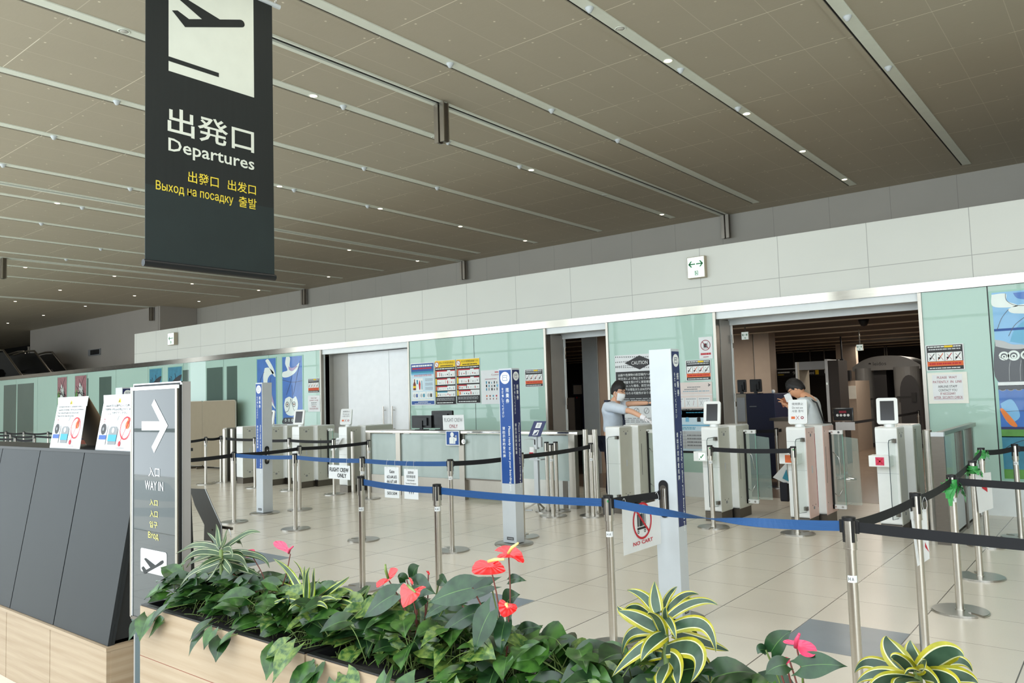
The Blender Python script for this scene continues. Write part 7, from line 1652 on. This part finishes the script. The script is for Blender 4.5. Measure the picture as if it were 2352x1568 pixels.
def person(label, base, H, f, lean, headdir, headup, arms, skin, topm, legm, glove=None, glasses=True, mask=False, name='person'):
    """base on floor, H standing height, f facing; lean = forward offset of the shoulders"""
    base = Vector(base); f = Vector(f).normalized(); s = f.cross(Vector((0, 0, 1))).normalized(); Z = Vector((0, 0, 1)); k = H/1.70
    t = thing(name, label, 'person', base)
    pel = base+Z*0.92*k; chest = base+Z*1.22*k+f*lean*0.55; neck = base+Z*1.42*k+f*lean; 
    hf, hs, hu = frame(headdir, headup); hc = neck+hu*0.16*k+hf*0.035
    def N(p, r, r2=None): return (p.x, p.y, p.z, r, r2 or r)
    nodes = [N(pel, .15*k, .11*k), N(base+Z*1.07*k+f*lean*0.2, .135*k, .10*k), N(chest, .165*k, .115*k), N(base+Z*1.34*k+f*lean*0.85, .12*k, .09*k), N(neck, .056*k), N(neck.lerp(hc, .55), .052*k)]
    edges = [(0, 1), (1, 2), (2, 3), (3, 4), (4, 5)]
    legs = []
    for sd in (-1, 1):
        i0 = len(nodes); hip = pel+s*sd*0.09*k-Z*0.06*k; kn = base+s*sd*0.10*k+Z*0.49*k+f*0.02; an = base+s*sd*0.11*k+Z*0.09*k-f*0.01; toe = an+f*0.15*k-Z*0.05*k
        nodes += [N(hip, .088*k), N(kn, .058*k), N(an, .042*k), N(toe, .032*k)]; edges += [(0, i0), (i0, i0+1), (i0+1, i0+2), (i0+2, i0+3)]; legs.append((hip, kn, an, toe))
    sh = []
    for sd, (el, wr) in zip((-1, 1), arms):
        shd = base+Z*1.36*k+f*lean*0.85+s*sd*0.17*k; el = Vector(el); wr = Vector(wr); i0 = len(nodes)
        nodes += [N(shd, .062*k), N(shd.lerp(el, .5), .047*k), N(el, .040*k), N(el.lerp(wr, .45), .037*k), N(wr, .026*k)]; edges += [(3, i0), (i0, i0+1), (i0+1, i0+2), (i0+2, i0+3), (i0+3, i0+4)]; sh.append((shd, el, wr))
    v, fc = skin_geo(nodes, edges, 2); b = MB(); b.add(v, fc, skin, True)
    head_geo(b, hc, hf, hs, hu, skin)
    for sd in (-1, 1): b.ellip(hc+hf*0.083+hs*sd*0.030+hu*0.012, 0.006, 0.013, 0.005, 'ink_black', (hf, hs, hu), 8, 6); b.tube([hc+hf*0.088+hs*sd*0.014+hu*0.030, hc+hf*0.092+hs*sd*0.03+hu*0.036, hc+hf*0.083+hs*sd*0.046+hu*0.03], 0.003, 'hair_black', 5)
    if not mask: b.tube([hc+hf*0.087-hs*0.02-hu*0.056, hc+hf*0.094-hu*0.055, hc+hf*0.087+hs*0.02-hu*0.056], 0.0035, 'ink_maroon', 5)
    for sd, (shd, el, wr) in zip((-1, 1), sh):
        if not (glove and sd == glove): hand(b, wr, wr-el, -s*sd*0.3+Z, skin, 0.35, sd)
    b.build('body', t)
    b = MB(); hair_geo(b, hc, hf, hs, hu, int(H*100)); b.build('hair', t)
    # clothes: shells grown over the same skeleton, a little thicker
    g = 0.024; up_nodes = [N(pel+Z*0.02, .155*k+g, .115*k+g), N(base+Z*1.07*k+f*lean*0.2, .140*k+g, .105*k+g), N(chest, .165*k+g, .118*k+g), N(base+Z*1.345*k+f*lean*0.85, .122*k+g, .09*k+g*.8), N(neck-Z*0.005-f*0.008, .070*k, .070*k)]
    ue = [(0, 1), (1, 2), (2, 3), (3, 4)]
    for shd, el, wr in sh:
        i0 = len(up_nodes); up_nodes += [N(shd, .066*k+g*.7), N(shd.lerp(el, .45), .060*k+g*.5), N(shd.lerp(el, .82), .058*k+g*.4)]; ue += [(3, i0), (i0, i0+1), (i0+1, i0+2)]
    v, fc = skin_geo(up_nodes, ue, 2); b = MB(); b.add(v, fc, topm, True); top = b.build('shirt' if topm == 'shirt_blue' else 'tee_shirt', t)
    ln = [N(pel-Z*0.01, .156*k+g*.6, .118*k+g*.6)]; le = []
    for hip, kn, an, toe in legs: i0 = len(ln); ln += [N(hip, .096*k), N(kn, .074*k), N(an+Z*0.02, .062*k)]; le += [(0, i0), (i0, i0+1), (i0+1, i0+2)]
    v, fc = skin_geo(ln, le, 2); b = MB(); b.add(v, fc, legm, True); b.build('trousers', t)
    for hip, kn, an, toe in legs:
        b = MB(); b.ellip((an+toe)/2-Z*(an.z*0.42), 0.13*k, 0.046*k, 0.05*k, 'shoe_black', (f, s, Z), 14, 8); b.build('shoe', t)
    if glove:
        shd, el, wr = sh[0 if glove == -1 else 1]; b = MB(); d = (wr-el).normalized(); b.cyl(wr-d*0.055, wr+d*0.01, 0.038, 'glove_white', 0.031, n=18); hand(b, wr, d, Z, 'glove_white', 0.30, glove); b.build('glove', t)
    if glasses:
        b = MB()
        for sd in (-1, 1):
            c = hc+hf*0.100+hs*sd*0.032+hu*0.010; ring = [c+hs*0.022*math.cos(a*pi/6)+hu*0.016*math.sin(a*pi/6) for a in range(13)]; b.tube(ring, 0.0022, 'ink_black', 5)
            b.tube([c+hs*sd*0.022+hu*0.004, hc+hf*0.0+hs*sd*0.084+hu*0.004], 0.0022, 'ink_black', 5)
        b.tube([hc+hf*0.101-hs*0.010+hu*0.012, hc+hf*0.101+hs*0.010+hu*0.012], 0.0022, 'ink_black', 5); b.build('glasses', t)
    if mask:
        b = MB(); nu, nv = 14, 10; vs = []
        for j in range(nv+1):
            z = -0.02-0.105*j/nv
            for i in range(nu+1):
                a = -1.15+2.3*i/nu; r = 0.100+0.020*math.exp(-a*a/0.18)*math.sin(pi*min(1, (j+1.5)/nv)); wv = 1-0.16*(j/nv)**2-0.05*(1-j/nv)
                vs.append(hc+hf*(r*math.cos(a)*wv+0.006)+hs*(0.084*math.sin(a)*wv)+hu*z)
        b.add(vs, [(j*(nu+1)+i, j*(nu+1)+i+1, (j+1)*(nu+1)+i+1, (j+1)*(nu+1)+i) for j in range(nv) for i in range(nu)], 'mask_white', True)
        for sd in (-1, 1): b.tube([hc+hf*0.045+hs*sd*0.076-hu*0.03, hc-hf*0.005+hs*sd*0.083+hu*0.012], 0.002, 'paper', 5); b.tube([hc+hf*0.045+hs*sd*0.072-hu*0.10, hc-hf*0.008+hs*sd*0.083-hu*0.03], 0.002, 'paper', 5)
        b.build('face_mask', t)
    return t, hc, hf, hs, hu, neck, sh, chest
# uniformed staff member behind the nearest wide gate, facing right along the gates
SYY = 9.3
e1 = atY(1452, 945, SYY-0.18); w1 = atY(1481, 960, SYY-0.17)         # near arm (gloved)
e2 = atY(1446, 927, SYY+0.16); w2_ = atY(1490, 925, SYY+0.2)
sc_ = atY(1412, 940, SYY)
base = Vector((atY(1408, 960, SYY).x-0.02, SYY, 0))
t, hc, hf, hs, hu, neck, sh, chest = person('person in pale blue uniform shirt, glasses and white mask reaching over a gate', base, 1.665, (1, 0, 0), 0.06, (1, -0.12, -0.22), (0.22, 0, 1),
   ((e2, w2_), (e1, w1)), 'skin_a', 'shirt_blue', 'navy_cloth', glove=1, mask=True)
b = MB(); f = Vector((1, 0, 0)); 
b.tube([neck+Vector((0.02, -0.055, 0.0)), neck+Vector((0.11, -0.045, -0.07)), chest+Vector((0.165, -0.02, 0.0)), chest+Vector((0.18, -0.03, -0.11))], [0.006, 0.01, 0.018, 0.012], 'navy_cloth', 8); b.build('tie', t)
b = MB(); b.tube([neck+Vector((-0.05, -0.03, 0.01)), neck+Vector((0.02, -0.07, -0.005)), neck+Vector((0.13, -0.07, -0.1)), chest+Vector((0.19, -0.06, -0.06))], 0.005, 'navy_cloth', 6); q = chest+Vector((0.20, -0.07, -0.09)); b.obox(q, Vector((0.8, -0.6, 0)), Vector((0.6, 0.8, 0)), Vector((0, 0, 1)), 0.035, 0.006, 0.04, 'navy_cloth'); b.build('lanyard', t)
for sd in (-1, 1):
    p = sh[0 if sd == -1 else 1][0]; b = MB(); b.obox(p+Vector((-0.01, 0, 0.072)), Vector((1, 0, 0)), Vector((0, 1, 0)), Vector((0, 0, 1)), 0.030, 0.035, 0.012, 'navy_cloth'); b.build('epaulette', t)
b = MB(); b.tube([neck+Vector((-0.06, 0, 0.012)), neck+Vector((-0.01, -0.062, 0.004)), neck+Vector((0.07, -0.04, -0.035))], [0.012, 0.014, 0.012], 'shirt_blue', 8); b.tube([neck+Vector((-0.06, 0, 0.012)), neck+Vector((-0.01, 0.062, 0.004)), neck+Vector((0.07, 0.04, -0.035))], [0.012, 0.014, 0.012], 'shirt_blue', 8); b.build('collar', t)
# traveller reading behind the do-not-use gate
TY = 9.95
bx = atY(1874, 1000, TY).x
we = atY(1811, 935, TY-0.12); ee = atY(1845, 965, TY-0.17); we2 = atY(1808, 930, TY+0.04); ee2 = atY(1838, 960, TY+0.17)
t, hc, hf, hs, hu, neck, sh, chest = person('person in light grey tee shirt with black strap, head bowed over a brown booklet', (bx, TY, 0), 1.665, (-1, 0, 0), 0.09, (-0.80, -0.2, -0.62), (-0.62, 0, 0.80),
   ((ee, we), (ee2, we2)), 'skin_b', 'tshirt_grey', 'trousers')
b = MB(); b.tube([neck+Vector((0.02, -0.075, 0.0)), chest+Vector((0.12, -0.12, 0.12)), chest+Vector((0.165, -0.10, -0.05)), chest+Vector((0.18, 0.0, -0.22))], 0.011, 'ink_black', 6); b.tube([neck+Vector((0.02, -0.075, 0.0)), neck+Vector((-0.05, -0.07, -0.04)), chest+Vector((-0.11, 0.06, 0.02))], 0.011, 'ink_black', 6); b.build('strap', t)
bk = atY(1806, 921, TY-0.03)
bt = thing('booklet', 'brown booklet with white pages held by the person in light grey', 'booklet', bk)
b = MB(); ax = Vector((0.9, -0.2, 0.38)).normalized(); ay = Vector((-0.38, 0.1, 0.92)).normalized(); az = ax.cross(ay); b.obox(bk, ax, ay, az, 0.075, 0.055, 0.004, 'brown_leather'); b.build('cover', bt)
b = MB(); b.obox(bk+ax*0.05+ay*0.03+az*0.005, ax, ay, az, 0.045, 0.05, 0.003, 'paper'); b.build('pages', bt)
# plastic carrier bag beside the traveller
bg_ = atY(1796, 1085, TY-0.1)
t = thing('plastic_bag', 'translucent white and blue plastic bag behind the left glass wing of the do-not-use gate', 'bag', bg_)
b = MB(); b.prism([atY(1775, 1096, TY-.1), atY(1806, 1062, TY-.1), atY(1812, 1110, TY-.1), atY(1800, 1108, TY-.1)], (0.02, 0.09, 0), 'paper'); b.prism([atY(1797, 1098, TY-.12), atY(1806, 1078, TY-.12), atY(1811, 1105, TY-.12)], (0.0, 0.01, 0), 'ink_teal'); b.build('bag_body', t)
b = MB(); b.rbox(bg_.x-0.03, TY-0.12, bg_.z-0.36, bg_.x+0.06, TY-0.04, bg_.z-0.12, 0.03, 'trousers', 'x'); 
o = b.build('pouch'); tag(o, 'small dark pouch hanging below the plastic bag', 'pouch')

# =================================================================== SECURITY HALL THINGS
def scanner():
    Y = 20.5; sc = Y
    X0 = atY(1961, 900, Y).x; X1 = atY(2118, 900, Y).x; zt_ = 2.24
    t = thing('body_scanner', 'large grey walk-through body scanner with rounded top in the inner hall', 'scanner', ((X0+X1)/2, Y+0.7, 0))
    xa = atY(1978, 900, Y).x; xb = atY(2004, 900, Y).x; xc = atY(2054, 900, Y).x; xd = atY(2088, 900, Y).x
    b = MB(); pts = []
    for k in range(21):
        q = k/20; x = X0+(X1-X0)*q; pts.append((x, zt_-0.26*abs(2*q-1)**2.6-0.03))
    top = [(x, Y, z) for x, z in pts]
    b.prism(top+[(X1, Y, 1.86), (X0, Y, 1.86)], (0, 1.3, 0), 'scanner_grey'); b.build('hood', t)
    for (a, c, nm) in ((X0+0.05, xb, 'left'), (xc, X1-0.02, 'right')):
        b = MB(); w_ = (c-a); pts = []
        for k in range(17):
            an = pi*k/16; pts.append(((a+c)/2-w_/2*math.cos(an), Y+0.05-0.22*math.sin(an), 0.02))
        b.prism([(p[0], p[1], 0.1) for p in pts]+[(c, Y+1.2, 0.1), (a, Y+1.2, 0.1)], (0, 0, 1.82), 'scanner_grey'); b.build('side_shell', t)
    b = MB(); b.box(xb, Y+0.25, 0.1, xb+0.28, Y+1.1, 1.86, 'scanner_dark'); b.box(xc-0.03, Y+0.25, 0.1, xc, Y+1.1, 1.86, 'scanner_dark'); b.box(X0, Y-0.2, 0.0, X1, Y+1.3, 0.1, 'scanner_dark'); b.build('inner_shell', t)
    b = MB(); b.text('leidos', Vector((atY(2004, 820, Y-0.004).x, Y-0.004, 1.98)), (1, 0, 0), (0, 0, 1), 'ink_black', 0.30, 0.085); p = Vector((atY(2004, 820, Y).x-0.08, Y-0.004, 2.02)); b.poly([p+Vector((-0.03, 0, 0)), p+Vector((0.03, 0, -0.01)), p+Vector((0.04, 0, 0.02)), p+Vector((0, 0, 0.035))], 'ink_black'); b.build('lettering', t, label='dark lettering on the hood')
    b = MB(); b.box(xa-0.1, Y-0.24, 1.14, xb+0.1, Y-0.2, 1.19, 'rubber'); b.box(xc+0.1, Y-0.24, 1.17, xd+0.15, Y-0.2, 1.22, 'rubber'); b.box(xd+0.1, Y-0.27, 1.08, xd+0.2, Y-0.19, 1.30, 'rubber'); b.build('belt_strap', t)
    b = MB(); pts = []
    for k in range(11): an = pi*k/10; pts.append((X1-0.22+0.21*math.cos(an), Y-0.235, 1.3+0.42*math.sin(an)))
    b.prism(pts+[(X1-0.43, Y-0.235, 0.35), (X1-0.01, Y-0.235, 0.35)], (0, 0.01, 0), 'scanner_dark'); b.build('side_window', t)
scanner()
person('person in dark clothes standing beyond the body scanner doorway', (atY(2046, 900, 23.5).x, 23.5, 0), 1.66, (0.2, 1, 0), 0.02, (0.2, 1, -0.1), (0, 0, 1), (((atY(2040, 950, 23.5).x-0.15, 23.6, 1.1), (atY(2040, 950, 23.5).x-0.1, 23.9, 0.98)), ((atY(2052, 950, 23.5).x+0.15, 23.6, 1.1), (atY(2052, 950, 23.5).x+0.1, 23.9, 0.98))), 'skin_b', 'navy_cloth', 'trousers', glasses=False)
# metal detector gate
Y = 15.6; z_at = lambda py, Y, px=1860: atY(px, py, Y).z
xa, xb, xc, xd = [atY(q, 900, Y).x for q in (1830, 1838, 1898, 1906)]; zt_ = z_at(830, Y)
t = thing('metal_detector', 'grey metal detector doorway behind the person in light grey', 'metal detector', ((xa+xd)/2, Y, 0))
b = MB(); b.box(xa, Y, 0, xb, Y+0.6, zt_, 'screen_edge'); b.box(xa, Y-0.01, 0, xa+0.04, Y, zt_, 'ink_lgrey'); b.build('left_panel', t)
b = MB(); b.box(xc, Y, 0, xc+0.05, Y+0.6, zt_+0.03, 'ink_lgrey'); b.box(xc+0.05, Y+0.02, 0, xd+0.18, Y+0.6, zt_, 'inner_dark'); b.box(xc+0.01, Y-0.004, 1.54, xc+0.03, Y, 1.58, 'exit_face'); b.build('right_panel', t)
b = MB(); b.box(xb, Y, zt_-0.16, xc, Y+0.55, zt_, 'ink_grey'); b.build('crossbeam', t)
# overhead counter signs
def osign(px0, px1, py0, py1, Y, txt, num, lb, extra):
    a = atY(px0, py1, Y); c = atY(px1, py0, Y); t = thing('overhead_sign', lb, 'sign', ((a.x+c.x)/2, Y, a.z), 'black overhead counter signs')
    b = MB(); b.box(a.x, Y, a.z, c.x, Y+0.12, c.z, 'ink_black'); b.box(a.x+0.1, Y+0.04, c.z, a.x+0.13, Y+0.07, 2.6, 'dark_steel'); b.box(c.x-0.13, Y+0.04, c.z, c.x-0.1, Y+0.07, 2.6, 'dark_steel'); b.box(a.x, Y+0.02, c.z+0.01, c.x, Y+0.1, c.z+0.04, 'ink_white'); b.build('housing', t)
    b = MB(); cv = Canvas(b, (a.x, Y, a.z), (1, 0, 0), (0, 0, 1), (0, -1, 0), c.x-a.x, c.z-a.z); extra(cv); cv.text(num, 0.80, 0.25, 'ink_white', 0.09, 0.5); b.build('lettering', t)
osign(1776, 1832, 848, 867, 23.8, '', '9', 'black overhead sign with white number 9 in the inner hall', lambda cv: (cv.scribble(0.2, 0.5, 0.68, 0.75, 1, 'ink_white', 2, 3, 0.8), cv.scribble(0.2, 0.25, 0.45, 0.4, 1, 'ink_yellow', 2, 4, 0.8), cv.rect(0.93, 0.15, 1.0, 0.85, 'ink_white', 2)))
osign(1853, 1903, 844, 863, 23.8, '', '8', 'black overhead sign with white number 8 seen through the metal detector', lambda cv: (cv.text('Control', 0.02, 0.2, 'ink_white', 0.32, 0.4), cv.rect(0.40, 0.15, 0.55, 0.85, 'ink_yellow', 2)))
osign(2024, 2048, 843, 856, 24.2, '', '', 'black overhead sign with yellow square seen through the scanner doorway', lambda cv: (cv.rect(0.35, 0.1, 0.68, 0.95, 'ink_yellow', 2)))
t = thing('overhead_sign', 'small black hanging sign with white symbols between detector and scanner', 'sign', (atY(1926, 840, 18).x, 18, 1.9))
a = atY(1917, 842, 18); c = atY(1936, 824, 18); b = MB(); b.box(a.x, 18, a.z, c.x, 18.1, c.z, 'ink_black'); b.box(c.x-0.05, 18.03, c.z, c.x-0.02, 18.06, 2.6, 'ink_black'); b.build('housing', t)
b = MB(); cv = Canvas(b, (a.x, 18, a.z), (1, 0, 0), (0, 0, 1), (0, -1, 0), c.x-a.x, c.z-a.z); cv.rect(0.05, 0.3, 0.3, 0.75, 'ink_white'); cv.rect(0.4, 0.1, 0.62, 0.95, 'ink_white'); cv.poly([(0.7, 0.2), (0.95, 0.5), (0.7, 0.8), (0.8, 0.5)], 'ink_white'); b.build('symbols', t)
exit_sign(tuple(atY(1712, 771, 12.7)), (0, -1, 0), (1, 0, 0), 0.125, 0.135, 0.04, 'small two-arrow exit sign hanging inside the wide opening, left', [(0.47, 0.08, 0.62), (0.53, 0.92, 0.62)], hang=2.62)
exit_sign(tuple(atY(1975, 798, 16.5)), (0, -1, 0), (1, 0, 0), 0.125, 0.125, 0.04, 'small two-arrow exit sign hanging left above the body scanner', [(0.47, 0.08, 0.62), (0.53, 0.92, 0.62)], hang=2.62)
# ceiling camera
p = atY(1984, 742, 14.0); t = thing('dome_camera', 'black dome camera on the dark slatted ceiling', 'camera', (p.x, 14, 2.5)); b = MB(); b.lathe((p.x, 14, 2.5), [(0.001, 0), (0.05, 0.02), (0.07, 0.06), (0.09, 0.12)], 'ink_black', 16); b.build('dome', t)
# inspection desk with monitors, steel cabinet, dark blue cabinet
DY = 13.0
t = thing('inspection_desk', 'grey steel inspection machine inside the wide opening, left', 'machine', (-5.4, DY+0.4, 0))
b = MB(); b.box(-5.85, DY, 0, -5.27, DY+0.8, 1.42, 'screen_edge'); b.build('casing', t)
b = MB(); b.box(-5.44, DY-0.008, 0.95, -5.30, DY, 1.36, 'ink_lgrey'); b.box(-5.62, DY-0.008, 0.3, -5.30, DY, 0.8, 'jamb_grey'); b.build('hatch', t)
t = thing('blue_cabinet', 'tall dark blue cabinet inside the wide opening beside the reading person', 'cabinet', (-5.0, DY+0.4, 0))
b = MB(); b.box(-5.26, DY-0.05, 0.05, -4.76, DY+0.8, 1.42, 'cabinet_blue'); b.build('body', t, bevel=0.01); b = MB(); b.box(-5.24, DY-0.03, 0, -4.78, DY+0.7, 0.05, 'gap_black'); b.build('plinth', t); b = MB(); b.box(-5.2, DY-0.055, 1.2, -5.08, DY-0.05, 1.215, 'ink_grey'); b.build('handle', t)
monitor(-5.40, DY+0.15, 1.42, 0.15, 0.22, 'narrow black monitor on the steel machine in the inner hall')
monitor(-5.15, DY+0.15, 1.42, 0.20, 0.22, 'wider black monitor on the blue cabinet in the inner hall')
o = MB(); o.ellip((atY(1771, 898, DY).x, DY+0.1, 1.45), 0.03, 0.03, 0.035, 'paper'); tag(o.build('white_cup'), 'small white round cup on the dark blue cabinet', 'cup')
# wooden side table near the traveller
a = atY(1787, 985, 12.2); t = thing('side_table', 'dark steel and beige table left behind the reading person', 'table', (-4.3, 12.3, 0)); b = MB(); b.box(-4.55, 12.1, 1.0, -3.95, 12.7, 1.04, 'dark_steel'); b.build('top', t); b = MB(); b.box(-4.50, 12.15, 0.05, -3.98, 12.65, 1.0, 'inner_wall'); b.build('body', t)
# x-ray trays machine in the distance
xa = atY(1925, 900, 19).x; xb = atY(1966, 900, 19).x; t = thing('xray_machine', 'beige x-ray machine with yellow label left of the body scanner', 'machine', (xa, 19.4, 0))
b = MB(); b.box(xa, 19, 0, xb, 20.2, 1.62, 'inner_wall'); b.build('casing', t); b = MB(); b.box(xa+0.1, 18.99, 1.25, xa+0.2, 19, 1.55, 'ink_yellow'); b.box(xa+0.22, 18.99, 1.2, xa+0.4, 19, 1.5, 'paper_cream'); b.build('label_plate', t); b = MB(); b.box(xa, 18.97, 1.62, xb-0.1, 19.1, 1.86, 'ink_black'); b.build('display', t)
# framed sign on a stand
p = atY(1936, 952, 13.3); t = thing('stand_sign', 'small framed picture sign on a steel stand in front of the body scanner', 'sign', (p.x, 13.3, 0)); W2 = 0.16
b = MB(); b.box(p.x-W2, 13.3, p.z-0.11, p.x+W2, 13.32, p.z+0.11, 'chrome'); b.box(p.x-W2+0.015, 13.295, p.z-0.095, p.x+W2-0.015, 13.3, p.z+0.095, 'ink_black'); b.build('frame', t)
b = MB(); cv = Canvas(b, (p.x-W2+0.02, 13.295, p.z-0.09), (1, 0, 0), (0, 0, 1), (0, -1, 0), 2*W2-0.04, 0.18); 
for k in range(4): cv.disc(0.2+0.2*k, 0.45, 0.022, 'ink_white', 2, 12)
cv.rect(0.3, 0.65, 0.7, 0.85, 'ink_maroon', 2); b.build('picture', t)
b = MB(); b.box(p.x-0.02, 13.31, 0, p.x+0.02, 13.34, p.z, 'chrome'); b.box(p.x-0.12, 13.28, p.z-0.25, p.x+0.18, 13.29, p.z-0.12, 'paper'); b.lathe((p.x, 13.32, 0), [(0.15, 0), (0.15, 0.015), (0.02, 0.03)], 'chrome'); b.build('stand', t)
# inner posts and belts
for key, px, py, lb in (('i1', 1923.6, 969, 'inner hall barrier post between the do-not-use gate and the rightmost gate'), ('i2', 1889, 962, 'inner hall barrier post touching the back of the reading person'), ('i3', 2109, 942, 'inner hall barrier post at the right edge of the wide opening'), ('i4', 1782, 968, 'inner hall barrier post in front of the dark blue cabinet'), ('i5', 1662, 985, 'inner hall barrier post at the left edge of the wide opening')):
    p = flr(px, py, .9)
    if key in ('i4', 'i5'): p = atY(px, py, 11.85)
    post(key, p.x, p.y, lb, 40)
for a_, c_ in (('i2', 'i1'), ('i4', 'i2'), ('i5', 'i4'), ('i1', 'i3')): belt(a_, a_, c_, 'black_belt', n=12)
# seen through the narrow opening
t = thing('xray_machine', 'beige machine with small red lamp in the narrow opening', 'machine', (-7.7, 14, 0)); xa = atY(1304, 900, 14).x; xb = atY(1318, 900, 14).x; xc = atY(1330, 900, 14).x; xd = atY(1341, 900, 14).x
b = MB(); b.box(xa, 14, 0, xb, 14.6, atY(1304, 913, 14).z, 'inner_wall'); b.build('casing', t); b = MB(); b.box(xb, 14.02, 0, xc, 14.6, atY(1304, 913, 14).z, 'inner_dark'); b.ellip((atY(1325, 913, 14).x, 14.0, atY(1325, 913, 14).z), 0.02, 0.02, 0.02, 'ink_red'); b.build('control_side', t)
b = MB(); b.box(xc, 14.1, 0, xd+0.3, 14.7, 1.48, 'cabinet_blue'); o = b.build('blue_cabinet'); tag(o, 'dark blue cabinet edge inside the narrow opening', 'cabinet')
t = thing('computer_monitor', 'old square monitor above the machine in the narrow opening', 'monitor', (atY(1327, 895, 14.2).x, 14.2, 1.5)); a = atY(1318, 905, 14.2); c = atY(1336, 884, 14.2)
b = MB(); b.box(a.x-0.04, 14.2, a.z-0.03, c.x+0.04, 14.5, c.z+0.03, 'ink_black'); b.build('housing', t); b = MB(); b.box(a.x, 14.19, a.z, c.x, 14.2, c.z, 'inner_wall'); b.build('screen', t)
# no-entry pictogram on the pier
b = MB(); xx = atY(1386, 870, 12.6); cv = Canvas(b, (0, 0, 0), (0, 1, 0), (0, 0, 1), (1, 0, 0), 1, 1)
p = Vector((atY(1373, 850, 12.6).x+0.012, 13.1, 1.75)); cv.O = p; cv.disc(0, 0, 0.10, 'ink_maroon', 1, 24, 0.085); cv.disc(0, 0, 0.05, 'ink_dark', 1); cv.scribble(-0.08, -0.22, 0.08, -0.13, 2, 'ink_dark', 1, 2); o = b.build('pier_notice'); tag(o, 'round prohibition pictogram on the pale pier in the narrow opening', 'notice')

# =================================================================== ESCALATORS in the dark recess
def escalator(px0, py0, px1, py1, Yn, w_, lb, steps=True):
    """hand rail from upper photo point to lower one at depth Yn; descends towards the camera side"""
    a = atY(px0, py0, Yn); c = atY(px1, py1, Yn); t = thing('escalator', lb, 'escalator', ((a.x+c.x)/2, Yn, 0), 'escalators in the dark recess')
    d = c-a; c2 = a+d*1.35
    for k, yy in enumerate((Yn, Yn+w_)):
        b = MB(); o_ = Vector((0, yy-Yn, 0)); pts = [a+Vector((-2.2, 0, -0.05))+o_, a+Vector((-0.7, 0, 0.03))+o_, a+o_, a+d*0.2+o_+Vector((0, 0, 0.0)), a+d+o_, c2+o_]
        b.tube(pts, 0.04, 'dark_steel', 8); b.build('handrail', t)
        b = MB(); b.prism([p+Vector((0, 0, -0.08)) for p in pts]+[p+Vector((0, 0, -0.75)) for p in pts[::-1]], (0, 0.03, 0), 'gap_black'); b.build('balustrade', t)  # near-black as well: the recess's darkness is painted on
    b = MB(); n = 12
    for k in range(n):
        p = a.lerp(c2, k/n)-Vector((0, 0, 0.95)); b.box(p.x-0.1, Yn+0.1, p.z-0.3, p.x+0.45, Yn+w_-0.1, p.z, 'gap_black'); b.box(p.x+0.42, Yn+0.1, p.z-0.02, p.x+0.46, Yn+w_-0.1, p.z+0.01, 'steel_sheet')
    b.build('steps', t)
    b = MB(); q = a.lerp(c2, 0.5); b.box(a.x-0.4, Yn+0.2, 0, c2.x, Yn+w_-0.2, c2.z-1.3, 'gap_black'); b.build('truss', t)
escalator(8, 804, 50, 862, 11.4, 1.1, 'escalator at the far left edge with pale handrails')
escalator(55, 807, 94, 858, 12.8, 1.1, 'escalator beside the grey side wall in the dark recess')
for k, (px, pa, pb) in enumerate(((64, 797, 833), (79, 816, 855), (95, 838, 857))):
    a = atY(px, pa, 14.0); c = atY(px, pb, 14.0); t = thing('railing_post', ('tall pale railing post above the right escalator, highest one', 'pale railing post by the right escalator, middle one', 'short pale railing post by the right escalator, lowest one')[k], 'post', c, 'railing posts by the escalators'); b = MB(); b.box(a.x-0.04, 14, 0, a.x+0.04, 14.06, a.z, 'brushed_steel'); b.build('upright', t); b = MB(); b.box(a.x-0.05, 13.99, a.z, a.x+0.05, 14.07, a.z+0.03, 'steel_sheet'); b.build('cap', t)

# clear the default-world helper names: nothing else in the scene is hidden
for o in list(COL.objects):
    if o.type == 'MESH' and o.parent is None and 'kind' not in o and 'label' not in o: o['kind'] = 'structure'
